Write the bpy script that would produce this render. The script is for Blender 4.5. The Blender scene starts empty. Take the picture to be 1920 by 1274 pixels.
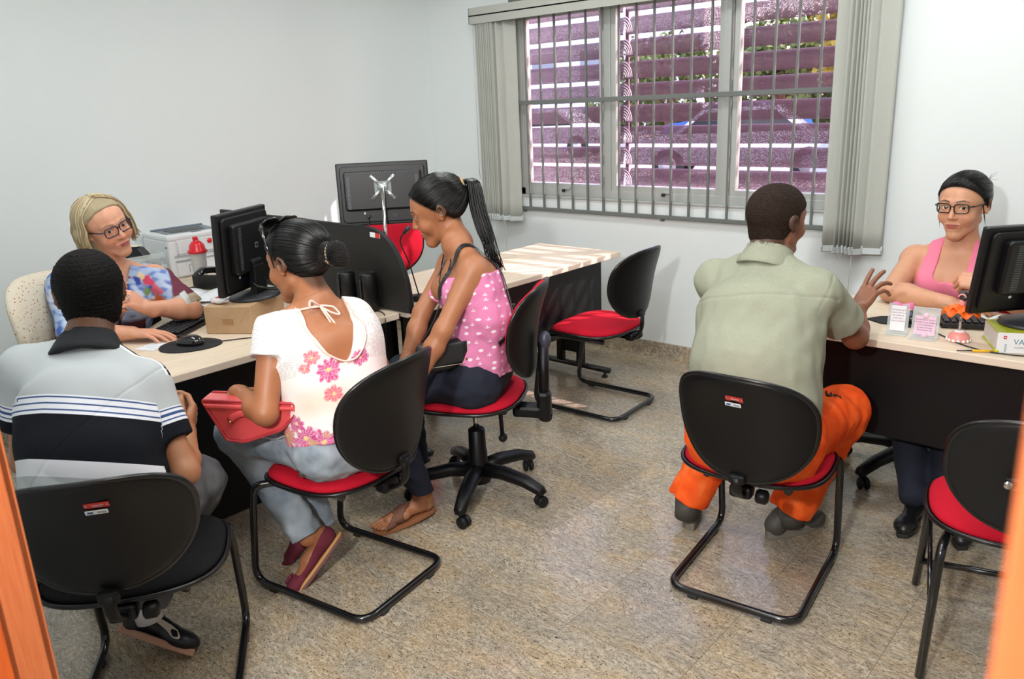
import bpy, bmesh, math, random
import numpy as np
from mathutils import Matrix, Vector
R_ = math.radians
C = bpy.context.scene.collection
# ---------------------------------------------------------------- camera, world, lights, exposure
cam_d = bpy.data.cameras.new('camera'); cam = bpy.data.objects.new('camera', cam_d); C.objects.link(cam)
cam_d.sensor_width = 36.0; cam_d.lens = 1500 / 1920 * 36; cam_d.clip_start = 0.02; cam_d.clip_end = 200
cam_d.dof.use_dof = True; cam_d.dof.focus_distance = 3.0; cam_d.dof.aperture_fstop = 7.0
_y, _p, _r = R_(-42.019), R_(16.394), R_(-2.444)
_f = Vector((math.sin(_y) * math.cos(_p), math.cos(_y) * math.cos(_p), -math.sin(_p)))
_rt = Vector((math.cos(_y), -math.sin(_y), 0)); _up = _rt.cross(_f)
_rt2 = _rt * math.cos(_r) + _up * math.sin(_r); _up2 = _up * math.cos(_r) - _rt * math.sin(_r)
cam.matrix_world = Matrix((( _rt2.x, _up2.x, -_f.x, 0), (_rt2.y, _up2.y, -_f.y, 0), (_rt2.z, _up2.z, -_f.z, 1.57), (0, 0, 0, 1)))
bpy.context.scene.camera = cam
sc = bpy.context.scene
sc.view_settings.view_transform = 'Standard'; sc.view_settings.look = 'None'
sc.view_settings.gamma = 1.0; sc.view_settings.use_curve_mapping = False
sc.view_settings.exposure = 0.26
sc.cycles.max_bounces = 6; sc.cycles.diffuse_bounces = 4; sc.cycles.glossy_bounces = 3
sc.cycles.transparent_max_bounces = 12; sc.cycles.transmission_bounces = 4
sc.cycles.caustics_reflective = False; sc.cycles.caustics_refractive = False
sc.cycles.sample_clamp_indirect = 6.0
w = bpy.data.worlds.new('sky'); sc.world = w; w.use_nodes = True
nt = w.node_tree; bg = nt.nodes['Background']
sky = nt.nodes.new('ShaderNodeTexSky'); sky.sky_type = 'NISHITA'; sky.sun_disc = False
sky.sun_elevation = R_(38); sky.sun_rotation = R_(60); sky.air_density = 1.2; sky.dust_density = 2.0
nt.links.new(sky.outputs[0], bg.inputs[0]); bg.inputs[1].default_value = 0.9

def lamp(name, kind, loc, power, size=0.1, size_y=None, target=None, col=(1, 1, 1)):
    d = bpy.data.lights.new(name, kind); d.energy = power; d.color = col
    if kind == 'AREA':
        d.shape = 'RECTANGLE' if size_y else 'DISK'; d.size = size
        if size_y: d.size_y = size_y
    elif kind == 'SUN': d.angle = size
    o = bpy.data.objects.new(name, d); C.objects.link(o); o.location = loc
    if target is not None:
        o.rotation_euler = (Vector(target) - Vector(loc)).to_track_quat('-Z', 'Y').to_euler()
    return o
SUN_DIR = Vector((-0.46, -0.50, -0.53))
lamp('sun', 'SUN', (2, 12, 8), 7.0, R_(0.5), target=Vector((2, 12, 8)) + SUN_DIR, col=(1, 0.93, 0.86))
# camera-mounted flash and the light it bounces off the ceiling of the doorway
lamp('camera_flash', 'AREA', (-0.35, -0.62, 2.04), 50.0, 0.12, target=(-2.2, 2.4, 0.75), col=(1, 0.99, 0.97))
CEIL_Z = 2.75
lamp('flash_bounce_glow', 'AREA', (-0.9, 0.75, 2.66), 25.0, 1.1, target=(-2.1, 2.9, 0.4), col=(1, 0.99, 0.98))
TUBES = [(-2.9, 1.2), (-2.9, 3.0), (-0.9, 1.6), (-0.9, 3.2)]
for i, (x, y) in enumerate(TUBES):
    lamp('ceiling_light_glow', 'AREA', (x, y, CEIL_Z - 0.09), 12.5, 1.15, 0.22, target=(x, y, 0), col=(0.97, 1, 0.99))

# ---------------------------------------------------------------- colour and materials
def lin(c):
    if isinstance(c, str):
        c = c.lstrip('#'); c = [int(c[i:i + 2], 16) / 255 for i in (0, 2, 4)]
    return tuple(x / 12.92 if x <= 0.04045 else ((x + 0.055) / 1.055) ** 2.4 for x in c[:3])
def L4(c): return (*lin(c), 1.0)
class NT:
    """short node-tree builder"""
    def __init__(s, name):
        s.m = bpy.data.materials.new(name); s.m.use_nodes = True; s.t = s.m.node_tree
        s.b = s.t.nodes['Principled BSDF']; s.out = s.t.nodes['Material Output']
    def n(s, kind, **kw):
        nd = s.t.nodes.new('ShaderNode' + kind)
        for k, v in kw.items():
            if k == 'ins':
                for a, b in v.items():
                    if isinstance(b, tuple) and len(b) == 2 and hasattr(b[0], 'outputs'): s.l(b[0], b[1], nd, a)
                    else: nd.inputs[a].default_value = b
            else: setattr(nd, k, v)
        return nd
    def l(s, a, ao, b, bi): s.t.links.new(a.outputs[ao], b.inputs[bi])
    def ramp(s, src, so, stops, interp='LINEAR'):
        r = s.n('ValToRGB'); cr = r.color_ramp; cr.interpolation = interp
        while len(cr.elements) < len(stops): cr.elements.new(0.5)
        for e, (p, c) in zip(cr.elements, stops): e.position = p; e.color = L4(c) if len(c) != 4 or isinstance(c, str) else c
        s.l(src, so, r, 0); return r
    def bump(s, src, so, dist=0.002, strength=0.5):
        b = s.n('Bump'); b.inputs['Distance'].default_value = dist; b.inputs['Strength'].default_value = strength
        s.l(src, so, b, 'Height'); s.l(b, 'Normal', s.b, 'Normal'); return b
    def set(s, **kw):
        mp = dict(rough='Roughness', metal='Metallic', spec='Specular IOR Level', trans='Transmission Weight', sss='Subsurface Weight', coat='Coat Weight', alpha='Alpha', sheen='Sheen Weight')
        for k, v in kw.items():
            if k == 'col': s.b.inputs['Base Color'].default_value = L4(v)
            else: s.b.inputs[mp[k]].default_value = v
        return s
_mats = {}
def plain(name, col, rough=0.5, metal=0.0, bump=0.0, bscale=200.0, spec=0.5, coat=0.0, vary=0.0):
    if name in _mats: return _mats[name]
    k = NT(name); k.set(col=col, rough=rough, metal=metal, spec=spec, coat=coat)
    tc = k.n('TexCoord')
    nz = k.n('TexNoise', ins={'Scale': bscale, 'Detail': 3.0}); k.l(tc, 'Object', nz, 'Vector')
    if bump: k.bump(nz, 'Fac', bump, 0.6)
    if vary:
        hs = k.n('HueSaturation'); hs.inputs['Color'].default_value = L4(col)
        mr = k.n('MapRange', ins={'To Min': 1 - vary, 'To Max': 1 + vary}); k.l(nz, 'Fac', mr, 'Value')
        k.l(mr, 'Result', hs, 'Value'); k.l(hs, 'Color', k.b, 'Base Color')
    _mats[name] = k.m; return k.m
def emis(name, col, e):
    k = NT(name); k.set(col=col); k.b.inputs['Emission Color'].default_value = L4(col); k.b.inputs['Emission Strength'].default_value = e
    return k.m
def attr_mat(name, rough=0.5, sss=0.0, bump=0.0, bscale=300.0, spec=0.4, sheen=0.0, stretch=None):
    """colour comes from the mesh's own colour attribute 'Col'"""
    if name in _mats: return _mats[name]
    k = NT(name); k.set(rough=rough, spec=spec, sheen=sheen)
    a = k.n('Attribute', attribute_name='Col'); k.l(a, 'Color', k.b, 'Base Color')
    if sss:
        k.set(sss=sss); k.b.inputs['Subsurface Radius'].default_value = (0.9, 0.35, 0.2); k.b.inputs['Subsurface Scale'].default_value = 0.008
    if bump:
        tc = k.n('TexCoord'); src = (tc, 'Object')
        if stretch:
            mp = k.n('Mapping'); mp.inputs['Scale'].default_value = stretch; k.l(tc, 'Object', mp, 'Vector'); src = (mp, 'Vector')
        nz = k.n('TexNoise', ins={'Scale': bscale, 'Detail': 4.0}); k.l(src[0], src[1], nz, 'Vector')
        k.bump(nz, 'Fac', bump, 0.7)
    _mats[name] = k.m; return k.m

# ---------------------------------------------------------------- mesh helpers
class MB:
    def __init__(s): s.v = []; s.f = []; s.s = []; s.m = []
    def raw(s, vs, fs, smooth=False, mi=0, T=None):
        o = len(s.v)
        for p in vs:
            p = Vector(p)
            s.v.append(tuple(T @ p) if T is not None else tuple(p))
        for f in fs: s.f.append(tuple(i + o for i in f)); s.s.append(smooth); s.m.append(mi)
        return s
    def box(s, c, d, bev=0.003, T=None, mi=0, seg=2):
        bm = bmesh.new(); bmesh.ops.create_cube(bm, size=1.0)
        for v in bm.verts: v.co = Vector((v.co.x * d[0] + c[0], v.co.y * d[1] + c[1], v.co.z * d[2] + c[2]))
        if bev: bmesh.ops.bevel(bm, geom=bm.edges[:], offset=min(bev, min(d) * 0.45), segments=seg, affect='EDGES', profile=0.5)
        bm.verts.index_update(); s.raw([v.co for v in bm.verts], [[v.index for v in f.verts] for f in bm.faces], False, mi, T)
        bm.free(); return s
    def prism(s, poly, z0, z1, bev=0.0, T=None, mi=0, smooth=False, seg=2):
        bm = bmesh.new(); lo = [bm.verts.new((x, y, z0)) for x, y in poly]
        f = bm.faces.new(lo); r = bmesh.ops.extrude_face_region(bm, geom=[f])
        for v in r['geom']:
            if isinstance(v, bmesh.types.BMVert): v.co.z = z1
        bmesh.ops.recalc_face_normals(bm, faces=bm.faces[:])
        if bev:
            es = [e for e in bm.edges if abs(e.verts[0].co.z - e.verts[1].co.z) < 1e-6]
            bmesh.ops.bevel(bm, geom=es, offset=bev, segments=seg, affect='EDGES', profile=0.5)
        bm.verts.index_update()
        s.raw([v.co for v in bm.verts], [[v.index for v in f.verts] for f in bm.faces], smooth, mi, T)
        bm.free(); return s
    def tube(s, pts, r, seg=12, closed=False, mi=0, T=None, round_=0.0, steps=6, caps=True, flat=1.0, flat_up=None):
        P = [Vector(p) for p in pts]
        if round_: P = fillet(P, round_, steps, closed)
        n = len(P); rs = r if isinstance(r, (list, tuple)) else [r] * n
        if len(rs) != n: rs = [rs[0] + (rs[-1] - rs[0]) * i / (n - 1) for i in range(n)]
        tang = []
        for i in range(n):
            a = P[i - 1] if (i > 0 or closed) else P[0]; b = P[(i + 1) % n] if (i < n - 1 or closed) else P[-1]
            tang.append((b - a).normalized() if (b - a).length > 1e-9 else Vector((0, 0, 1)))
        up = Vector((0, 0, 1)) if abs(tang[0].z) < 0.9 else Vector((1, 0, 0))
        if flat_up is not None: up = Vector(flat_up)
        nrm = (up - tang[0] * up.dot(tang[0])).normalized(); vs = []; fs = []
        for i in range(n):
            if flat_up is not None: nrm = Vector(flat_up)
            nrm = (nrm - tang[i] * nrm.dot(tang[i])).normalized(); bi = tang[i].cross(nrm)
            for k in range(seg):
                a = 2 * math.pi * k / seg
                vs.append(P[i] + nrm * math.cos(a) * rs[i] * flat + bi * math.sin(a) * rs[i])
        for i in range(n if closed else n - 1):
            j = (i + 1) % n
            for k in range(seg): k2 = (k + 1) % seg; fs.append((i * seg + k, i * seg + k2, j * seg + k2, j * seg + k))
        if caps and not closed: fs.append(tuple(range(seg))[::-1]); fs.append(tuple((n - 1) * seg + k for k in range(seg)))
        return s.raw(vs, fs, True, mi, T)
    def lathe(s, prof, c=(0, 0, 0), seg=24, T=None, mi=0, sx=1.0, sy=1.0, smooth=True):
        vs = []; fs = []; n = len(prof)
        for r, z in prof:
            for k in range(seg):
                a = 2 * math.pi * k / seg; vs.append((c[0] + r * sx * math.cos(a), c[1] + r * sy * math.sin(a), c[2] + z))
        for i in range(n - 1):
            for k in range(seg): k2 = (k + 1) % seg; fs.append((i * seg + k, i * seg + k2, (i + 1) * seg + k2, (i + 1) * seg + k))
        if prof[0][0] > 1e-6: fs.append(tuple(range(seg))[::-1])
        if prof[-1][0] > 1e-6: fs.append(tuple((n - 1) * seg + k for k in range(seg)))
        return s.raw(vs, fs, smooth, mi, T)
    def ball(s, c, r, seg=16, T=None, mi=0):
        rx, ry, rz = r if isinstance(r, (tuple, list)) else (r, r, r); n = seg // 2
        prof = [(max(math.sin(math.pi * i / n), 1e-7), -math.cos(math.pi * i / n)) for i in range(n + 1)]
        TT = Matrix.Translation(c) @ Matrix.Diagonal((rx, ry, rz, 1))
        return s.lathe(prof, seg=seg, T=(T @ TT) if T is not None else TT, mi=mi)
    def sheet(s, fn, nu, nv, th=0.001, mi=0, T=None, smooth=True):
        """fn(u,v) in 0..1 -> point; a thin solid sheet"""
        P = [[Vector(fn(i / nu, j / nv)) for j in range(nv + 1)] for i in range(nu + 1)]
        vs = []; W_ = nv + 1; N0 = (nu + 1) * W_
        for i in range(nu + 1):
            for j in range(nv + 1):
                du = P[min(i + 1, nu)][j] - P[max(i - 1, 0)][j]; dv = P[i][min(j + 1, nv)] - P[i][max(j - 1, 0)]
                nn = du.cross(dv); nn = nn.normalized() if nn.length > 1e-12 else Vector((0, 0, 1)); vs.append((P[i][j], nn))
        allv = [p + n * th / 2 for p, n in vs] + [p - n * th / 2 for p, n in vs]; fs = []
        for i in range(nu):
            for j in range(nv):
                a, b, c_, d = i * W_ + j, (i + 1) * W_ + j, (i + 1) * W_ + j + 1, i * W_ + j + 1
                fs.append((a, b, c_, d)); fs.append((N0 + d, N0 + c_, N0 + b, N0 + a))
        ring = [i * W_ for i in range(nu + 1)] + [nu * W_ + j for j in range(1, nv + 1)] + [i * W_ + nv for i in range(nu - 1, -1, -1)] + [j for j in range(nv - 1, 0, -1)]
        for a, b in zip(ring, ring[1:] + ring[:1]): fs.append((a, N0 + a, N0 + b, b))
        return s.raw(allv, fs, smooth, mi, T)
    def build(s, name, mats, parent=None, loc=None, rz=None, off=None):
        me = bpy.data.meshes.new(name)
        vs = s.v if off is None else [(a - off[0], b - off[1], c - off[2]) for a, b, c in s.v]
        me.from_pydata(vs, [], s.f); mats = mats if isinstance(mats, (list, tuple)) else [mats]
        for m in mats: me.materials.append(m)
        me.polygons.foreach_set('use_smooth', s.s); me.polygons.foreach_set('material_index', s.m); me.update()
        bm = bmesh.new(); bm.from_mesh(me); bmesh.ops.recalc_face_normals(bm, faces=bm.faces[:]); bm.to_mesh(me); bm.free()
        o = bpy.data.objects.new(name, me); C.objects.link(o)
        if parent is not None: o.parent = parent
        if loc is not None: o.location = loc
        if rz is not None: o.rotation_euler = (0, 0, rz)
        return o
def fillet(P, r, steps=6, closed=False):
    out = []; n = len(P)
    for i in range(n):
        if not closed and (i == 0 or i == n - 1): out.append(P[i]); continue
        a, b, c = P[i - 1], P[i], P[(i + 1) % n]; d1 = (a - b); d2 = (c - b); q = min(r, d1.length * .49, d2.length * .49)
        p0 = b + d1.normalized() * q; p2 = b + d2.normalized() * q
        for k in range(steps + 1):
            t = k / steps; out.append(p0 * (1 - t) ** 2 + b * 2 * t * (1 - t) + p2 * t * t)
    return out
def rrect(w, h, r, n=6, cx=0, cy=0):
    pts = []
    for qx, qy, a0 in ((1, 1, 0), (-1, 1, 90), (-1, -1, 180), (1, -1, 270)):
        for k in range(n + 1):
            a = R_(a0 + 90 * k / n); pts.append((cx + qx * (w / 2 - r) + r * math.cos(a), cy + qy * (h / 2 - r) + r * math.sin(a)))
    return pts
def tag(o, label=None, cat=None, group=None, kind=None):
    if label: o['label'] = label
    if cat: o['category'] = cat
    if group: o['group'] = group
    if kind: o['kind'] = kind
    return o
def thing(name, label, cat, loc=(0, 0, 0), rz=0.0, group=None):
    o = bpy.data.objects.new(name, None); C.objects.link(o); o.location = loc; o.rotation_euler = (0, 0, rz); o.empty_display_size = 0.05
    return tag(o, label, cat, group)
def T_(x=0, y=0, z=0): return Matrix.Translation((x, y, z))
def RX(a): return Matrix.Rotation(R_(a), 4, 'X')
def RY(a): return Matrix.Rotation(R_(a), 4, 'Y')
def RZ(a): return Matrix.Rotation(R_(a), 4, 'Z')
def text_mb(txt, size, mat_name=None, extr=0.0004, bold=0.0):
    """letters as mesh: returns (verts, faces, width) lying in XY, baseline at y=0"""
    cu = bpy.data.curves.new('lettering', 'FONT'); cu.body = txt; cu.size = size; cu.extrude = extr; cu.resolution_u = 2
    if bold: cu.offset = bold
    ob = bpy.data.objects.new('lettering', cu); C.objects.link(ob)
    dg = bpy.context.evaluated_depsgraph_get(); me = bpy.data.meshes.new_from_object(ob.evaluated_get(dg))
    vs = [tuple(v.co) for v in me.vertices]; fs = [tuple(p.vertices) for p in me.polygons]
    bpy.data.objects.remove(ob); bpy.data.curves.remove(cu); bpy.data.meshes.remove(me)
    w_ = max([v[0] for v in vs] or [0]); return vs, fs, w_
def letters(name, txt, size, mat, parent, T, extr=0.0004, bold=0.0, center=False, fit=None):
    m = MB()
    lines = txt.split('\n')
    for i, ln in enumerate(lines):
        if not ln.strip(): continue
        vs, fs, w_ = text_mb(ln, size, extr=extr, bold=bold); sx = 1.0
        if fit and w_ > 0: sx = min(1.0, fit / w_)
        dx = -w_ * sx / 2 if center else 0
        m.raw([(v[0] * sx + dx, v[1] - i * size * 1.15, v[2]) for v in vs], fs, False, 0, T)
    return m.build(name, mat, parent)

# ---------------------------------------------------------------- implicit surfaces (bodies, clothes, hair)
A = lambda v: np.array(v, float)
def nrm(v): v = A(v); return v / (np.linalg.norm(v) + 1e-12)
def cap(a, b, ra, rb=None, asp=1.0, side=None):
    a, b = A(a), A(b); rb = ra if rb is None else rb; ba = b - a; L = max(ba @ ba, 1e-12); sd = None if side is None else nrm(side)
    def f(p):
        t = np.clip(((p - a) @ ba) / L, 0, 1); q = p - a - t[:, None] * ba
        if sd is not None: c = q @ sd; q = q + (c * (1 / asp - 1))[:, None] * sd
        return np.sqrt((q * q).sum(1)) - (ra + (rb - ra) * t)
    return f
def ell(c, r, R=None):
    c, r = A(c), A(r); RR = None if R is None else A(R)
    def f(p):
        q = p - c
        if RR is not None: q = q @ RR        # columns of R are the axes
        k0 = np.sqrt(((q / r) ** 2).sum(1)); k1 = np.sqrt(((q / (r * r)) ** 2).sum(1)) + 1e-9
        return k0 * (k0 - 1) / k1
    return f
def smin(a, b, k):
    if k <= 0: return np.minimum(a, b)
    h = np.clip(0.5 + 0.5 * (b - a) / k, 0, 1); return b + (a - b) * h - k * h * (1 - h)
def U(k, *fs):
    def f(p):
        d = fs[0](p)
        for g in fs[1:]: d = smin(d, g(p), k)
        return d
    return f
def sub(a, b, k=0.0): return lambda p: -smin(-a(p), b(p), k)
def inter(a, b, k=0.0): return lambda p: -smin(-a(p), -b(p), k)
def grow(a, t): return lambda p: a(p) - t
def half(pt, n):
    """inside where (p-pt).n < 0"""
    pt, n = A(pt), nrm(n); return lambda p: (p - pt) @ n
def vnoise(p, s, seed=0):
    q = p * s + seed * 17.3
    return (np.sin(q[:, 0] * 1.7 + 1.3 * np.sin(q[:, 1] * 1.1 + seed)) + np.sin(q[:, 1] * 1.9 + 1.1 * np.sin(q[:, 2] * 1.3 + 2)) + np.sin(q[:, 2] * 1.6 + 1.2 * np.sin(q[:, 0] * 1.2 + 4))) / 3
def smesh(f, lo, hi, h, newton=True):
    """sparse surface nets of f over the box lo..hi at cell size h -> verts, quads"""
    lo, hi = A(lo), A(hi); lev = 4; H = h * 2 ** lev
    n = np.ceil((hi - lo) / H).astype(int)
    g = np.stack(np.meshgrid(*[np.arange(k) for k in n], indexing='ij'), -1).reshape(-1, 3)
    for l in range(lev, 0, -1):
        s = h * 2 ** l; d = f(lo + (g + 0.5) * s); g = g[np.abs(d) < s * 1.05 + 0.006]
        o = np.stack(np.meshgrid([0, 1], [0, 1], [0, 1], indexing='ij'), -1).reshape(-1, 3)
        g = (g[:, None, :] * 2 + o[None]).reshape(-1, 3)
    B = 1 << 20
    key = lambda c: (c[..., 0].astype(np.int64) * B + c[..., 1]) * B + c[..., 2]
    o8 = np.array([(i, j, k) for i in (0, 1) for j in (0, 1) for k in (0, 1)]); cr = g[:, None, :] + o8[None]
    kk = key(cr); uk, inv = np.unique(kk, return_inverse=True); inv = inv.reshape(kk.shape)
    uc = np.stack([uk // (B * B), (uk // B) % B, uk % B], -1); val = np.empty(len(uk))
    for i in range(0, len(uk), 200000): val[i:i + 200000] = f(lo + uc[i:i + 200000] * h)
    V = val[inv]; sg = V < 0; act = sg.any(1) & ~sg.all(1); g = g[act]; V = V[act]; sg = sg[act]
    E = [(a, b) for a in range(8) for b in range(a + 1, 8) if bin(a ^ b).count('1') == 1]
    P = np.zeros((len(g), 3)); cnt = np.zeros(len(g))
    for a, b in E:
        m = sg[:, a] != sg[:, b]; t = V[m, a] / (V[m, a] - V[m, b]); P[m] += o8[a] + (o8[b] - o8[a]) * t[:, None]; cnt[m] += 1
    P = lo + (g + P / cnt[:, None]) * h
    gk = key(g); order = np.argsort(gk); gs = gk[order]; quads = []
    ax = np.eye(3, dtype=int)
    for a in range(3):
        u, v = (a + 1) % 3, (a + 2) % 3; ia = 1 << (2 - a); m = sg[:, 0] != sg[:, ia]; c0 = g[m]; flip = sg[m, 0]
        ids = []; ok = np.ones(len(c0), bool)
        for d in (0 * ax[0], -ax[u], -ax[u] - ax[v], -ax[v]):
            k2 = key(c0 + d); j = np.clip(np.searchsorted(gs, k2), 0, len(gs) - 1); ok &= gs[j] == k2; ids.append(order[j])
        Q = np.stack(ids, -1); Q[~flip] = Q[~flip][:, ::-1]; quads.append(Q[ok])
    Q = np.concatenate(quads)
    if newton and len(P):
        e = h * 0.4; d = f(P); G = np.stack([f(P + e * ax[i]) - d for i in range(3)], -1) / e
        gl = np.maximum((G * G).sum(1), 0.05); st = -(d / gl)[:, None] * G; ln = np.linalg.norm(st, axis=1, keepdims=True)
        P = P + st * np.minimum(1, h * 0.5 / np.maximum(ln, 1e-9))
    return P, Q
def mesh_obj(name, parts, mat, parent=None, colf=None, off=(0, 0, 0), uvf=None, flat=False):
    """parts: list of (P,Q). colf(P)->Nx3 linear colour; uvf(P)->Nx3 stored as 'pat'"""
    P = np.concatenate([a for a, b in parts]); o = 0; Qs = []
    for a, b in parts: Qs.append(b + o); o += len(a)
    Q = np.concatenate(Qs); me = bpy.data.meshes.new(name)
    me.vertices.add(len(P)); me.vertices.foreach_set('co', (P - A(off)).ravel())
    me.loops.add(Q.size); me.loops.foreach_set('vertex_index', Q.ravel().astype(np.int32))
    me.polygons.add(len(Q)); me.polygons.foreach_set('loop_start', np.arange(len(Q), dtype=np.int32) * 4)
    me.polygons.foreach_set('use_smooth', np.full(len(Q), not flat)); me.update(); me.validate()
    if colf is not None:
        at = me.color_attributes.new('Col', 'FLOAT_COLOR', 'POINT'); c = np.ones((len(P), 4)); c[:, :3] = colf(P); at.data.foreach_set('color', c.ravel())
    if uvf is not None:
        at = me.attributes.new('pat', 'FLOAT_VECTOR', 'POINT'); at.data.foreach_set('vector', uvf(P).astype(np.float32).ravel())
    me.materials.append(mat); ob = bpy.data.objects.new(name, me); C.objects.link(ob)
    if parent is not None: ob.parent = parent
    return ob
# ================================================================ THE ROOM
WX, WY = -4.475, 4.192            # left wall plane, window wall plane
FY = 0.30                         # room face of the front wall (the doorway we look through)
RXW = 1.6
m_wall = plain('wall_paint', '#e4eaea', 0.45, bump=0.0006, bscale=90, spec=0.35)
m_ceil = plain('ceiling_paint', '#f2f4f3', 0.8)
def granite(name, scale=1.0, tiles=True):
    k = NT(name); tc = k.n('TexCoord'); mp = k.n('Mapping'); k.l(tc, 'Object', mp, 'Vector')
    # each slab is turned a little: pick a direction from the tile's own cell
    st = k.n('Mapping'); st.inputs['Scale'].default_value = (1.0, 2.6, 1.0); st.inputs['Rotation'].default_value = (0, 0, R_(38)); k.l(tc, 'Object', st, 'Vector')
    warp = k.n('TexNoise', ins={'Scale': 3.0, 'Detail': 3.0}); k.l(tc, 'Object', warp, 'Vector')
    add = k.n('VectorMath', operation='MULTIPLY_ADD'); add.inputs[1].default_value = (0.35, 0.35, 0.35); k.l(warp, 'Color', add, 0); k.l(st, 'Vector', add, 2)
    n1 = k.n('TexNoise', ins={'Scale': 34.0, 'Detail': 6.0, 'Roughness': 0.7}); k.l(add, 'Vector', n1, 'Vector')
    n2 = k.n('TexNoise', ins={'Scale': 150.0, 'Detail': 3.0, 'Roughness': 0.6}); k.l(add, 'Vector', n2, 'Vector')
    n3 = k.n('TexNoise', ins={'Scale': 4.0, 'Detail': 4.0, 'Roughness': 0.6}); k.l(add, 'Vector', n3, 'Vector')
    base = k.ramp(n1, 'Fac', [(0.32, '#7a6f60'), (0.45, '#a09482'), (0.56, '#beb29e'), (0.68, '#d8cebe')])
    speck = k.ramp(n2, 'Fac', [(0.36, (0, 0, 0)), (0.45, (1, 1, 1))])
    spots = k.n('TexNoise', ins={'Scale': 85.0, 'Detail': 4.0, 'Roughness': 0.75}); k.l(add, 'Vector', spots, 'Vector')
    sp2 = k.ramp(spots, 'Fac', [(0.36, (0, 0, 0)), (0.43, (1, 1, 1))])
    tint = k.ramp(n3, 'Fac', [(0.36, '#bf9f70'), (0.5, '#a99a84'), (0.64, '#8f887c')])
    m1 = k.n('MixRGB', blend_type='MIX'); m1.inputs[0].default_value = 0.38; k.l(base, 'Color', m1, 1); k.l(tint, 'Color', m1, 2)
    m2 = k.n('MixRGB', blend_type='MIX'); k.l(speck, 'Color', m2, 0); m2.inputs[1].default_value = L4('#5d564b'); k.l(m1, 'Color', m2, 2)
    m3 = k.n('MixRGB', blend_type='MIX'); k.l(sp2, 'Color', m3, 0); m3.inputs[1].default_value = L4('#2a2723'); k.l(m2, 'Color', m3, 2)
    last = m3
    if tiles:
        sep = k.n('SeparateXYZ'); k.l(tc, 'Object', sep, 'Vector'); ms = []
        for ax, off in (('X', 0.94), ('Y', -1.69)):
            a = k.n('Math', operation='ADD'); a.inputs[1].default_value = off + 40.0; k.l(sep, ax, a, 0)
            b = k.n('Math', operation='MODULO'); b.inputs[1].default_value = 0.4; k.l(a, 0, b, 0)
            c = k.n('Math', operation='SUBTRACT'); c.inputs[1].default_value = 0.2; k.l(b, 0, c, 0)
            d = k.n('Math', operation='ABSOLUTE'); k.l(c, 0, d, 0)
            e = k.n('Math', operation='GREATER_THAN'); e.inputs[1].default_value = 0.1988; k.l(d, 0, e, 0); ms.append(e)
        mx = k.n('Math', operation='MAXIMUM'); k.l(ms[0], 0, mx, 0); k.l(ms[1], 0, mx, 1)
        # slab to slab shade difference
        sn = k.n('VectorMath', operation='SNAP'); sn.inputs[1].default_value = (0.4, 0.4, 1); ao = k.n('VectorMath', operation='ADD'); ao.inputs[1].default_value = (0.94, -1.69, 0.5)
        k.l(tc, 'Object', ao, 0); k.l(ao, 'Vector', sn, 0); wn = k.n('TexWhiteNoise'); k.l(sn, 'Vector', wn, 'Vector')
        mr = k.n('MapRange', ins={'To Min': 0.92, 'To Max': 1.10}); k.l(wn, 'Value', mr, 'Value')
        hs = k.n('HueSaturation'); k.l(mr, 'Result', hs, 'Value'); k.l(last, 'Color', hs, 'Color')
        m4 = k.n('MixRGB', blend_type='MIX'); k.l(mx, 0, m4, 0); k.l(hs, 'Color', m4, 1); m4.inputs[2].default_value = L4('#7d7467'); last = m4
    k.l(last, 'Color', k.b, 'Base Color')
    rr = k.n('MapRange', ins={'To Min': 0.09, 'To Max': 0.22}); k.l(n3, 'Fac', rr, 'Value'); k.l(rr, 'Result', k.b, 'Roughness')
    k.set(spec=0.5); return k.m
m_floor = granite('polished_granite_floor'); m_skirt = granite('granite_skirting', tiles=False)
def struct(o): o['kind'] = 'structure'; return o
struct(MB().box(((WX + RXW) / 2, 1.4, -0.05), (RXW - WX + 0.6, 6.0, 0.1), 0).build('floor', m_floor))
struct(MB().box(((WX + RXW) / 2, 1.4, CEIL_Z + 0.05), (RXW - WX + 0.6, 6.0, 0.1), 0).build('ceiling', m_ceil))
struct(MB().box((WX - 0.08, 1.4, CEIL_Z / 2), (0.16, 5.9, CEIL_Z), 0).build('wall_left', m_wall))
struct(MB().box((RXW + 0.08, 1.4, CEIL_Z / 2), (0.16, 5.9, CEIL_Z), 0).build('wall_right', m_wall))
OX0, OX1, OZ0, OZ1 = -3.66, -1.36, 0.965, 2.16          # window opening
wb = MB(); yc, yd = WY + 0.08, 0.16
wb.box(((WX + OX0) / 2, yc, CEIL_Z / 2), (OX0 - WX, yd, CEIL_Z), 0)
wb.box(((RXW + OX1) / 2, yc, CEIL_Z / 2), (RXW - OX1, yd, CEIL_Z), 0)
wb.box(((OX0 + OX1) / 2, yc, OZ0 / 2), (OX1 - OX0, yd, OZ0), 0)
wb.box(((OX0 + OX1) / 2, yc, (OZ1 + CEIL_Z) / 2), (OX1 - OX0, yd, CEIL_Z - OZ1), 0)
struct(wb.build('wall_back', m_wall))
fw = MB(); fyc = FY - 0.05
DX0, DX1 = -1.295, -0.026
fw.box(((WX + DX0 - .03) / 2, fyc, CEIL_Z / 2), (DX0 - .03 - WX, 0.10, CEIL_Z), 0)
fw.box(((RXW + DX1 + .03) / 2, fyc, CEIL_Z / 2), (RXW - DX1 - .03, 0.10, CEIL_Z), 0)
fw.box(((DX0 + DX1) / 2, fyc, (2.13 + CEIL_Z) / 2), (DX1 - DX0 + .06, 0.10, CEIL_Z - 2.13), 0)
struct(fw.build('wall_front', m_wall))
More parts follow.
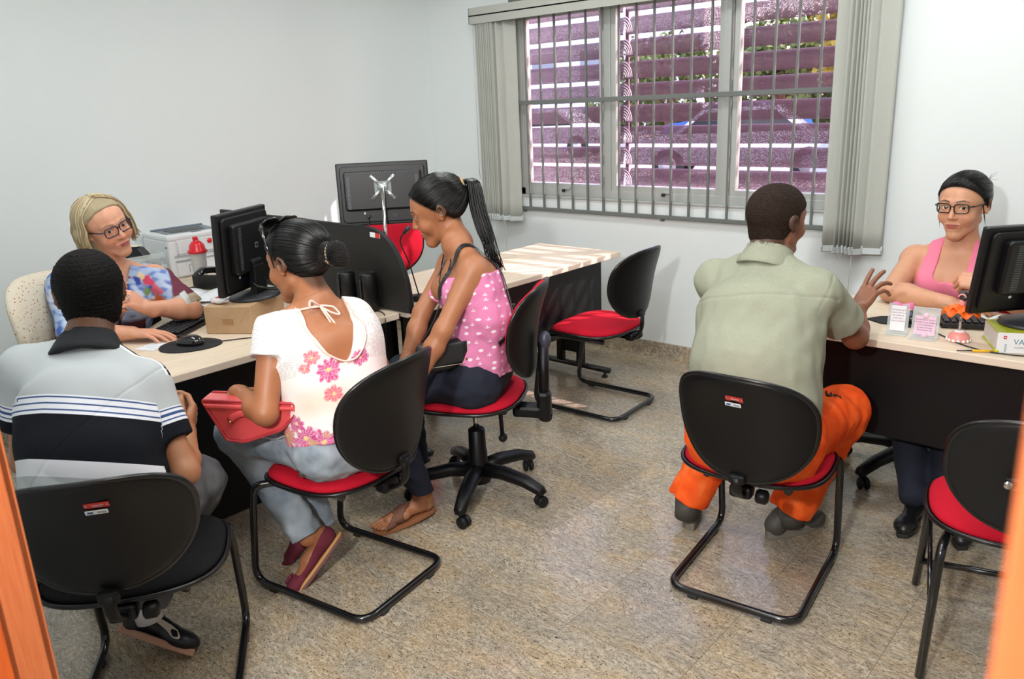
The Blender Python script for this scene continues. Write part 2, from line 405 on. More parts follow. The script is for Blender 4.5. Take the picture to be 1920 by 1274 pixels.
# corridor shell behind the camera, so the doorway opens onto something
co = MB(); co.box((-0.5, -1.55, CEIL_Z / 2), (3.4, 0.1, CEIL_Z), 0); co.box((-2.2, -0.75, CEIL_Z / 2), (0.1, 1.6, CEIL_Z), 0); co.box((1.2, -0.75, CEIL_Z / 2), (0.1, 1.6, CEIL_Z), 0)
struct(co.build('wall_corridor', m_wall))
for nm, c, d in (('baseboard_back', ((WX + RXW) / 2, WY - 0.009, 0.05), (RXW - WX, 0.018, 0.10)), ('baseboard_left', (WX + 0.009, (FY + WY) / 2, 0.05), (0.018, WY - FY, 0.10)),
                 ('baseboard_right', (RXW - 0.009, (FY + WY) / 2, 0.05), (0.018, WY - FY, 0.10))):
    struct(MB().box(c, d, 0.001).build(nm, m_skirt))
# ---- orange wooden doorway
def wood_paint(name, c1, c2, scale=(3, 3, 60)):
    k = NT(name); tc = k.n('TexCoord'); mp = k.n('Mapping'); mp.inputs['Scale'].default_value = scale; k.l(tc, 'Object', mp, 'Vector')
    nz = k.n('TexNoise', ins={'Scale': 6.0, 'Detail': 5.0}); k.l(mp, 'Vector', nz, 'Vector'); r = k.ramp(nz, 'Fac', [(0.3, c1), (0.7, c2)]); k.l(r, 'Color', k.b, 'Base Color'); k.set(rough=0.5, spec=0.3); return k.m
m_or = wood_paint('orange_varnished_wood', '#b8501f', '#cb6229', (40, 40, 2)); m_or2 = wood_paint('orange_wood_edge', '#b45f34', '#c06d42', (40, 40, 2))
dr = MB()
dr.box((DX0 - 0.015, FY - 0.05, 1.065), (0.03, 0.10, 2.13), 0.002); dr.box((DX1 + 0.015, FY - 0.05, 1.065), (0.03, 0.10, 2.13), 0.002); dr.box(((DX0 + DX1) / 2, FY - 0.05, 2.115), (DX1 - DX0, 0.10, 0.03), 0.002)
dr.box((DX0 - 0.045, FY + 0.006, 1.08), (0.07, 0.012, 2.16), 0.002); dr.box((DX1 + 0.045, FY + 0.006, 1.08), (0.07, 0.012, 2.16), 0.002)
fr = struct(dr.build('trim_1', m_or2))
dl = MB(); dl.box((DX0 - 0.008, -0.17, 1.05), (0.035, 0.84, 2.08), 0.002)
leaf = struct(dl.build('door_1', m_or))
st = MB()
def plate(m, y0, y1, z0, z1, x, r, mi=0):
    pts = rrect(y1 - y0, z1 - z0, r, 5, (y0 + y1) / 2, (z0 + z1) / 2)
    m.prism(pts, 0, 0.0012, T=Matrix(((0, 0, 1, x), (1, 0, 0, 0), (0, 1, 0, 0), (0, 0, 0, 1))), mi=mi)
sx = DX0 + 0.0097
plate(st, 0.04, 0.235, 0.80, 1.01, sx, 0.03, 1); plate(st, 0.046, 0.229, 0.806, 1.004, sx + 0.0006, 0.018, 0)
plate(st, 0.06, 0.205, 0.84, 0.90, sx + 0.0012, 0.002, 2)
sg = tag(st.build('door_sticker', [plain('sticker_grey', '#6f6a70', 0.5), plain('sticker_white', '#e9e2d8', 0.5), plain('sticker_green', '#b9d8b4', 0.5), plain('sticker_blue', '#4f86c8', 0.5)]),
         'grey rounded notice with white rim stuck on the orange door at left', 'sticker')
# ---- window
m_alu = plain('aluminium_frame', '#b9bdb9', 0.4, metal=0.25, spec=0.5)
k = NT('tinted_window_glass'); tr = k.n('BsdfTransparent'); tr.inputs[0].default_value = (0.96, 0.86, 0.91, 1); gl = k.n('BsdfGlossy'); gl.inputs['Roughness'].default_value = 0.02
mx = k.n('MixShader'); fr_ = k.n('LayerWeight'); fr_.inputs['Blend'].default_value = 0.12; k.l(fr_, 'Fresnel', mx, 0); k.l(tr, 0, mx, 1); k.l(gl, 0, mx, 2); k.l(mx, 0, k.out, 'Surface'); m_glass = k.m
win = thing('window_1', None, None, (0, 0, 0)); win['kind'] = 'structure'
YF = WY + 0.07
f1 = MB()
for c, d in ((((OX0 + OX1) / 2, YF, OZ0 + 0.03), (OX1 - OX0, 0.07, 0.05)), (((OX0 + OX1) / 2, YF, OZ1 - 0.02), (OX1 - OX0, 0.07, 0.04)), ((OX0 + 0.02, YF, (OZ0 + OZ1) / 2), (0.04, 0.07, OZ1 - OZ0)), ((OX1 - 0.02, YF, (OZ0 + OZ1) / 2), (0.04, 0.07, OZ1 - OZ0)),
             ((-2.94, YF, (OZ0 + OZ1) / 2), (0.05, 0.076, OZ1 - OZ0 - .01)), ((-2.14, YF, (OZ0 + OZ1) / 2), (0.05, 0.076, OZ1 - OZ0 - .01))): f1.box(c, d, 0.003)
f1.box(((OX0 + OX1) / 2, WY + 0.035, OZ0 + 0.004), (OX1 - OX0, 0.10, 0.012), 0.002)
struct(f1.build('window_frame', m_alu, win))
for a, b in ((-3.62, -2.965), (-2.915, -2.165), (-2.115, -1.40)):
    s_ = MB(); z0, z1 = OZ0 + 0.052, OZ1 - 0.04
    for c, d in ((((a + b) / 2, YF - .01, z0 + .018), (b - a, 0.04, 0.036)), (((a + b) / 2, YF - .01, z1 - .015), (b - a, 0.04, 0.03)), ((a + .018, YF - .01, (z0 + z1) / 2), (0.036, 0.044, z1 - z0)), ((b - .018, YF - .01, (z0 + z1) / 2), (0.036, 0.044, z1 - z0))): s_.box(c, d, 0.003)
    struct(s_.build('window_sash', m_alu, win))
    struct(MB().box(((a + b) / 2, YF - .01, (z0 + z1) / 2), (b - a - .06, 0.005, z1 - z0 - .06), 0).build('window_pane', m_glass, win))
    lt = MB(); xm = (a + b) / 2 + 0.03; lt.box((xm, YF - .04, z0 + .008), (0.055, 0.02, 0.014), 0.003); lt.box((xm - .02, YF - .05, z0 - .006), (0.018, 0.02, 0.02), 0.004, mi=1)
    struct(lt.build('window_latch', [m_alu, plain('black_plastic', '#1b1b1c', 0.4)], win))
# ---- grille of steel bars
m_gr = plain('grey_painted_steel', '#6b706d', 0.5, spec=0.4)
gr = thing('window_grille', 'dark grey steel security grille of upright bars across the window', 'window grille', (OX0 + 0.005, WY - 0.02, 0.88))
def gp(name, c, d): return MB().box(c, d, 0.002).build(name, m_gr, gr)
gw = 19 * 0.12
gp('rail', (gw / 2, 0, 0.006), (gw, 0.022, 0.022)); gp('rail', (gw / 2, 0, 0.695), (gw, 0.022, 0.026)); gp('rail', (gw / 2, 0, 1.33), (gw, 0.022, 0.022))
b0 = None
for i in range(20):
    if b0 is None: b0 = MB().box((0, -0.002, 0.67), (0.012, 0.014, 1.33), 0.002).build('bar', m_gr, gr); b0.location.x = 0
    else: b = b0.copy(); C.objects.link(b); b.parent = gr; b.location.x = i * 0.12
for x in (0.06, gw / 2, gw - .05): gp('wall_anchor', (x, 0.012, -0.01), (0.02, 0.024, 0.02))
# ---- vertical blind
k = NT('blind_fabric'); tc = k.n('TexCoord'); mp = k.n('Mapping'); mp.inputs['Scale'].default_value = (1, 1, 1); k.l(tc, 'Object', mp, 'Vector')
nz = k.n('TexNoise', ins={'Scale': 500.0, 'Detail': 2.0}); k.l(mp, 'Vector', nz, 'Vector'); r = k.ramp(nz, 'Fac', [(0.3, '#b9bcb4'), (0.7, '#cdcfc7')]); k.l(r, 'Color', k.b, 'Base Color'); k.set(rough=0.8, spec=0.15); k.bump(nz, 'Fac', 0.001, 0.4)
tl = k.n('BsdfTranslucent'); tl.inputs[0].default_value = L4('#c4c6bf'); mxs = k.n('MixShader'); mxs.inputs[0].default_value = 0.18; k.l(k.b, 0, mxs, 1); k.l(tl, 0, mxs, 2); k.l(mxs, 0, k.out, 'Surface')
m_blind = k.m; m_clip = plain('clear_plastic_clip', '#cfd6d6', 0.25); m_cord = plain('white_cord', '#c9cdcc', 0.5)
bl = thing('vertical_blind', 'pale grey vertical fabric blind drawn open to both sides of the window', 'blind', (-3.94, WY - 0.115, 0.0))
hb = MB(); hb.box((1.40, 0.045, 2.135), (2.80, 0.09, 0.012), 0.002); hb.prism([(0, 0), (2.8, 0), (2.8, 0.008), (0, 0.008)], 2.085, 2.185); hb.box((0.004, 0.05, 2.135), (0.008, 0.1, 0.1), 0.002); hb.box((2.796, 0.05, 2.135), (0.008, 0.1, 0.1), 0.002)
hb.build('headrail', m_blind, bl)
def slat(x, ang, z0, wd=0.089):
    m = MB(); a = R_(ang); ca, sa = math.cos(a), math.sin(a)
    m.sheet(lambda u, v: ((u - .5) * wd, 0.006 * (1 - (2 * u - 1) ** 2) + 0.002 * math.sin(v * 5 + x * 40), z0 + 0.0 + v * (2.085 - z0)), 6, 10, 0.0012)
    o = m.build('slat', m_blind, bl); o.location = (x, 0.045, 0); o.rotation_euler = (0, 0, a)
    c_ = MB(); c_.box((0, 0.002, z0 + 0.018), (wd + 0.004, 0.006, 0.03), 0.001)
    for s_ in (-1, 1): c_.box((s_ * wd / 2, 0.002, z0 + 0.034), (0.008, 0.009, 0.02), 0.002)
    c_.build('bottom_weight', m_clip, o)
for i in range(10): slat(0.062 + i * 0.016, 74 + (i % 3) * 3, 0.802 + 0.001 * (i % 3))
slat(0.25, 52, 0.80); slat(0.315, 28, 0.798)
for x, a in ((2.455, 18), (2.505, 52), (2.525, 60), (2.545, 66), (2.565, 60), (2.585, 55), (2.605, 40), (2.655, 14)): slat(x, a, 0.772 + 0.004 * math.sin(x * 60))
cd = MB(); cd.tube([(0.235, 0.02, 0.80), (0.236, 0.02, 0.60)], 0.0015, 6); cd.tube([(0.04, -0.004, 2.08), (0.035, -0.004, 1.1)], 0.0025, 6); cd.box((0.035, -0.004, 1.095), (0.01, 0.01, 0.03), 0.002)
cd.tube([(2.57, 0.02, 0.80), (2.565, 0.02, 0.58)], 0.0015, 6)
for x in (0.08, 2.5): cd.tube([(x + .03 * t, 0.01, 0.80 - 0.045 * math.sin(math.pi * t)) for t in [i / 8 for i in range(9)]], 0.0013, 6)
cd.build('cord', m_cord, bl)
# ---- brise-soleil outside
k = NT('perforated_mauve_metal'); k.set(col='#75606b', rough=0.45, metal=0.0); tr = k.n('BsdfTransparent'); mx = k.n('MixShader')
tc = k.n('TexCoord'); vo = k.n('TexVoronoi', ins={'Scale': 320.0}); k.l(tc, 'Object', vo, 'Vector')
rr = k.ramp(vo, 'Distance', [(0.40, (0, 0, 0)), (0.44, (1, 1, 1))]); k.l(rr, 'Color', mx, 0); k.l(tr, 0, mx, 1); k.l(k.b, 0, mx, 2); k.l(mx, 0, k.out, 'Surface'); m_louv = k.m
m_rib = plain('white_rib', '#e6e1ea', 0.5)
def louvre(name, label, x0, x1, z0, n, dz, tilt=32, ribs=False, grp='sunshade louvre banks outside the window'):
    t = thing(name, label, 'sunshade', (x0, WY + 0.36, z0), 0, grp); L = x1 - x0; s0 = r0 = None
    for i in range(n):
        if s0 is None:
            pr = []
            for j in range(13):
                a = math.pi * j / 12; pr.append((0.061 * math.cos(a), 0.017 * math.sin(a)))
            for j in range(11, 0, -1):
                a = math.pi * j / 12; pr.append((0.061 * math.cos(a), 0.017 * math.sin(a) - 0.0025))
            m = MB(); m.prism(pr, 0, L, T=Matrix(((0, 0, 1, 0), (1, 0, 0, 0), (0, 1, 0, 0), (0, 0, 0, 1))) , smooth=False)
            s0 = m.build('slat', m_louv, t); s0.rotation_euler = (R_(64), 0, 0); s = s0
            if ribs:
                rb = MB()
                for q in range(5):
                    rad = 0.022 + q * 0.0135; rb.tube([(rad * .85 * math.cos(R_(a)), -0.075, -0.045 + rad * 1.25 * math.sin(R_(a))) for a in range(0, 96, 12)], 0.0030, 6)
                r0 = rb.build('end_rib', m_rib, t); r0.location = (0.0, 0, 0)
        else:
            s = s0.copy(); C.objects.link(s); s.parent = t; s.location = (0, 0, i * dz)
            if ribs: rr_ = r0.copy(); C.objects.link(rr_); rr_.parent = t; rr_.location = (0, 0, i * dz)
    for x in (0.02, L - .02):
        MB().box((x, 0.05, (n - 1) * dz / 2), (0.025, 0.012, n * dz + .1), 0.002).build('upright', plain('mauve_metal', '#77586c', 0.5), t)
    return t
louvre('sunshade_louvre', 'bank of mauve horizontal louvre slats outside the left window pane', -4.3, -3.02, 0.945, 10, 0.1335)
louvre('sunshade_louvre', 'long bank of mauve louvre slats with ribbed ends outside the middle and right panes', -2.99, 0.4, 0.945, 10, 0.1335, ribs=True)
# ---- outdoors
m_pave = plain('sunlit_paving', '#c9bfb6', 0.9, vary=0.15, bscale=3); m_grass = plain('lawn', '#6f7a3e', 0.9, vary=0.3, bscale=6)
struct(MB().box((-14, 30, -0.12), (80, 50, 0.1), 0).build('ground', m_pave))
m_leaf = plain('tree_leaves', '#5f6f35', 0.7, vary=0.5, bscale=3.0); m_leaf2 = plain('tree_leaves_yellow', '#a8953a', 0.7, vary=0.4, bscale=3.0); m_bark = plain('bark', '#6a4a3a', 0.9)
rng = random.Random(5)
def tree(x, y, h, r, lab, ml, low=0.35):
    t = thing('tree', lab, 'tree', (x, y, -0.07), 0, 'trees outside the window')
    tk = MB(); tk.tube([(0, 0, 0), (0.1, 0.05, h * .35), (-0.05, 0, h * .7)], [0.16, 0.13, 0.06], 8)
    for i in range(5):
        a = rng.random() * 6.28; tk.tube([(0, 0, h * .33), (r * .5 * math.cos(a), r * .5 * math.sin(a), h * .62)], [0.07, 0.03], 6)
    tk.build('trunk', m_bark, t)
    vs = []; fs = []
    for i in range(2600):
        a = rng.random() * 6.283; b = math.acos(2 * rng.random() - 1); q = r * (0.55 + 0.45 * rng.random()) * (0.85 + 0.2 * math.sin(a * 3 + b * 4))
        p = Vector((q * math.sin(b) * math.cos(a), q * math.sin(b) * math.sin(a), h * low + (h * (1 - low)) * (0.5 + 0.5 * math.cos(b) * q / r)))
        u = Vector((rng.uniform(-1, 1), rng.uniform(-1, 1), rng.uniform(-1, 1))).normalized() * rng.uniform(.08, .17); v = u.cross(Vector((rng.uniform(-1, 1), rng.uniform(-1, 1), 1))).normalized() * 0.08
        o = len(vs); vs += [p - u, p + v, p + u, p - v]; fs.append((o, o + 1, o + 2, o + 3))
    MB().raw(vs, fs).build('crown', ml, t)
tree(-9.9, 23.0, 3.9, 1.9, 'low dark green tree seen through the middle pane louvres', m_leaf); tree(-6.9, 21.0, 4.6, 1.6, 'yellow-green tree right of the middle of the window', m_leaf2, .3)
tree(-15.5, 26, 3.9, 2.2, 'small green tree beside the white building', m_leaf); tree(-4.2, 19.0, 5.0, 1.7, 'tall yellow-leaved tree behind the right window pane', m_leaf2, .25); tree(-10.5, 36, 5.2, 3.2, 'far broad dark tree behind the parked cars', m_leaf, .3); tree(-6.0, 30, 5.6, 3.4, 'far tree behind the right pane', m_leaf, .25)
hg = MB(); vs = []; fs = []
for i in range(7000):
    p = Vector((rng.uniform(-21, 4), rng.uniform(27.5, 29.5), 0)); hh = 2.6 + .5 * math.sin(p.x * 1.3) + .4 * math.sin(p.x * 3.1 + 1) - (1.1 if p.x < -15 else 0); p.z = rng.uniform(.35, hh)
    u = Vector((rng.uniform(-1, 1), rng.uniform(-.5, .5), rng.uniform(-1, 1))).normalized() * rng.uniform(.12, .26); v = u.cross(Vector((rng.uniform(-1, 1), rng.uniform(-1, 1), 1))).normalized() * .13; o = len(vs); vs += [p - u, p + v, p + u, p - v]; fs.append((o, o + 1, o + 2, o + 3))
hg.raw(vs, fs); hd = hg.build('hedge', m_leaf); tag(hd, 'long dark green hedge behind the parked cars', 'hedge', kind='stuff')
bd = thing('white_building', 'long white building beyond the left window pane', 'building', (-30, 38, -0.07))
MB().box((0, 0, 3.0), (22, 6, 6.0), 0.02).build('wall', plain('white_render', '#e9ebee', 0.8), bd)
for i in range(6): MB().box((-8 + i * 3.2, -3.02, 3.4), (1.6, 0.06, 1.4), 0.01).build('window', plain('far_glass', '#7b8794', 0.2), bd)
MB().box((0, 0, 6.1), (22.6, 6.6, 0.25), 0.02).build('roof', plain('pale_roof', '#cfd2d4', 0.7), bd)
def car(x, y, rz, colr, lab):
    t = thing('car', lab, 'car', (x, y, -0.07), rz, 'parked cars outside')
    pf = [(-2.1, .35), (-2.1, .75), (-1.9, .85), (-1.2, .92), (-.65, 1.38), (.75, 1.42), (1.35, .95), (2.0, .85), (2.12, .6), (2.1, .32)]
    T = Matrix(((1, 0, 0, 0), (0, 0, -1, 0), (0, 1, 0, 0), (0, 0, 0, 1)))
    MB().prism(pf, -0.83, 0.83, 0.05, T=T).build('body', plain('car_paint_' + colr[1:], colr, 0.25, coat=0.6), t)
    MB().prism([(-1.08, .93), (-.6, 1.32), (.7, 1.35), (1.2, .95)], -0.84, 0.84, 0.01, T=T).build('windows', plain('car_glass', '#22262b', 0.08), t)
    for a in (-1.3, 1.35):
        for s in (-1, 1):
            w_ = MB(); w_.lathe([(0.0, -.1), (.2, -.1), (.31, -.08), (.33, 0), (.31, .08), (.2, .1), (0, .1)], seg=20, T=T_(a, s * .78, .33) @ RX(90)); w_.lathe([(0, .101), (.17, .101), (.18, .11), (0, .112)], seg=16, T=T_(a, s * .78, .33) @ RX(90 if s < 0 else -90), mi=1)
            w_.build('wheel', [plain('tyre', '#1d1d1e', 0.8), plain('hubcap', '#a9adb0', 0.3, 0.6)], t)
car(-16.6, 20.5, R_(15), '#e4e6ea', 'white car at the far left of the window'); car(-11.6, 23.6, R_(8), '#2f5aa8', 'blue car seen low through the middle pane'); car(-7.6, 15.6, R_(20), '#dfe3e8', 'white car low behind the right pane'); car(-3.2, 14.2, R_(10), '#9aa3ad', 'silver car at the far right of the car park')
# ---- ceiling lights (above the frame)
for i, (x, y) in enumerate(TUBES):
    t = thing('ceiling_light', 'white surface-mounted twin-tube ceiling light', 'ceiling light', (x, y, CEIL_Z), 0, 'ceiling lights')
    MB().box((0, 0, -0.02), (1.25, 0.28, 0.04), 0.004).build('housing', m_ceil, t)
    for s in (-1, 1): MB().tube([(-0.58, s * .07, -.06), (0.58, s * .07, -.06)], 0.013, 12).build('tube_lamp', emis('fluorescent_tube', '#f4fbff', 3.0) if i + s == -1 else bpy.data.materials['fluorescent_tube'], t)
# ================================================================ FURNITURE
m_red = plain('red_wool_fabric', '#b81329', 0.9, bump=0.0012, bscale=420, spec=0.2, vary=0.18)
m_blkfab = plain('black_fabric', '#161618', 0.9, bump=0.0012, bscale=420, spec=0.2, vary=0.15)
m_shell = plain('black_textured_plastic', '#0b0b0d', 0.40, bump=0.0004, bscale=600, spec=0.3)
m_bead = plain('black_edge_profile', '#0e0f11', 0.28, spec=0.5)
m_tube = plain('black_gloss_steel', '#101113', 0.22, spec=0.6, coat=0.3)
m_chrome = plain('chrome', '#c8c8c6', 0.12, metal=1.0)
m_glide = plain('grey_rubber', '#26282b', 0.6)
def sup(t, a, b, n, egg=0.0):
    c, s = math.cos(t), math.sin(t); x = a * math.copysign(abs(c) ** (2 / n), c); y = b * math.copysign(abs(s) ** (2 / n), s)
    return x * (1 + egg * y / b), y
def pad(a, b, n, egg, up, dn, curve, T, nr=10, nt=56, mi=0, edge=5):
    """a cushion over a superelliptic outline: thickness up above / dn below the curved mid-surface"""
    m = MB(); vs = []; fs = []
    def ring(sgn, th, rmax=1.0):
        out = []
        for i in range(nr + 1):
            r = math.sin(math.pi / 2 * i / nr) if i else 0.0; row = []
            for j in range(nt):
                x, y = sup(2 * math.pi * j / nt, a, b, n, egg); x *= r; y *= r
                row.append((x, y, curve(x, y) + sgn * th * (1 - r ** edge) ** 0.5))
            out.append(row)
        return out
    for sgn, th in ((1, up), (-1, dn)):
        if th <= 0: th = 1e-4
        g = ring(sgn, th); o = len(vs)
        for row in g: vs += row
        for i in range(nr):
            for j in range(nt):
                j2 = (j + 1) % nt; q = (o + i * nt + j, o + (i + 1) * nt + j, o + (i + 1) * nt + j2, o + i * nt + j2); fs.append(q if sgn > 0 else q[::-1])
    m.raw(vs, fs, True, mi, T); bm_weld(m); return m
def bm_weld(m):
    bm = bmesh.new(); vv = [bm.verts.new(v) for v in m.v]; 
    for f in m.f:
        try: bm.faces.new([vv[i] for i in f])
        except ValueError: pass
    bmesh.ops.remove_doubles(bm, verts=bm.verts[:], dist=2e-5); bm.verts.index_update()
    m.v = [tuple(v.co) for v in bm.verts]; m.f = [tuple(v.index for v in f.verts) for f in bm.faces]; m.s = [True] * len(m.f); m.m = [0] * len(m.f); bm.free()
SEATC = lambda x, y: 0.010 * (abs(x) / .22) ** 2 - 0.022 * max(0, (y - .08) / .14) ** 2 + 0.012 * max(0, (-y - .1) / .12) ** 2
BACKC = lambda x, y: 0.055 * (x / .21) ** 2 - 0.02 * (y / .17) ** 2
def seat_parts(root, z, mat, T=None, dark=False):
    T = T_(0, 0, z) if T is None else T
    pad(0.225, 0.215, 2.7, -0.03, 0.036, 0.012, SEATC, T @ T_(0, 0, 0.008)).build('seat', mat, root)
    o = pad(0.232, 0.222, 2.7, -0.03, 0.002, 0.020, SEATC, T @ T_(0, 0, 0.0)); o.build('seat_shell', m_shell, root)
    e = MB(); e.tube([(*sup(2 * math.pi * j / 72, 0.231, 0.221, 2.7, -0.03), 0) for j in range(72)], 0.0075, 8, closed=True)
    e.v = [(x, y, SEATC(x, y) + zz + z * 0) for x, y, zz in e.v]; e.v = [tuple(T @ Vector(v)) for v in e.v]
    e.build('edge_band', m_bead, root)
def back_parts(root, T, mat, a=0.207, b=0.172, n=2.45, egg=0.05, plate=False, shell=None):
    bk = pad(a - 0.006, b - 0.006, n, egg, 0.036, 0.002, BACKC, T @ T_(0, 0, 0.006)).build('backrest', mat, root)
    pad(a, b, n, egg, 0.001, 0.014, BACKC, T @ T_(0, 0, -0.002), edge=9).build('backrest_shell', shell or m_shell, bk)
    e = MB(); e.tube([(*sup(2 * math.pi * j / 72, a, b, n, egg), 0) for j in range(72)], 0.0075, 8, closed=True)
    e.v = [(x, y, BACKC(x, y) + zz) for x, y, zz in e.v]; e.v = [tuple(T @ Vector(v)) for v in e.v]; e.build('edge_band', m_bead, bk)
    if plate:
        p = MB(); zc = BACKC(-0.03, 0.11) - 0.0155
        p.prism(rrect(0.052, 0.017, 0.002), 0, 0.0012, T=T @ T_(plate, 0.105, zc) @ RX(180 - 13), mi=0)
        p.prism(rrect(0.047, 0.013, 0.002), 0, 0.0012, T=T @ T_(plate - .003, 0.088, zc - 0.003) @ RX(180 - 11), mi=1)
        for s in (-1, 1): p.ball((plate + s * .022, 0.105, zc - .0016), (0.0022, 0.0022, 0.0012), 8, T=T, mi=2)
        for i in range(3): p.box((plate + .002, 0.109 - i * .0036, zc - .0013), (0.030 - .006 * i, 0.0011, 0.0006), 0, T=T, mi=1 if i < 2 else 2)
        p.box((plate - .016, 0.088, zc - .0045), (0.012, 0.006, 0.0006), 0, T=T, mi=3)
        for i in range(6): p.box((plate + .0 + i * .003, 0.088, zc - .0045), (0.0012, 0.005, 0.0006), 0, T=T, mi=4)
        p.build('asset_plate', [plain('red_enamel', '#c5382f', 0.3), plain('white_label', '#dfe4e8', 0.4), m_chrome, plain('label_blue', '#3c5a8c', 0.4), m_shell], bk)['label'] = 'red riveted plate over a small white sticker'
    return bk
def TB(y, z, tilt, rot=0.0, x=0.0):
    """back pad frame: local x lateral, y up, z toward the sitter"""
    # local axes: X->x, Y->up, Z->forward(+y); leaning back by tilt
    B = Matrix(((1, 0, 0, 0), (0, 0, 1, 0), (0, 1, 0, 0), (0, 0, 0, 1)))
    return T_(x, y, z) @ RZ(rot) @ RX(tilt) @ B
def sled_chair(label, x, y, hd, mat, group=None, bz=0.69, by=-0.29, tilt=12, plate=False, brot=0.0, bx=0.0, bs=1.0, bh=1.0):
    t = thing('visitor_chair', label, 'chair', (x, y, 0), R_(hd - 90), group)
    seat_parts(t, 0.425, mat)
    r = 0.0125; W = 0.208; fz = 0.018
    f = MB(); f.tube([(-0.13, -0.13, 0.392), (-0.13, 0.13, 0.392), (-W, 0.20, 0.392), (-W, 0.215, 0.33), (-W, 0.262, fz), (-W, -0.245, fz), (W, -0.245, fz), (W, 0.262, fz), (W, 0.215, 0.33), (W, 0.20, 0.392), (0.13, 0.13, 0.392), (0.13, -0.13, 0.392)], r, 12, round_=0.065, steps=7)
    f.build('sled_frame', m_tube, t)
    MB().box((0, -0.02, 0.397), (0.27, 0.04, 0.008), 0.002).box((0, 0.09, 0.397), (0.27, 0.03, 0.008), 0.002).build('seat_bracket', m_tube, t)
    for gx, gy in ((-0.12, -0.247), (0.12, -0.247), (-W, 0.17), (W, 0.17)):
        MB().box((gx, gy, 0.005), (0.034, 0.022, 0.018) if abs(gx) < .2 else (0.022, 0.034, 0.018), 0.004).build('floor_glide', m_glide, t)
    j = MB(); j.tube([(bx * .5, -0.10, 0.398), (bx * .5, -0.235, 0.395), (bx, by - 0.004, 0.45), (bx, by - 0.006, bz - 0.16)], 0.016, 10, round_=0.05, flat=0.5)
    j.box((bx * .5, -0.215, 0.408), (0.07, 0.05, 0.042), 0.012); j.box((bx, by - .0, bz - 0.165), (0.05, 0.024, 0.03), 0.008)
    j.build('back_support', m_shell, t)
    k_ = MB(); k_.lathe([(0.0, 0), (0.018, 0), (0.023, 0.006), (0.022, 0.03), (0.015, 0.036), (0, 0.036)], seg=16, T=T_(0.045 + bx * .5, -0.215, 0.40) @ RY(90)); k_.build('adjusting_knob', m_shell, t)
    back_parts(t, TB(by, bz, tilt, brot, bx), mat, plate=plate, a=0.207 * bs, b=0.172 * bs * bh)
    return t
GP = 'visitor chairs on black sled frames'
ch_G = sled_chair('red visitor chair with black shell back under the man in the khaki shirt', -1.014, 2.313, 97, m_red, GP, bz=0.655, by=-0.31, plate=-0.0001, brot=-4, bx=0.03)
ch_M = sled_chair('red visitor chair with black shell back behind the woman in the flowered blouse', -2.106, 1.447, 189, m_red, GP, bz=0.69, by=-0.31, bx=-0.03, brot=4, bs=1.07)
ch_B = sled_chair('empty red visitor chair standing at the end of the far desk', -2.385, 3.313, 183, m_red, GP, bz=0.70, by=-0.27, bs=1.03)
ch_L = sled_chair('black-upholstered visitor chair under the man in the striped polo shirt', -2.06, 0.74, 145, m_blkfab, GP, bz=0.668, by=-0.30, tilt=16, plate=0.03, bs=1.03, bh=.93)
# ---- four-legged chair at lower right
t = thing('stacking_chair', 'red-seated four-legged chair with plain black back and chrome bolt at lower right', 'chair', (-0.295, 2.40, 0), R_(106.7 - 90)); ch_R = t
seat_parts(t, 0.415, m_red)
for s in (-1, 1):
    MB().tube([(s * .17, -0.10, 0.385), (s * .195, -0.19, 0.385), (s * .215, -0.245, 0.0)], 0.0125, 12, round_=0.05).build('leg', m_tube, t)
    MB().tube([(s * .17, 0.08, 0.385), (s * .20, 0.165, 0.385), (s * .215, 0.235, 0.0)], 0.0125, 12, round_=0.05).build('leg', m_tube, t)
    MB().tube([(s * .17, -0.12, 0.385), (s * .17, 0.12, 0.385)], 0.011, 10).build('seat_rail', m_tube, t)
    MB().tube([(s * .207, -0.215, 0.20), (s * .205, 0.16, 0.335)], 0.007, 8).build('side_strut', m_tube, t)
MB().tube([(-.213, 0.215, 0.10), (.213, 0.215, 0.10)], 0.0105, 10).build('crossbar', m_tube, t)
m_shell_m = plain('matt_black_plastic', '#121315', 0.55, bump=0.0005, bscale=600, spec=0.35)
bk = back_parts(t, TB(-0.285, 0.655, 13), m_red, a=0.213, b=0.165, n=2.5, egg=0.0, shell=m_shell_m)
q = MB(); q.tube([(0.09, -0.313, 0.645), (-0.09, -0.313, 0.645)], 0.017, 12, flat=0.35, flat_up=(0, 1, 0)); q.tube([(0, -0.315, 0.64), (0, -0.30, 0.46), (0, -0.18, 0.39)], 0.016, 10, round_=.05, flat=0.5); q.build('back_support', m_tube, t)
for s in (-1, 1): MB().ball((s * .085, -0.326 + .004, 0.645), (0.011, 0.006, 0.011), 12).build('bolt', m_chrome, t)
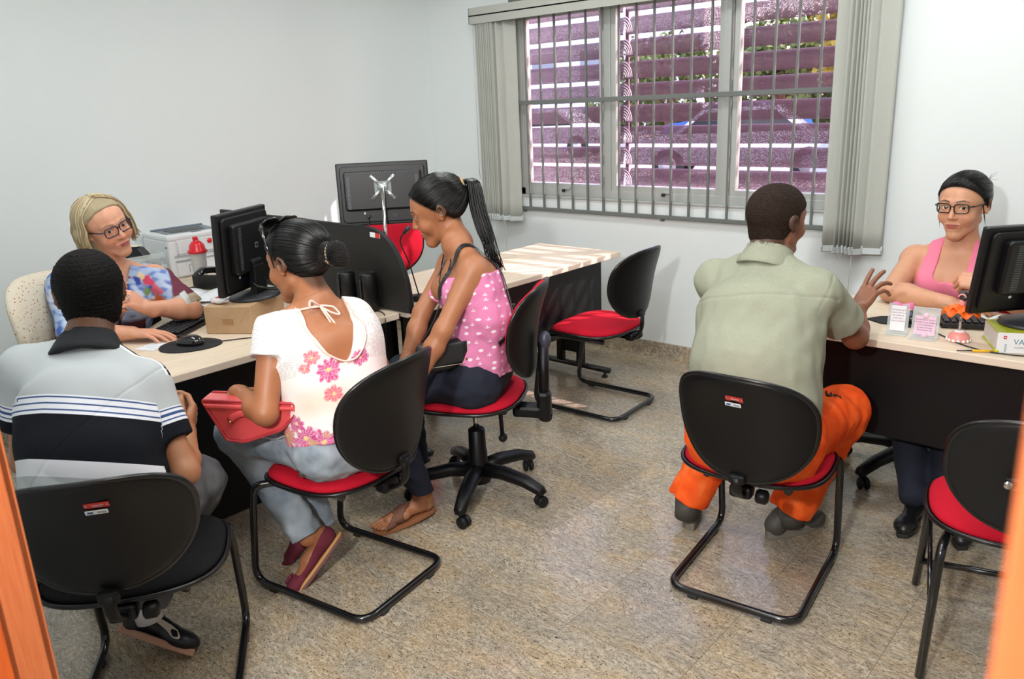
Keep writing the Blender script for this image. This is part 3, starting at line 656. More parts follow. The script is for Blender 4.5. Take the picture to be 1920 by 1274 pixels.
# ---- five-star swivel chairs
def star_base(root, bx, by, a0, r=0.295):
    for i in range(5):
        a = R_(a0 + 72 * i); dx, dy = math.cos(a), math.sin(a)
        m = MB(); m.tube([(bx + dx * .03, by + dy * .03, 0.115), (bx + dx * .12, by + dy * .12, 0.118), (bx + dx * .22, by + dy * .22, 0.102), (bx + dx * r, by + dy * r, 0.075), (bx + dx * (r + .012), by + dy * (r + .012), 0.062)], [0.037, 0.033, 0.030, 0.026, 0.018], 12, flat=0.85)
        ar = m.build('base_arm', m_shell, root)
        c = MB(); cx, cy = bx + dx * (r - .012), by + dy * (r - .012); ca = a + 1.1
        for s in (-1, 1):
            o = 0.013 * s; px, py = cx + math.cos(ca) * .012 - math.sin(ca) * o, cy + math.sin(ca) * .012 + math.cos(ca) * o
            c.lathe([(0, -.009), (.018, -.009), (.0235, -.006), (.025, 0), (.0235, .006), (.018, .009), (0, .009)], seg=20, T=T_(px, py, 0.025) @ Matrix.Rotation(ca, 4, 'Z') @ RX(90))
        c.tube([(cx, cy, 0.03), (cx, cy, 0.075)], 0.008, 8); c.box((cx, cy, 0.045), (0.03, 0.012, 0.02), 0.004, )
        c.build('caster', m_shell_m, ar)
def swivel_chair(label, x, y, hd, bofs=(0, 0), a0=20, back=True, sz=0.445, by=-0.27, bz=0.745, crochet=False):
    t = thing('swivel_chair', label, 'swivel chair', (x, y, 0), R_(hd - 90))
    seat_parts(t, sz, m_red)
    bx, bb = bofs; star_base(t, bx, bb, a0)
    m = MB(); m.lathe([(0.0, .06), (.050, .06), (.052, .10), (.041, .13), (.039, .20), (.036, .205), (.035, .29), (.030, .295), (0, .295)], c=(bx, bb, 0), seg=24); m.build('column_cover', m_shell, t)
    MB().tube([(bx, bb, .28), (bx, bb, sz - .045)], 0.013, 16).build('gas_piston', m_chrome, t)
    MB().box((bx, bb - .03, sz - .042), (0.15, 0.24, 0.035), 0.012).build('seat_mechanism', m_shell, t)
    MB().tube([(bx + .0, bb - .09, sz - .055), (bx + .0, bb - .105, sz - .07), (bx + .0, bb - .11, sz - .17)], 0.009, 8, round_=.02).ball((bx + .0, bb - .112, sz - .185), (.024, .018, .018), 12).build('height_lever', m_shell_m, t)
    bs_ = MB(); bs_.box((0, by + .03, sz - .045), (0.07, 0.12, 0.05), 0.014); bs_.box((0, by - .035, sz - .02), (0.06, 0.055, 0.12), 0.016); bs_.tube([(0, by - .035, sz - .05), (0, by - .038, bz - .06)], 0.021, 14)
    bs_.lathe([(0, 0), (.022, 0), (.028, .008), (.028, .03), (.018, .036), (0, .036)], seg=16, T=T_(0, by - .035, sz - .085) @ RX(10)); bs_.build('back_upright', m_shell, t)
    MB().ball((0, by - .045, bz - .055), (.026, .024, .038), 16).build('height_knob', plain('grey_blue_plastic', '#3a3a48', 0.4), t)
    bk = back_parts(t, TB(by, bz, 10), m_red, a=0.2, b=0.185)
    return t, bk
ch_S, _b = swivel_chair('red and black swivel chair under the woman in the pink sleeveless top', -2.165, 2.135, 208, (0.03, -0.01), a0=-35)
ch_F, _b = swivel_chair('swivel chair behind the right desk, mostly hidden, one base arm showing below the panel', -0.76, 3.60, 268, (0.05, 0.20), a0=-5, bz=0.62)
ch_D2, _b = swivel_chair('empty red swivel chair between the far desk and the left wall', -3.36, 2.99, 357, (0, 0), a0=5, bz=0.82)
ch_K, _b = swivel_chair('swivel chair with a cream crochet cover over its back, under the blonde woman', -3.27, 1.21, 20, (0, 0), a0=5, bz=0.80)
# crochet cover
k = NT('cream_crochet'); tc = k.n('TexCoord'); vo = k.n('TexVoronoi', ins={'Scale': 70.0}); k.l(tc, 'Object', vo, 'Vector'); r = k.ramp(vo, 'Distance', [(0.14, '#a5523f'), (0.24, '#ddd3bf')])
k.l(r, 'Color', k.b, 'Base Color'); k.set(rough=0.9, spec=0.1); k.bump(vo, 'Distance', 0.003, 0.6)
cc = pad(0.222, 0.20, 2.6, 0.02, 0.05, 0.028, BACKC, TB(-0.27, 0.80, 10)).build('crochet_cover', k.m, ch_K)
# ---- desks
k = NT('maple_laminate'); tc = k.n('TexCoord'); mp = k.n('Mapping'); mp.inputs['Scale'].default_value = (2.5, 0.35, 2.0); k.l(tc, 'Object', mp, 'Vector')
nz = k.n('TexNoise', ins={'Scale': 9.0, 'Detail': 6.0, 'Roughness': 0.65, 'Distortion': 0.6}); k.l(mp, 'Vector', nz, 'Vector')
r = k.ramp(nz, 'Fac', [(0.30, '#d3bfa6'), (0.5, '#dfcdb5'), (0.70, '#e6d6c1')]); k.l(r, 'Color', k.b, 'Base Color'); k.set(rough=0.42, spec=0.4); m_maple = k.m
k2 = k.m.copy(); k2.name = 'maple_laminate_crosswise'; [n for n in k2.node_tree.nodes if n.type == 'MAPPING'][0].inputs['Scale'].default_value = (0.35, 2.5, 2.0); m_maple2 = k2
m_edge = plain('maple_edge_band', '#e2d4c0', 0.4)
m_blk = plain('black_laminate', '#0b0b0d', 0.45, spec=0.3, bump=0.0003, bscale=300); m_blk2 = plain('black_steel_leg', '#161618', 0.4)
def top(name, poly, root, mat, z=0.74, th=0.028):
    m = MB(); m.prism(poly, z - th, z, 0.003); 
    zc = z - th / 2; fn = []
    o = m.build(name, [mat, m_edge], root)
    for p in o.data.polygons:
        if abs(p.normal.z) < 0.5: p.material_index = 1
    return o
def tleg(root, x, y, ax, ln=0.5, w=0.30, z1=0.712, ang=0):
    T = T_(x, y, 0) @ RZ(ang)
    m = MB(); m.tube([(-ln / 2, 0, 0.045), (ln / 2, 0, 0.045)], 0.022, 14, T=T, flat=0.75)
    for s in (-1, 1): m.lathe([(0, 0), (.018, 0), (.018, .01), (.008, .014), (.008, .04), (0, .04)], c=(s * (ln / 2 - .03), 0, 0), seg=12, T=T)
    m.build('foot', m_blk2, root)
    MB().box((-.075, 0, (0.05 + z1) / 2), (0.045, 0.035, z1 - .05), 0.004, T=T).box((.075, 0, (0.05 + z1) / 2), (0.045, 0.035, z1 - .05), 0.004, T=T).box((0, 0, (0.12 + z1) / 2), (0.11, 0.022, z1 - .12), 0.002, T=T).build('leg', m_blk, root)
# far desk
d2 = thing('desk', 'maple-topped desk with black panels nearest the window corner, lit by sun stripes', 'desk', (-2.84, 2.16, 0))
top('worktop', [(-.30, 0.0), (.30, 0.0), (.30, 1.61), (-.30, 1.61)], d2, m_maple)
MB().box((.20, 0.80, 0.515), (0.018, 1.50, 0.39), 0.001).build('modesty_panel', m_blk, d2)
tleg(d2, 0.0, 1.52, 0, 0.56); tleg(d2, 0.0, 0.09, 0, 0.56)
# near desk, L-shaped
d1 = thing('desk', 'L-shaped maple-topped desk with black panels, covered with office things', 'desk', (-2.56, 0.86, 0))
top('worktop', [(-.62, 0), (0, 0), (0, 1.27), (-1.40, 1.27), (-1.40, 1.50), (-1.905, 1.50), (-1.905, .70), (-.98, .70), (-.80, .62), (-.66, .46), (-.62, .30)], d1, m_maple)
MB().box((-.10, 0.66, 0.41), (0.018, 1.16, 0.60), 0.001).build('modesty_panel', m_blk, d1)
tleg(d1, -.30, .10, 0, 0.52); tleg(d1, -.30, 1.20, 0, 0.52); tleg(d1, -1.80, 1.0, 0, 0.46, ang=90)
MB().lathe([(0.030, -.001), (.030, .002), (.024, .003), (.022, -.006), (0, -.006)], c=(-.80, .735, .741), seg=24).build('cable_grommet', m_shell_m, d1)
# right desk
d3 = thing('desk', 'maple-topped desk with a black front panel on the right side of the room', 'desk', (-1.19, 2.79, 0))
top('worktop', [(0, 0), (1.9, 0), (1.9, .60), (0, .60)], d3, m_maple2)
MB().box((0.95, 0.075, 0.54), (1.80, 0.018, 0.345), 0.001).build('modesty_panel', m_blk, d3)
tleg(d3, 0.09, 0.30, 0, 0.5, ang=90); tleg(d3, 1.80, 0.30, 0, 0.5, ang=90)
# partition screen
pt = thing('desk_partition', 'black curved-end partition screen between the near and far desks', 'partition', (-2.49, 2.145, 0.70))
pf = [(0, 0.045), (0.0, 0.10), (-.012, .18), (-.045, .265), (-.10, .335), (-.165, .378), (-.24, .39), (-1.45, .40), (-1.45, 0.045)]
TT = Matrix(((1, 0, 0, 0), (0, 0, 1, 0), (0, 1, 0, 0), (0, 0, 0, 1)))
MB().prism(pf, -0.012, 0.012, 0.001, T=TT).build('panel', plain('black_felt_board', '#1c1b19', 0.6, bump=0.0003, bscale=500), pt)
MB().tube([(x, 0, z) for x, z in pf[:8]] + [(-1.45, 0, .40)], 0.0135, 8, round_=.03, flat=0.35, ).build('edge_band', m_shell_m, pt)
sk = MB(); sk.prism(rrect(.066, .021, .003), 0, 0.001, T=T_(-.185, -.0125, .362) @ RX(90) @ RZ(-3), mi=0); sk.prism(rrect(.030, .0205, .002), 0, 0.0012, T=T_(-.168, -.0127, .3615) @ RX(90) @ RZ(-3), mi=1)
sk.build('asset_plate', [bpy.data.materials['white_label'], bpy.data.materials['red_enamel']], pt)['label'] = 'white and red inventory plate'
# ================================================================ PEOPLE: shared anatomy
def frame(f, u):
    f = nrm(f); u = A(u); u = nrm(u - f * (u @ f)); s = np.cross(f, u); return np.stack([s, f, u], 1)     # columns: right, forward, up
def local(fn, O, Fm, k=1.0):
    O = A(O); return lambda p: fn(((p - O) @ Fm) / k) * k
def W_(O, Fm, q, k=1.0): return A(O) + Fm @ (A(q) * k)
def head_fn(fem=True, chub=0.0, mouth=0.0):
    j = 0.0 if fem else 0.004; c = chub
    cran = U(0.03, ell((0, -.018, .034), (.0765, .096, .083)), ell((0, .02, .03), (.068, .07, .07)))
    face = ell((0, .024, -.022), ((.058 if fem else .062) + c, .066, .086))
    jw = .043 if fem else .048; cw = .010 if fem else .014
    jaw = U(0.02, cap((jw + j + c, -.004, -.05), (cw + j, .062, -.097), .018 + c, .016), cap((-jw - j - c, -.004, -.05), (-cw - j, .062, -.097), .018 + c, .016), ell((0, .066, -.098), (.022, .022, .018)))
    chk = U(0.0, ell((.036, .058, -.032), (.025 + c, .026, .024)), ell((-.036, .058, -.032), (.025 + c, .026, .024)))
    brow = U(0.012, cap((.012, .087, .027), (.043, .070, .026), .0085, .008), cap((-.012, .087, .027), (-.043, .070, .026), .0085, .008))
    f = U(0.022, cran, face); f = U(0.018, f, jaw); f = U(0.02, f, chk); f = U(0.012, f, brow)
    f = U(0.012, f, ell((0, .078, -.062), (.026, .014, .022)))
    soc = U(0.0, ell((.031, .099, .007), (.017, .014, .0125)), ell((-.031, .099, .007), (.017, .014, .0125))); f = sub(f, soc, 0.010)
    nose = U(0.007, cap((0, .084, .020), (0, .104, -.026), .0062, .0095), ell((.0105, .093, -.030), (.0075, .010, .0068)), ell((-.0105, .093, -.030), (.0075, .010, .0068)))
    f = U(0.008, f, nose)
    f = sub(f, U(0.0, ell((.0068, .0985, -.0385), (.0036, .005, .0035)), ell((-.0068, .0985, -.0385), (.0036, .005, .0035))), 0.002)
    # lids over the eyes
    for s in (1, -1):
        lid = ell((s * .031, .0755, .0075), (.0148, .0142, .0132)); lid = sub(lid, ell((s * .0315, .089, .0060), (.0140, .012, .0058)), 0.0015); f = U(0.004, f, lid)
    lips = U(0.003, ell((0, .0862, -.0572), (.0275, .0082, .0042)), ell((0, .0858, -.0652), (.0240, .0084, .0052))); f = U(0.004, f, lips)
    f = sub(f, cap((-.028, .0905, -.0606), (.028, .0905, -.0606), .0014 + mouth), 0.002)
    for s in (1, -1):
        ca, sa = math.cos(R_(26)), math.sin(R_(26)); RE = [[ca, s * sa, 0], [-s * sa, ca, 0], [0, 0, 1]]
        ear = U(0.004, ell((s * .084, -.018, .007), (.0065, .018, .025), RE), ell((s * .079, -.008, -.016), (.006, .009, .013), RE), cap((s * .074, .0, .0), (s * .072, .004, -.02), .008, .006))
        ear = sub(ear, ell((s * .090, -.012, .005), (.005, .010, .015), RE), 0.003); f = U(0.005, f, ear)
    return f
def skin_cols(base, lip, hairline=None, hc='#1a1412', brow='#2a1d18', blush=0.08, fem=True):
    """local-space colour of a head: lips, eyebrows, scalp tone under the hair"""
    B = A(lin(base)); Lp = A(lin(lip)); Bw = A(lin(brow)); Hc = A(lin(hc))
    sm = lambda d, w: np.clip(0.5 - d / w, 0, 1)[:, None]
    lipf = U(0.002, ell((0, .096, -.0572), (.0265, .020, .0046)), ell((0, .096, -.0654), (.0235, .020, .0056)))
    br0 = U(0.0, *[cap((s * a, 0, b), (s * c, 0, d), r0, r1) for s in (1, -1) for a, b, c, d, r0, r1 in ((.014, .0300, .034, .0332, .0030, .0028), (.034, .0332, .049, .0280, .0026, .0012))])
    brf = lambda q: np.where(q[:, 1] > .03, br0(q * A((1, 0, 1))), 1.0)
    ey0 = U(0.0, *[cap((s * a, 0, b), (s * c, 0, d), .0013) for s in (1, -1) for a, b, c, d in ((.0185, .007, .026, .0132), (.026, .0132, .036, .0136), (.036, .0136, .046, .0075))])
    eyf = lambda q: np.where(q[:, 1] > .06, ey0(q * A((1, 0, 1))), 1.0)
    chf = U(0.0, ell((.04, .07, -.03), (.02, .03, .018)), ell((-.04, .07, -.03), (.02, .03, .018)), ell((0, .11, -.03), (.012, .015, .01)))
    def f(q):
        c = np.repeat(B[None], len(q), 0) * (1 + 0.05 * vnoise(q, 120)[:, None])
        c = c + (c * A((1.10, .86, .84)) - c) * sm(chf(q), .03) * blush * 5
        c = c + (Lp - c) * sm(lipf(q), .0025); c = c + (Bw - c) * sm(brf(q), .003) * 0.92; c = c + (Bw * .5 - c) * sm(eyf(q), .002) * (0.9 if fem else .5)
        if hairline is not None: c = c + (Hc - c) * sm(hairline(q), .012) * 0.75
        return c
    return f
def hand_fn(side=1, curl=(20, 20, 25, 30, 35), thumb=(35, 20), spread=4, k=1.0):
    """wrist at origin, fingers toward +y, back of hand +z; side=+1 right hand, -1 left hand"""
    s = -side; P = []
    base = [(.027, .083), (.0085, .088), (-.0105, .084), (-.028, .074)]; Ls = [(.040, .025, .021), (.045, .028, .022), (.041, .026, .021), (.033, .019, .018)]; rr = (.0092, .0094, .0088, .0078)
    palm = [ell((.0, .045, -.002), (.036, .046, .0135))]
    for i, (bx, by) in enumerate(base):
        palm.append(cap((s * bx * .5, .004, 0), (s * bx, by, 0), .014, .0105))
        a = 0.0; p = A((s * bx, by, 0)); sp = R_(spread * (1.5 - i)) * s; r = rr[i]; c = curl[i + 1]; cs = c if isinstance(c, (tuple, list)) else (c, c * 1.15, c * .8)
        for L_, da, r1 in zip(Ls[i], cs, (1, .93, .84)):
            a += R_(da); d = A((math.sin(sp) * math.cos(a), math.cos(sp) * math.cos(a), -math.sin(a))); q = p + d * L_; P.append(cap(p, q, r * r1, r * (r1 - .07))); p = q
    tb = A((s * .022, .018, -.006)); ta, tc = thumb
    d1 = nrm((s * math.sin(R_(ta + 18)), math.cos(R_(ta + 18)), -.35)); p1 = tb + d1 * .042; d2 = nrm((s * math.sin(R_(ta + 10 - tc)), math.cos(R_(ta + 10 - tc)), -.30)); p2 = p1 + d2 * .030; d3 = nrm((s * math.sin(R_(ta - 2 * tc)), math.cos(R_(ta - 2 * tc)), -.25)); p3 = p2 + d3 * .024
    pf = U(0.010, *palm); fg = U(0.0, *P); th = U(0.008, cap(tb, p1, .0145, .0115), cap(p1, p2, .011, .0098), cap(p2, p3, .0098, .0082))
    return U(0.007, U(0.005, pf, fg), th, cap((0, -.03, 0), (0, .012, 0), .0235, .022, 1.18, (1, 0, 0)))
m_skin = attr_mat('skin', rough=0.42, sss=0.12, bump=0.0004, bscale=900, spec=0.45)
m_eye = plain('eye_white', '#e9e4de', 0.12, spec=0.6); m_iris = plain('iris_brown', '#2a1810', 0.1, spec=0.8)
def hair_mat(name, c0, c1, rough=0.35, sx=90.0, sy=6.0, bump=0.0015, spec=0.5):
    k = NT(name); a = k.n('Attribute', attribute_name='pat'); mp = k.n('Mapping'); mp.inputs['Scale'].default_value = (sx, sy, sy); k.l(a, 'Vector', mp, 'Vector')
    nz = k.n('TexNoise', ins={'Scale': 1.0, 'Detail': 5.0, 'Roughness': 0.6}); k.l(mp, 'Vector', nz, 'Vector'); r = k.ramp(nz, 'Fac', [(0.3, c0), (0.7, c1)]); k.l(r, 'Color', k.b, 'Base Color'); k.set(rough=rough, spec=spec); k.bump(nz, 'Fac', bump, 1.0); return k.m
def strands(m, paths, r0, r1, seg=5, mi=0):
    for p in paths: m.tube(p, [r0 + (r1 - r0) * i / (len(p) - 1) for i in range(len(p))], seg, mi=mi)
class Body:
    """a seated figure: joints in world metres; builds skin, and offers the pieces clothes are grown from"""
    def __init__(s, J, fem=True, girth=1.0, limb=1.0, neck_r=None, bust=0.0):
        s.J = {k: A(v) for k, v in J.items() if k not in ('face', 'up')}; J_ = s.J; g = girth
        s.side_c = nrm(J_['shR'] - J_['shL']); s.side_p = nrm(J_['hipR'] - J_['hipL']); P = (J_['hipR'] + J_['hipL']) / 2; Sm = (J_['shR'] + J_['shL']) / 2
        s.P, s.Sm = P, Sm; up = nrm(Sm - P); s.up = up; s.fwd_c = nrm(np.cross(up, s.side_c)); s.fwd_p = nrm(np.cross(up, s.side_p))
        bow = s.J.get('back', (P + Sm) / 2 - s.fwd_c * 0.02); W1 = P * .62 + bow * .38 + up * .0; W2 = bow; C1 = bow * .4 + Sm * .6
        wr = .100 if fem else .112
        s.torso = U(0.05, cap(P + up * .0, W1, .106 * g, .104 * g, 1.28 if fem else 1.2, s.side_p), cap(W1, W2, .108 * g, wr * g, 1.25, s.side_c), cap(W2, C1, wr * g, .115 * g, 1.28, s.side_c), cap(C1, Sm - up * .055, .115 * g, .085 * g, 1.5, s.side_c))
        shd = [cap(J_['shL'] - up * .012, J_['shR'] - up * .012, .048 * g), cap(J_['neck'], J_['shL'] * .55 + J_['neck'] * .45 - up * .0, .048, .043), cap(J_['neck'], J_['shR'] * .55 + J_['neck'] * .45, .048, .043)]
        s.yoke = U(0.035, *shd)
        tl = [s.torso, s.yoke]
        if bust:
            for q in (-1, 1): tl.append(ell(C1 - up * .015 + s.fwd_c * (.085 * g) + s.side_c * q * .075, (.062 * bust, .062 * bust, .06 * bust)))
        s.trunk = U(0.04, *tl)
        nr = neck_r or (.047 if fem else .057)
        s.k = J.get('hs', 0.98 if fem else 1.03); s.HF = frame(J['face'], J.get('up', (0, 0, 1))); s.H = J_['head']
        s.neckf = U(0.03, cap(W_(s.H, s.HF, (0, -.022, -.045), s.k), J_['neck'] + up * .01, nr, nr * 1.12), cap(J_['neck'] + up * .01, Sm, nr * 1.1, .05))
        s.limbs = {}; l = limb
        for q in 'LR':
            if 'el' + q in J_:
                s.limbs['ua' + q] = U(0.03, cap(J_['sh' + q], J_['el' + q], .0475 * l, .038 * l), ell(J_['sh' + q] * .93 + J_['el' + q] * .07, ((.050 if fem else .055) * l,) * 3))
                m_ = J_['el' + q] * .7 + J_['wr' + q] * .3
                s.limbs['fa' + q] = U(0.02, cap(J_['el' + q], m_, .0375 * l, .040 * l), cap(m_, J_['wr' + q], .040 * l, .0255 * (1 if fem else 1.1)))
            if 'kn' + q in J_: s.limbs['th' + q] = cap(J_['hip' + q], J_['kn' + q], .090 * g, .060 * g)
            if 'an' + q in J_:
                kn, an = J_['kn' + q], J_['an' + q]; mm = kn * .7 + an * .3; bk_ = nrm(np.cross(np.cross(an - kn, s.fwd_p), an - kn)) * -.012
                s.limbs['sn' + q] = cap(kn * .42 + an * .58, an, .043, .036)
        s.hands = []; s.extra = []
    def hand(s, q, d, n, curl=(20, 20, 25, 30, 35), thumb=(35, 20), spread=4, k=1.0):
        d = nrm(d); n = A(n); n = nrm(n - d * (n @ d)); Fm = np.stack([np.cross(d, n), d, n], 1); s.hands.append((s.J['wr' + q], local(hand_fn(1 if q == 'R' else -1, curl, thumb, spread), s.J['wr' + q], Fm, k), d)); return s
    def skin(s, hf, limbs):
        hl = local(hf, s.H, s.HF, s.k); f = U(0.03, s.trunk, *[s.limbs[x] for x in limbs if x[:2] in ('th', 'sn')]) if any(x[:2] in ('th', 'sn') for x in limbs) else s.trunk
        for x in limbs:
            if x[:2] in ('ua', 'fa'): f = U(0.022, f, s.limbs[x])
        f = U(0.02, f, s.neckf); f = U(0.012, f, hl)
        for w_, h_, d in s.hands: f = U(0.012, f, h_)
        for e_ in s.extra: f = U(0.01, f, e_)
        s.skinf = f; return f
    def build(s, label, colf, limbs, origin, lo, hi, hf, h=0.005, hh=0.0026, group=None):
        f = s.skin(hf, limbs); cuts = [(s.H, .145)] + [(w_ + d * .055, .125) for w_, h_, d in s.hands] + getattr(s, 'fine', [])
        parts = []; near = lambda p: np.min([np.sqrt(((p - c) ** 2).sum(1)) - r for c, r in cuts], 0)
        parts.append(smesh(lambda p: np.maximum(f(p), -near(p) - .0035), lo, hi, h))
        for i, (c, r) in enumerate(cuts):
            def g(p, c=c, r=r, i=i):
                d = np.maximum(f(p), np.sqrt(((p - c) ** 2).sum(1)) - r)
                for c2, r2 in cuts[:i]: d = np.maximum(d, r2 - .002 - np.sqrt(((p - c2) ** 2).sum(1)))
                return d
            parts.append(smesh(g, c - r - .02, c + r + .02, hh))
        def cf(p):
            q = ((p - s.H) @ s.HF) / s.k; c = colf(q); far = np.sqrt((q * q).sum(1)) > .16; b = colf(q[:1] * 0 + A((0, .05, -.3)))[0]
            c[far] = b * (1 + .04 * vnoise(p[far], 60)[:, None])
            for w_, h_, d in s.hands:      # knuckles and palms a little redder
                m_ = np.clip(1 - np.sqrt(((p - w_ - d * .09) ** 2).sum(1)) / .05, 0, 1)[:, None]; c = c * (1 + m_ * (A((.08, -.04, -.05))))
            return c
        o = mesh_obj('person', parts, m_skin, None, cf, off=origin); o.location = origin; tag(o, label, 'person', group)
        s.root = o; s.o = origin
        for sd in (1, -1):
            e = MB(); c = W_(s.H, s.HF, (sd * .031, .0748, .0072), s.k); look = getattr(s, 'look', None); ld = s.HF @ nrm(look if look is not None else (0, 1, -.05))
            e.ball(tuple(c), .0128 * s.k, 20); ic = c + ld * .0102 * s.k
            fm = frame(ld, s.HF[:, 2]); M4 = Matrix(((*fm[0], ic[0]), (*fm[1], ic[1]), (*fm[2], ic[2]), (0, 0, 0, 1)))
            e.ball((0, 0, 0), (.0066 * s.k, .0035 * s.k, .0066 * s.k), 16, T=M4, mi=1)
            e.build('eye', [m_eye, m_iris], o, off=origin)
        return o
    def part(s, name, f, lo, hi, h, mat, colf=None, uvf=None): return mesh_obj(name, [smesh(f, lo, hi, h)], mat, s.root, colf, s.o, uvf)
    def torso_uv(s):
        """(across, up the back, depth) in the chest frame, metres from the shoulder line"""
        Fm = np.stack([s.side_c, s.up, s.fwd_c], 1); return lambda p: (p - s.Sm) @ Fm
    def hl(s, fn): return local(fn, s.H, s.HF, s.k)
def short_hair(t=.008, front=.088, line=.058, nape=-.062):
    """cap of hair in head space: grown skull cut along the hairline"""
    c = U(0.03, ell((0, -.018, .034), (.0765 + t, .096 + t, .083 + t)), ell((0, .02, .03), (.068 + t, .07 + t, .07 + t)), ell((0, -.036, -.04), (.060 + t, .052 + t, .055 + t)))
    reg = inter(half((0, front - .022, line), (0, 1, -.82)), half((0, -.06, nape), (0, .42, -1)), 0.01)
    side = half((0, .012, 0), (0, 1, -.15))     # nothing forward of the sideburns below the temple
    reg = inter(reg, lambda q: np.where(q[:, 2] < .035, side(q), side(q) - (q[:, 2] - .035) * 2.2), 0.006)
    ears = U(0.0, ell((.090, -.012, -.002), (.019, .024, .031)), ell((-.090, -.012, -.002), (.019, .024, .031)))
    return sub(inter(c, reg, 0.008), ears, 0.004), reg
def bun_uv(H, Fm, g):
    """pattern coordinates for hair swept toward the gather direction g (head space)"""
    g = nrm(g); a = nrm(np.cross(g, (1, .2, .1))); b = np.cross(g, a)
    def f(p):
        q = (p - A(H)) @ Fm; return np.stack([np.arctan2(q @ b, q @ a), q @ g, np.zeros(len(q))], 1)
    return f
def glasses(B, mat, lensmat=None, w=.024, h=.017, name='glasses', y=.1, tilt=0):
    m = MB(); T = Matrix(((*B.HF[0], B.H[0]), (*B.HF[1], B.H[1]), (*B.HF[2], B.H[2]), (0, 0, 0, 1))) @ Matrix.Scale(B.k, 4)
    for s in (1, -1):
        pts = [(s * .031 + x, y - abs(s * .031 + x) * .12, .006 + z) for x, z in rrect(2 * w, 2 * h, .011, 4)]
        m.tube(pts, .0021, 8, closed=True, T=T)
        m.tube([(s * (.031 + w), y - .008, .014), (s * .069, y - .02, .014), (s * .0775, .02, .012), (s * .077, -.015, .006), (s * .072, -.03, -.012)], [.0026, .0026, .0018, .0016, .0016], 8, T=T, round_=.01)
    m.tube([(-.0075, y - .001, .012), (0, y + .001, .014), (.0075, y - .001, .012)], .0019, 8, T=T)
    o = m.build(name, mat, B.root, off=B.o)
    return o
m_specs = plain('black_acetate', '#0f0f12', 0.2, spec=0.6)
def cloth_mat(name, rough=0.8, **kw): return attr_mat(name, rough=rough, bump=0.0006, bscale=700, spec=0.2, sheen=0.0, **kw)
def sneaker(B, q, heel, toe, up, upper, sole_m, name='shoe', w=1.0, swoosh=None, laces=None, thick=.024):
    heel, toe = A(heel), A(toe); d = nrm(toe - heel); L_ = np.linalg.norm(toe - heel); Fm = frame(d, up); k_ = L_ / .27
    u = U(0.02, cap((0, .045, .055), (0, .07, .075), .034, .036), cap((0, .07, .062), (0, .16, .045), .036, .030), ell((0, .205, .036), (.046 * w, .062, .033)), ell((0, .045, .04), (.034, .04, .036)))
    u = inter(u, half((0, 0, .012), (0, 0, -1)), .004); u = inter(u, half((0, .05, .098), (0, -.45, 1)), .004)
    f = local(u, heel, Fm, k_); c = (heel + toe) / 2
    T = Matrix(((*Fm[0], heel[0]), (*Fm[1], heel[1]), (*Fm[2], heel[2]), (0, 0, 0, 1))) @ Matrix.Scale(k_, 4)
    o = B.part(name, f, c - .22, c + .22, .004, upper)
    out = [(.036 * w * (1 - (abs(t - .0)) * 0) * (math.sin(math.pi * min(max((t + .02) / 1.04, 0), 1)) ** .38) * (0.86 + .22 * t), .27 * t) for t in [i / 20 for i in range(21)]]; out = [(x * 1.02, y * .985) for x, y in out]
    poly = [(x, y) for x, y in out] + [(-x * (.86 if .2 < y / .27 < .6 else 1), y) for x, y in reversed(out[1:-1])]
    MB().prism(poly, 0.0, thick, 0.003, T=T, smooth=False).build('sole', sole_m, o, off=B.o)
    B._shoe_u = u
    return o, T

def swept_strands(B, reg, g, n, mat, name='hair_strands', lift=.0075, seed=1, r=.0011, wob=.006):
    """fine locks lying on the scalp from the hairline back to the gathering point g (head space)"""
    c0 = A((0, -.02, .034)); g = A(g); gd = nrm(g - c0); a0 = nrm(np.cross(gd, (1, .2, .1))); b0 = np.cross(gd, a0); rg = random.Random(seed); m = MB()
    sh = U(0.03, ell((0, -.020, .036), (.0775, .098, .086)), ell((0, .02, .034), (.066, .069, .068)))
    phis = np.radians(np.arange(10, 165, 3.0))
    for i in range(n):
        az = rg.random() * 6.283; cs = a0 * math.cos(az) + b0 * math.sin(az); D = np.cos(phis)[:, None] * gd + np.sin(phis)[:, None] * cs
        t = np.full(len(phis), .16)
        for _ in range(14): t = t - (sh(c0 + D * t[:, None]) - lift)
        P = c0 + D * t[:, None]; ins = reg(P) < rg.uniform(-.003, .004)
        if not ins[0] : continue
        k = int(np.argmin(ins)) if not ins.all() else len(phis)
        if k < 4: continue
        idx = np.linspace(0, k - 1, 8).astype(int); Q = P[idx]; w = rg.uniform(-1, 1) * wob; tw = np.cross(gd, cs)
        pts = [tuple(W_(B.H, B.HF, q + tw * w * math.sin(j * .45), B.k)) for j, q in enumerate(Q)]
        m.tube(pts, [r * 1.2] + [r * 1.3] * 6 + [r * .35], 4)
    return m.build(name, mat, B.root, off=B.o)

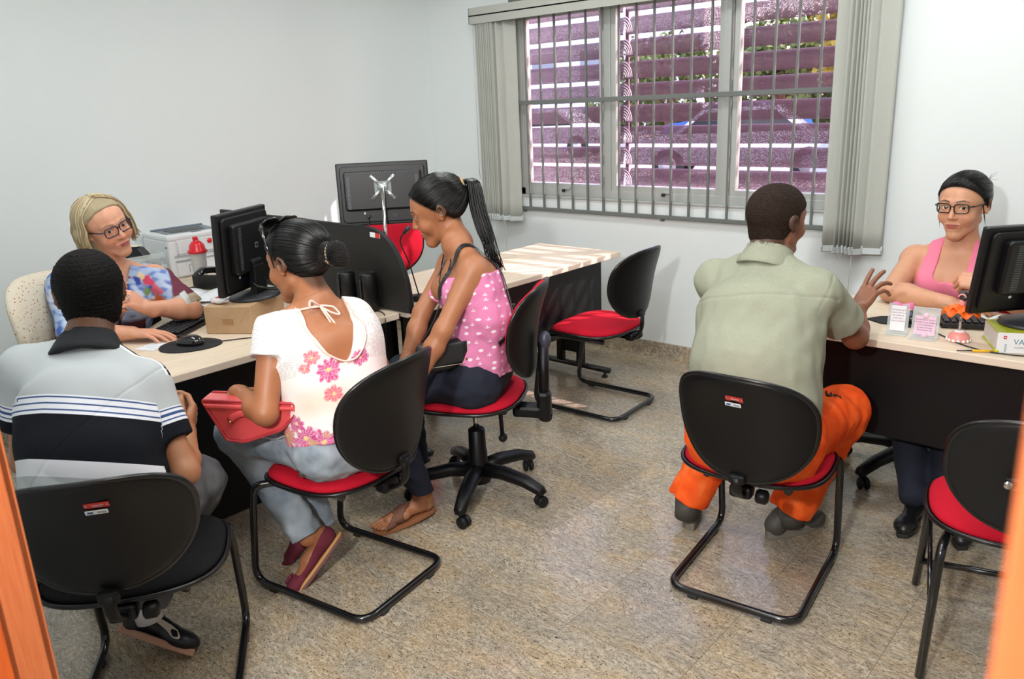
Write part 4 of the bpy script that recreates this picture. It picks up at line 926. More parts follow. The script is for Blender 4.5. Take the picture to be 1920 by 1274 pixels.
def snap(f, pts, off=.003, it=12):
    """slide points onto the surface f = off"""
    P = A(pts).copy(); e = .002
    for _ in range(it):
        d = f(P) - off; G = np.stack([f(P + e * np.eye(3)[i]) - f(P - e * np.eye(3)[i]) for i in range(3)], -1) / (2 * e); P = P - (d / np.maximum((G * G).sum(1), .2))[:, None] * G
    return P
def dense(pts, n=40, r=.06):
    P = fillet([Vector(tuple(p)) for p in pts], r, 6); L = [0]
    for a, b in zip(P, P[1:]): L.append(L[-1] + (b - a).length)
    return A([[np.interp(t, L, [p[i] for p in P]) for i in range(3)] for t in np.linspace(0, L[-1], n)])
def ribbon(m, f, pts, w, off=.004, n=48, th=.0022, mi=0, r=.06):
    """flat strap following a surface"""
    P = snap(f, dense(pts, n, r), off); e = .003
    for _ in range(14):
        P[1:-1] = (P[:-2] + P[1:-1] * 2 + P[2:]) / 4; d = f(P); Gx = np.stack([f(P + e * np.eye(3)[i]) - d for i in range(3)], -1) / e; P = P + (np.maximum(off - d, 0) / np.maximum((Gx * Gx).sum(1), .3))[:, None] * Gx
    G = np.stack([f(P + e * np.eye(3)[i]) - f(P - e * np.eye(3)[i]) for i in range(3)], -1); G /= np.linalg.norm(G, axis=1, keepdims=True) + 1e-9
    T = np.gradient(P, axis=0); S = np.cross(T, G); S /= np.linalg.norm(S, axis=1, keepdims=True) + 1e-9
    for _ in range(3): P[1:-1] = (P[:-2] + P[1:-1] * 2 + P[2:]) / 4; S[1:-1] = (S[:-2] + S[1:-1] * 2 + S[2:]) / 4; G[1:-1] = (G[:-2] + G[1:-1] * 2 + G[2:]) / 4
    vs = []; fs = []
    for p, s_, g in zip(P, S, G):
        for a, b in ((-1, 1), (1, 1), (1, -1), (-1, -1)): vs.append(tuple(p + s_ * a * w / 2 + g * b * th / 2))
    for i in range(len(P) - 1):
        for k_ in range(4): fs.append((4 * i + k_, 4 * i + (k_ + 1) % 4, 4 * i + 4 + (k_ + 1) % 4, 4 * i + 4 + k_))
    fs += [(3, 2, 1, 0), tuple(4 * (len(P) - 1) + j for j in range(4))]
    m.raw(vs, fs, False, mi); return P
# ================================================================ the man in the khaki shirt (right of centre)
SKD = '#86563e'
J = dict(head=(-1.085, 2.515, 1.172), neck=(-1.085, 2.455, 1.045), shL=(-1.27, 2.47, .965), shR=(-.905, 2.425, .975), hipL=(-1.09, 2.21, .525), hipR=(-.915, 2.235, .525),
         elL=(-1.27, 2.63, .745), wrL=(-1.10, 2.74, .62), elR=(-.845, 2.625, .79), wrR=(-.900, 2.79, .838), knL=(-1.235, 2.60, .50), anL=(-1.345, 2.44, .10), knR=(-.885, 2.68, .50), anR=(-1.015, 2.60, .11),
         face=(.30, .95, -.02), up=(0.03, -.12, 1), hs=1.0, back=(-1.045, 2.27, .76))
B = Body(J, fem=False, girth=1.13, limb=1.0); G_ = B
B.hand('R', (.26, .60, .74), (-.25, -.75, .60), curl=(0, 5, 10, 22, 32), thumb=(58, 0), spread=10, k=1.0)
hr, reg = short_hair(.0035, .086, .060, -.088)
OG = (-1.014, 2.313, 0.46)
lo, hi = A((-1.60, 1.95, .0)), A((-.55, 3.05, 1.4))
B.build('man in khaki shirt and orange work trousers, back to us, gesturing with one hand', skin_cols(SKD, '#6b3b33', reg, '#1d1512'), ['uaL', 'faL', 'uaR', 'faR'], OG, lo, hi, head_fn(False))
def curl_uv(p): return p * 1.0
m_buzz = hair_mat('close_cropped_dark_hair', '#140f0c', '#3b2d25', 0.8, 260, 260, 0.0022, 0.12)
def buzz(q): return B.hl(hr)(q) + .0012 * vnoise(q, 420)
B.part('hair', buzz, B.H - .16, B.H + .16, .003, m_buzz, uvf=curl_uv)
k = NT('khaki_knit'); tc = k.n('TexCoord'); mp = k.n('Mapping'); mp.inputs['Scale'].default_value = (260, 260, 1400); k.l(tc, 'Object', mp, 'Vector'); nz = k.n('TexNoise', ins={'Scale': 1.0, 'Detail': 3.0}); k.l(mp, 'Vector', nz, 'Vector')
r = k.ramp(nz, 'Fac', [(0.3, '#8d907e'), (0.7, '#a0a38f')]); k.l(r, 'Color', k.b, 'Base Color'); k.set(rough=0.85, spec=0.15); k.bump(nz, 'Fac', 0.0004, 0.5); m_khaki = k.m
Jn = B.J; dUR = nrm(Jn['elR'] - Jn['shR']); dUL = nrm(Jn['elL'] - Jn['shL'])
def folds(p, a=.0035, s=9, sd=0): return a * (vnoise(p * A((1, 1, .45)), s * 3, sd) * .6 + .5 * vnoise(p * A((1.2, 1, .8)), s * 6, sd + 2))
slv = U(0.03, inter(cap(Jn['shR'], Jn['shR'] + dUR * .21, .066, .071), half(Jn['shR'] + dUR * .185, dUR), .006), inter(cap(Jn['shL'], Jn['shL'] + dUL * .21, .066, .071), half(Jn['shL'] + dUL * .185, dUL), .006))
tr_ = U(0.06, grow(B.trunk, .012), cap(B.P - B.up * .04, B.P * .45 + B.Sm * .55, .162, .152, 1.30, B.side_c))
tr_ = inter(tr_, half(B.P - B.up * .035, -B.up), .01)
nk = Jn['neck'] + B.up * .035
shirt = U(0.035, tr_, slv); uvt = B.torso_uv()
def yoke_seam(p):
    q = uvt(p); z = q[:, 1] + .085 - .05 * np.abs(q[:, 0]) ; return -.0028 * np.exp(-(z / .0035) ** 2) * (q[:, 2] < 0) - .003 * np.exp(-(((p - Jn['shR'] - dUR * .015) @ nrm(dUR + nrm(B.side_c) * .9)) / .004) ** 2) * np.clip(1.6 - np.linalg.norm(p - Jn['shR'], axis=1) / .075, 0, 1)
shirtf = lambda p: shirt(p) - folds(p, .0045) - yoke_seam(p)
shirtf2 = sub(inter(shirtf, half(nk, B.up), .006), cap(Jn['neck'] - B.up * .1, B.H, .050, .056), .004)
B.part('shirt', shirtf2, lo, hi, .0048, m_khaki)
# collar: a turned-down band round the neck
cu = nrm(B.H - Jn['neck']); ring = lambda r0, r1, z0, z1: sub(cap(Jn['neck'] + cu * z0, Jn['neck'] + cu * z1, r0, r1), cap(Jn['neck'] + cu * (z0 - .08), Jn['neck'] + cu * (z1 + .08), r0 - .012, r1 - .005), .002)
col = inter(inter(ring(.094, .066, -.012, .062), half(Jn['neck'] + cu * .052, cu), .002), half(Jn['neck'] - cu * .022 - B.fwd_c * .0, -cu), .002)
B.part('collar', lambda p: col(p) - .0012 * vnoise(p, 60), Jn['neck'] - .14, Jn['neck'] + .14, .0032, m_khaki)
k = NT('orange_workwear'); tc = k.n('TexCoord'); nz = k.n('TexNoise', ins={'Scale': 14.0, 'Detail': 5.0}); k.l(tc, 'Object', nz, 'Vector'); r = k.ramp(nz, 'Fac', [(0.35, '#ee4f16'), (0.6, '#fb6424'), (0.75, '#ff8040')]); k.l(r, 'Color', k.b, 'Base Color'); k.set(rough=0.8, spec=0.2); m_orange = k.m
pel = U(0.06, cap(Jn['hipL'], Jn['hipR'], .125, .125), cap(B.P, B.P + B.up * .08, .13, .12, 1.25, B.side_p))
def leg(q, r0, r1, r2, cut=.055, k_=.045, g=0.0):
    kn, an = Jn['kn' + q], Jn['an' + q]; d = nrm(an - kn); return U(k_, cap(Jn['hip' + q], kn, r0, r1), inter(cap(kn, an + d * .03, r1 * .97, r2), half(an - d * cut, d), .006))
pants = U(0.04, pel, leg('L', .105, .084, .075, .01), leg('R', .105, .084, .078, .01))
pk = lambda p: pants(p) - .005 * (vnoise(p * A((1, 1, 1)), 30) + .6 * vnoise(p, 62, 3))
pk = inter(pk, half((0, 0, .415), (0, 0, -1)), .0) if False else pk
B.part('trousers', pk, lo, hi, .0055, m_orange)
pr = MB()
# a stencilled mark on the thigh
th_d = nrm(Jn['knR'] - Jn['hipR']); th_s = nrm(np.cross(th_d, (0, 0, 1))); th_n = np.cross(th_s, th_d)
c0 = Jn['hipR'] + th_d * .33 + th_n * .087 + th_s * .028
n2 = nrm(th_n + th_s * .45); xx = nrm(np.cross(th_d, n2)); T = Matrix(((th_d[0], -xx[0], n2[0], c0[0]), (th_d[1], -xx[1], n2[1], c0[1]), (th_d[2], -xx[2], n2[2], c0[2]), (0, 0, 0, 1)))
vs, fs, w_ = text_mb('UCJ', 0.042, extr=.004, bold=.0008); pr.raw([(v[0] * .8, v[1] * .9 + .0, v[2] - .002) for v in vs], fs, False, 0, T @ RZ(-55) @ T_(-.045, -.02, 0))
pr.build('stencil_mark', plain('faded_black_ink', '#3a1a12', 0.8), B.root, off=B.o)
m_boot = plain('dusty_black_leather', '#4a4843', 0.55, vary=0.25, bscale=25); m_bsole = plain('grey_rubber_sole', '#7d776c', 0.8, vary=0.2, bscale=30)
for q, h_, t_ in (('R', (-1.075, 2.535, .0), (-.955, 2.775, .0)), ('L', (-1.315, 2.415, 0), (-1.445, 2.65, 0))):
    o, T = sneaker(B, q, h_, t_, (0, 0, 1), m_boot, m_bsole, 'work_boot', 1.08, thick=.032)
    # ankle collar of the boot
    an = Jn['an' + q]; MB().tube([tuple(an - A((0, 0, .055))), tuple(an + A((0, 0, .02)))], [.047, .045], 16).build('ankle_cuff', m_boot, o, off=B.o)
# ================================================================ the clerk in the pink tank top (behind the right desk)
SKF = '#cf9878'
J = dict(head=(-.775, 3.555, 1.112), neck=(-.775, 3.61, .945), shL=(-.615, 3.60, .882), shR=(-.94, 3.605, .882), hipL=(-.69, 3.62, .53), hipR=(-.87, 3.62, .53), back=(-.78, 3.64, .72),
         elR=(-.955, 3.345, .785), wrR=(-.725, 3.27, .783), elL=(-.50, 3.36, .785), wrL=(-.62, 3.34, .855), knL=(-.66, 3.22, .50), anL=(-.60, 3.00, .12), knR=(-.84, 3.22, .50), anR=(-.705, 2.985, .11),
         face=(-.14, -.985, -.06), up=(-.02, -.05, 1), hs=1.05)
B = Body(J, True, girth=1.05, limb=1.05, bust=1.15, neck_r=.05); F_ = B
B.hand('R', (.95, .05, -.12), (0, -.2, 1), curl=(0, 15, 18, 20, 22), thumb=(30, 10))
B.hand('L', (-.96, -.05, .10), (.15, -.65, .75), curl=(0, (60, 80, 50), (62, 82, 50), (64, 84, 50), (66, 84, 50)), thumb=(25, 45))
slick = lambda t=.006: (lambda c, r: (sub(inter(c, r, .008), U(0.0, ell((.086, -.006, -.006), (.018, .020, .030)), ell((-.086, -.006, -.006), (.018, .020, .030))), .004), r))(
    U(0.03, ell((0, -.020, .036), (.0775 + t, .098 + t, .086 + t)), ell((0, .02, .034), (.066 + t, .069 + t, .068 + t))), inter(inter(half((0, .064, .073), (0, 1, -.95)), lambda q: q[:, 1] - .040 - .95 * np.maximum(q[:, 2] - .012, 0) - .45 * (q[:, 2] - .012), .01), half((0, -.05, -.058), (0, .55, -1)), .008))
hr, reg = slick()
OF = (-.78, 3.6, .46); lo, hi = A((-1.2, 2.7, 0)), A((-.2, 3.9, 1.3))
B.look = (-.30, .95, -.03)
B.build('young woman in glasses and pink tank top seated behind the right desk', skin_cols(SKF, '#a9584f', lambda q: reg(q) - .002, brow='#1f1613', blush=.10), ['uaL', 'faL', 'uaR', 'faR', 'snL', 'snR'], OF, lo, hi, head_fn(True, .0025))
m_black_hair = hair_mat('sleek_black_hair', '#040303', '#110c0a', 0.34, 42, 10, 0.0035, 0.38)
bunc = A((-.02, -.105, .035)); buf = U(0.015, ell(bunc + A((0, -.012, .01)), (.036, .03, .032)), ell(bunc + A((-.018, -.005, .03)), (.016, .016, .014)))
B.part('hair', B.hl(U(.012, hr, buf)), B.H - .19, B.H + .19, .003, m_black_hair, uvf=bun_uv(B.H, B.HF, (-.1, -.8, .35)))
m_lock = plain('black_hair_locks', '#050404', .32, spec=.4, vary=.5, bscale=120); swept_strands(B, reg, bunc, 420, m_lock, seed=4)
m = MB(); rg = random.Random(3)
for i in range(14):
    p = W_(B.H, B.HF, bunc + A((rg.uniform(-.03, .02), rg.uniform(-.03, 0), rg.uniform(0, .03))), B.k); d = A((rg.uniform(-.04, .05), rg.uniform(0, .02), rg.uniform(-.02, .05))); strands(m, [[tuple(p), tuple(p + d * .6 + A((0, 0, .006))), tuple(p + d)]], .0009, .0003)
for s in (-1, 1): strands(m, [[tuple(W_(B.H, B.HF, (s * .072, .02 - j * .004, .02), B.k)), tuple(W_(B.H, B.HF, (s * .080, .022 - j * .004, -.02), B.k)), tuple(W_(B.H, B.HF, (s * .082, .0 - j * .004, -.07 - .01 * j), B.k))] for j in range(3)], .0012, .0004)
m.build('loose_hair', plain('black_hair_wisps', '#0e0b0a', 0.4), B.root, off=B.o)
glasses(B, m_specs, w=.0245, h=.0165)
for s in (-1, 1): MB().ball(tuple(W_(B.H, B.HF, (s * .082, -.004, -.036), B.k)), .0048, 12).build('pearl_earring', plain('pearl', '#f2eeea', 0.2), B.root, off=B.o)
uv = B.torso_uv()
def tank(B, u0=.082, u1=.026, v0=-.115, arm=-.115, back=.0):
    uv = B.torso_uv()
    def reg(p):
        q = uv(p); u = np.abs(q[:, 0]); v = q[:, 1] + .0
        scoop = v - (v0 + 2.2 * np.maximum(u - .03, 0) ** 1.3) - np.where(q[:, 2] < 0, back, 0); body = np.maximum(scoop, np.minimum(u - .118, v - arm - .0))
        strap = np.abs(u - u0 - .12 * np.maximum(-v - .02, 0)) - u1
        return smin(body, strap, .010)
    return reg
reg_t = tank(B, v0=-.062)
arms = U(.0, cap(B.J['shR'] * .9 + B.J['elR'] * .1, B.J['elR'], .06), cap(B.J['shL'] * .9 + B.J['elL'] * .1, B.J['elL'], .06))
tk = inter(grow(B.trunk, .0065), reg_t, .004)
m_pink = plain('coral_pink_jersey', '#e8809a', 0.8, bump=.0005, bscale=500, spec=.2, vary=.06)
B.part('tank_top', lambda p: tk(p) - .0016 * vnoise(p * A((1, 1, .4)), 50), lo, hi, .0036, m_pink)
m_navy = plain('navy_denim', '#141a2b', 0.85, bump=.0004, bscale=600, vary=.2)
jn = U(.04, cap(B.J['hipL'], B.J['knL'], .10, .075), cap(B.J['hipR'], B.J['knR'], .10, .075), cap(B.J['hipL'], B.J['hipR'], .12), cap(B.J['knL'], B.J['anL'], .072, .05), cap(B.J['knR'], B.J['anR'], .072, .05))
B.part('jeans', lambda p: jn(p) - .003 * vnoise(p, 45), lo, hi, .008, m_navy)
m_bl = plain('black_leather', '#151416', 0.35)
for q, h_, t_ in (('R', (-.70, 3.06, 0), (-.69, 2.82, 0)), ('L', (-.58, 3.08, 0), (-.50, 2.86, 0))):
    sneaker(B, q, h_, t_, (0, 0, 1), m_bl, plain('dark_sole', '#2a2826', .7), 'shoe', 1.0, thick=.02)
# ================================================================ woman in the pink sleeveless top (centre)
SKE = '#a9704e'
J = dict(head=(-2.255, 2.115, 1.192), neck=(-2.175, 2.125, 1.065), shL=(-2.045, 2.075, 1.000), shR=(-2.305, 2.215, .975), hipL=(-2.06, 2.05, .555), hipR=(-2.14, 2.20, .555), back=(-2.06, 2.125, .80),
         elL=(-2.05, 1.905, .795), wrL=(-2.115, 1.80, .60), elR=(-2.315, 2.045, .795), wrR=(-2.30, 1.92, .60), knL=(-2.385, 1.86, .53), knR=(-2.43, 2.02, .53), anL=(-2.205, 1.875, .115), anR=(-2.42, 2.05, .12),
         face=(-.72, -.66, -.34), up=(-.18, -.22, 1), hs=1.06)
B = Body(J, True, girth=.93, limb=.90, bust=.95, neck_r=.044); E_ = B
B.hand('L', (-.30, -.45, -.80), (.55, -.75, .2), curl=(0, 20, 22, 25, 30)); B.hand('R', (.1, -.5, -.8), (-.2, -.8, .3), curl=(0, 20, 22, 25, 30))
def foot_fn(): 
    f = U(.015, cap((0, .0, .035), (0, .10, .035), .030, .024), cap((0, .10, .03), (0, .165, .022), .026, .018, 1.5, (1, 0, 0)), cap((0, .02, .05), (0, .0, .10), .036, .036))
    for i, (x, l, r) in enumerate(((-.024, .222, .0125), (-.006, .218, .0095), (.008, .212, .009), (.021, .204, .0085), (.032, .193, .0085))): f = U(.004, f, cap((x, .16, .018), (x * 1.05, l, .013), r, r * .92))
    return f
def put_foot(B, q, heel, toe, up=(0, 0, 1), k_=1.0, mirror=1):
    heel, toe = A(heel), A(toe); Fm = frame(nrm(toe - heel), up); ft = foot_fn(); f = lambda p: ft(p * A((mirror, 1, 1))); B.extra.append(local(f, heel, Fm, k_)); B.fine = getattr(B, 'fine', []) + [((heel * .45 + toe * .55), .145)]
    return Matrix(((*Fm[0], heel[0]), (*Fm[1], heel[1]), (*Fm[2], heel[2]), (0, 0, 0, 1))) @ Matrix.Scale(k_, 4)
TE = put_foot(B, 'L', (-2.20, 1.89, .028), (-2.25, 1.70, .014), mirror=-1)
hr, reg = slick(.007)
OE = (-2.165, 2.135, .48); lo, hi = A((-2.75, 1.55, 0)), A((-1.8, 2.5, 1.45))
B.look = (0, .9, -.42)
B.build('young woman with a ponytail and pink anchor-print top leaning forward on the swivel chair', skin_cols(SKE, '#b0477c', lambda q: reg(q) - .002, brow='#1d1310', blush=.06), ['uaL', 'faL', 'uaR', 'faR', 'snL', 'snR'], OE, lo, hi, head_fn(True, -.002))
gp = A((0, -.105, .055))
B.part('hair', B.hl(hr), B.H - .19, B.H + .19, .003, m_black_hair, uvf=bun_uv(B.H, B.HF, (0, -.85, .5)))
swept_strands(B, reg, gp, 460, m_lock, seed=9, lift=.0085)
m = MB(); p0 = W_(B.H, B.HF, gp, B.k); rg = random.Random(8)
for i in range(90):
    a = rg.random() * 6.28; r = math.sqrt(rg.random()); ox = A((math.cos(a), math.sin(a), 0)); z1 = rg.uniform(.88, 1.0); end = A((-2.035, 2.185, .985)) + A((rg.uniform(-.02, .03), rg.uniform(-.03, .03), -.03 * rg.random()))
    q0 = p0 + B.HF @ (A((ox[0] * .014, -.0, ox[1] * .014)) * r); q1 = p0 + B.HF @ A((0, -.055, .0)) + A((0, 0, .008)) + ox * r * .024; q2 = A((-2.125, 2.195, 1.20)) + ox * r * .030; q3 = A((-2.085, 2.195, 1.09)) + ox * r * .031; q4 = q3 + (end - q3) * z1
    strands(m, [[tuple(v) for v in fillet([Vector(q0), Vector(q1), Vector(q2), Vector(q3), Vector(q4)], .04, 3)]], .0048, .0010, 5)
m.build('ponytail', plain('sleek_black_ponytail', '#050404', .32, spec=.4), B.root, off=B.o)
m = MB(); 
for j in range(14):
    a = 6.283 * j / 14; c = W_(B.H, B.HF, gp + A((math.cos(a) * .018, -.012, math.sin(a) * .018)), B.k); m.ball(tuple(c), .0085, 8)
m.build('hair_tie', plain('beige_scrunchie', '#b59a73', .9), B.root, off=B.o)
k = NT('pink_anchor_print'); a = k.n('Attribute', attribute_name='pat'); vo = k.n('TexVoronoi', ins={'Scale': 34.0, 'Randomness': .55}); k.l(a, 'Vector', vo, 'Vector'); vo.voronoi_dimensions = '2D'
vo2 = k.n('TexVoronoi', ins={'Scale': 34.0, 'Randomness': .55}, feature='F1'); vo2.voronoi_dimensions = '2D'; k.l(a, 'Vector', vo2, 'Vector')
def mth(op, x, y=None, xo=0, yo=0):
    n = k.n('Math', operation=op)
    (k.l(x, xo, n, 0) if hasattr(x, 'outputs') else setattr(n.inputs[0], 'default_value', x))
    if y is not None: (k.l(y, yo, n, 1) if hasattr(y, 'outputs') else setattr(n.inputs[1], 'default_value', y))
    return n
sepc = k.n('SeparateColor'); k.l(vo, 'Color', sepc, 0)
dot = mth('LESS_THAN', vo, .19, xo='Distance'); isdot = mth('GREATER_THAN', sepc, .55)
# small anchors: an upright stroke over a curved hook, laid out from the cell centre
scl = k.n('VectorMath', operation='SCALE'); k.l(a, 'Vector', scl, 0); scl.inputs['Scale'].default_value = 34.0
dv = k.n('VectorMath', operation='SUBTRACT'); k.l(scl, 'Vector', dv, 0); k.l(vo, 'Position', dv, 1)
sp = k.n('SeparateXYZ'); dv2 = k.n('VectorMath', operation='SUBTRACT'); k.l(a, 'Vector', dv2, 0); k.l(vo, 'Position', dv2, 1); k.l(dv2, 'Vector', sp, 0)
ax_ = mth('ABSOLUTE', sp, xo='X'); ay = mth('ABSOLUTE', sp, xo='Y'); s1 = mth('MULTIPLY', mth('LESS_THAN', ax_, .0011), mth('LESS_THAN', ay, .0052))
yy = mth('ADD', sp, .0006, xo='Y'); rr2 = mth('SQRT', mth('ADD', mth('MULTIPLY', sp, sp, xo='X', yo='X'), mth('MULTIPLY', yy, yy))); arc = mth('MULTIPLY', mth('LESS_THAN', mth('ABSOLUTE', mth('SUBTRACT', rr2, .0043)), .0009), mth('LESS_THAN', yy, 0.0))
anc = mth('MAXIMUM', s1, arc); pick = mth('MAXIMUM', mth('MULTIPLY', dot, isdot), mth('MULTIPLY', anc, mth('SUBTRACT', 1.0, isdot)))
mxc = k.n('MixRGB'); k.l(pick, 0, mxc, 0); mxc.inputs[1].default_value = L4('#d67fa8'); mxc.inputs[2].default_value = L4('#f3dfe9'); k.l(mxc, 'Color', k.b, 'Base Color'); k.set(rough=.8, spec=.2); m_anchor = k.m
reg_t = tank(B, .078, .0, -.125, -.040, .075)
arms = U(.0, cap(B.J['shR'], B.J['elR'], .052), cap(B.J['shL'], B.J['elL'], .052))
tr_ = U(.05, grow(B.trunk, .007), cap(B.P, B.P * .6 + B.Sm * .4, .138, .118, 1.22, B.side_p)); tr_ = inter(tr_, half(B.P - B.up * .0 + 0 * B.up, -B.up), .01)
tk = inter(inter(tr_, reg_t, .004), half(B.Sm - B.up * .015, B.up), .004)
tkE_ = tk
tkf = lambda p: tkE_(p) - .004 * vnoise(p * A((1, 1, .35)), 34) - .002 * vnoise(p, 70, 2)
uvE = B.torso_uv(); tkf_E = tkf
B.part('sleeveless_top', tkf, lo, hi, .0038, m_anchor, uvf=lambda p: np.stack([np.arctan2(uvE(p)[:, 0], -uvE(p)[:, 2] - .0) * .13, uvE(p)[:, 1], 0 * p[:, 0]], 1))
pipe = MB()   # black piping of the neckline and crossed neck cords
nkp = [B.Sm + B.side_c * u + B.up * v + B.fwd_c * w for u, v, w in ((-.075, -.03, .075), (-.05, -.09, .10), (0, -.135, .112), (.05, -.09, .10), (.075, -.03, .075))]
pipe.tube([tuple(v) for v in fillet([Vector(p) for p in nkp], .03, 4)], .0028, 6)
pipe.tube([tuple(B.Sm + B.side_c * .03 + B.up * (.04) + B.fwd_c * .06), tuple(B.Sm - B.side_c * .02 + B.up * (-.05) + B.fwd_c * .105), tuple(B.Sm - B.side_c * .05 + B.up * (-.11) + B.fwd_c * .115)], .0022, 6)
pipe.tube([tuple(B.Sm - B.side_c * .03 + B.up * (.04) + B.fwd_c * .06), tuple(B.Sm + B.side_c * .02 + B.up * (-.05) + B.fwd_c * .105), tuple(B.Sm + B.side_c * .05 + B.up * (-.11) + B.fwd_c * .115)], .0022, 6)
SE = lambda u, v, w: B.Sm + B.side_c * u + B.up * v + B.fwd_c * w
fE = lambda p: np.minimum(B.skinf(p), tkf(p))
for q_ in (-1, 1): ribbon(pipe, fE, [SE(q_ * .075, -.06, .10), SE(q_ * .075, .0, .06), SE(q_ * .075, .03, .0), SE(q_ * .08, .0, -.05), SE(q_ * .09, -.04, -.09)], .007, .002)
pipe.build('black_piping', m_specs, B.root, off=B.o)
jn = U(.035, cap(B.J['hipL'], B.J['hipR'], .118), cap(B.J['hipL'], B.J['knL'], .098, .068), cap(B.J['hipR'], B.J['knR'], .098, .068), inter(cap(B.J['knL'], B.J['anL'], .064, .046), half(B.J['anL'] + A((0, 0, .005)), (0, 0, -1)), .004), inter(cap(B.J['knR'], B.J['anR'], .064, .046), half(B.J['anR'], (0, 0, -1)), .004))
B.part('jeans', lambda p: jn(p) - .0035 * vnoise(p * A((1, 1, 1.6)), 42), lo, hi, .0055, m_navy)
m_san = plain('brown_leather_sandal', '#6e4330', .6, bump=.0006, bscale=250); m_sol = plain('tan_sandal_sole', '#96603f', .6)
sd = MB(); out = [(.030 + .012 * math.sin(math.pi * (t - .1)) + .006 * (t > .5), .02 - .045 + .262 * t) for t in [i / 16 for i in range(17)]]
poly = [(x, y) for x, y in out] + [(0, .245)] + [(-x * .92, y) for x, y in reversed(out)] + [(0, -.038)]
# rounded ends
poly = [(.039 * math.copysign(abs(math.sin(2 * math.pi * i / 40)) ** .8, math.sin(2 * math.pi * i / 40)) * (1.0 + .12 * -math.cos(2 * math.pi * i / 40)), .098 - .135 * math.cos(2 * math.pi * i / 40)) for i in range(40)]
sd.prism(poly, -.014, .004, .002, T=TE, smooth=False); so = sd.build('sandal_sole', m_sol, B.root, off=B.o)
ftE = local(lambda p: foot_fn()(p * A((-1, 1, 1))), A(TE.translation), A([list(r)[:3] for r in TE.to_3x3()]), 1.0)
heelE, FE = A(TE.translation), A([list(r)[:3] for r in TE.to_3x3()])
band = lambda p: (lambda q: np.maximum(np.maximum(ftE(p) - .0035, -(ftE(p) - .0005)), np.maximum(np.maximum(np.abs(q[:, 1] - .135 + .03 * np.cos(q[:, 0] * 60)) - .036 - .004 * np.sin(np.abs(q[:, 0]) * 500), 0 - q[:, 2]), -1)))((p - heelE) @ FE)
B.part('sandal_strap', band, heelE - .3, heelE + .3, .0024, m_san)
m_leo = plain('leopard_print', '#a8774e', .6, vary=.6, bscale=90)
band2 = lambda p: (lambda q: np.maximum(np.maximum(ftE(p) - .0035, -(ftE(p) - .0005)), np.maximum(q[:, 1] - .01, np.abs(q[:, 2] - .04) - .028)))((p - heelE) @ FE)
B.part('sandal_heel', band2, heelE - .15, heelE + .15, .0024, m_leo)
# ================================================================ man in the striped polo (lower left)
SKC = '#b07a57'
J = dict(head=(-2.385, .862, 1.098), neck=(-2.30, .80, .965), shL=(-2.405, .665, .932), shR=(-2.155, .875, .878), hipL=(-2.15, .60, .53), hipR=(-2.04, .75, .53), back=(-2.135, .70, .74),
         elR=(-2.02, .885, .640), wrR=(-2.20, .985, .675), elL=(-2.43, .62, .66), wrL=(-2.36, .83, .68), knR=(-2.25, 1.01, .49), anR=(-2.275, .805, .150), knL=(-2.47, .86, .50), anL=(-2.64, .90, .12),
         face=(-.93, .36, -.12), up=(-.06, .02, 1), hs=1.03)
B = Body(J, False, girth=1.0, limb=.93); C_ = B
B.hand('R', (-.55, .62, .45), (.45, .65, -.1), curl=(0, 32, 36, 40, 44), thumb=(35, 25)); B.hand('L', (.1, .9, .2), (-.6, .2, .7), curl=(0, 40, 45, 50, 50))
hr, reg = short_hair(.010, .090, .060, -.092)
OC = (-2.06, .74, .46); lo, hi = A((-2.75, .35, 0)), A((-1.75, 1.4, 1.35))
B.build('man in a grey, white and black striped polo shirt at lower left, back turned', skin_cols(SKC, '#8a4a42', reg, '#0d0a09'), ['uaL', 'faL', 'uaR', 'faR'], OC, lo, hi, head_fn(False))
m_curl = hair_mat('dense_black_hair', '#040303', '#100d0c', 0.65, 190, 190, 0.0022, 0.15)
B.part('hair', lambda p: B.hl(hr)(p) + .0016 * vnoise(p, 330) + .0012 * vnoise(p, 560, 4), B.H - .17, B.H + .17, .003, m_curl, uvf=lambda p: p)
glasses(B, plain('purple_acetate', '#3b2f63', .25), w=.025, h=.015)
uvC = B.torso_uv(); Jn = B.J; dUR = nrm(Jn['elR'] - Jn['shR']); dUL = nrm(Jn['elL'] - Jn['shL'])
slv = U(.03, inter(cap(Jn['shR'], Jn['shR'] + dUR * .21, .060, .062), half(Jn['shR'] + dUR * .180, dUR), .005), inter(cap(Jn['shL'], Jn['shL'] + dUL * .21, .060, .062), half(Jn['shL'] + dUL * .18, dUL), .005))
tr_ = U(.06, grow(B.trunk, .011), cap(B.P - B.up * .06, B.P * .5 + B.Sm * .5, .146, .140, 1.26, B.side_c)); tr_ = inter(tr_, half(B.P - B.up * .05, -B.up), .01)
sh = U(.035, tr_, slv)
def foldsC(p):
    q = uvC(p); w = np.clip((-q[:, 1] - .24) / .1, 0, 1); return .0025 * vnoise(p, 26) + w * .006 * (np.abs(np.sin((q[:, 1] * 1.0 + q[:, 0] * .55) * 42 + 1.2 * np.sin(q[:, 0] * 18))) - .5)
arm_seam = lambda p: .002 * np.exp(-(((p - Jn['shR'] - dUR * .02) @ nrm(dUR + B.side_c * .8)) / .003) ** 2)
cu = nrm(B.H - Jn['neck'])
shf = sub(inter(lambda p: sh(p) - foldsC(p) + arm_seam(p), half(Jn['neck'] + cu * .03, cu), .006), cap(Jn['neck'] - B.up * .1, B.H, .050, .056), .004)
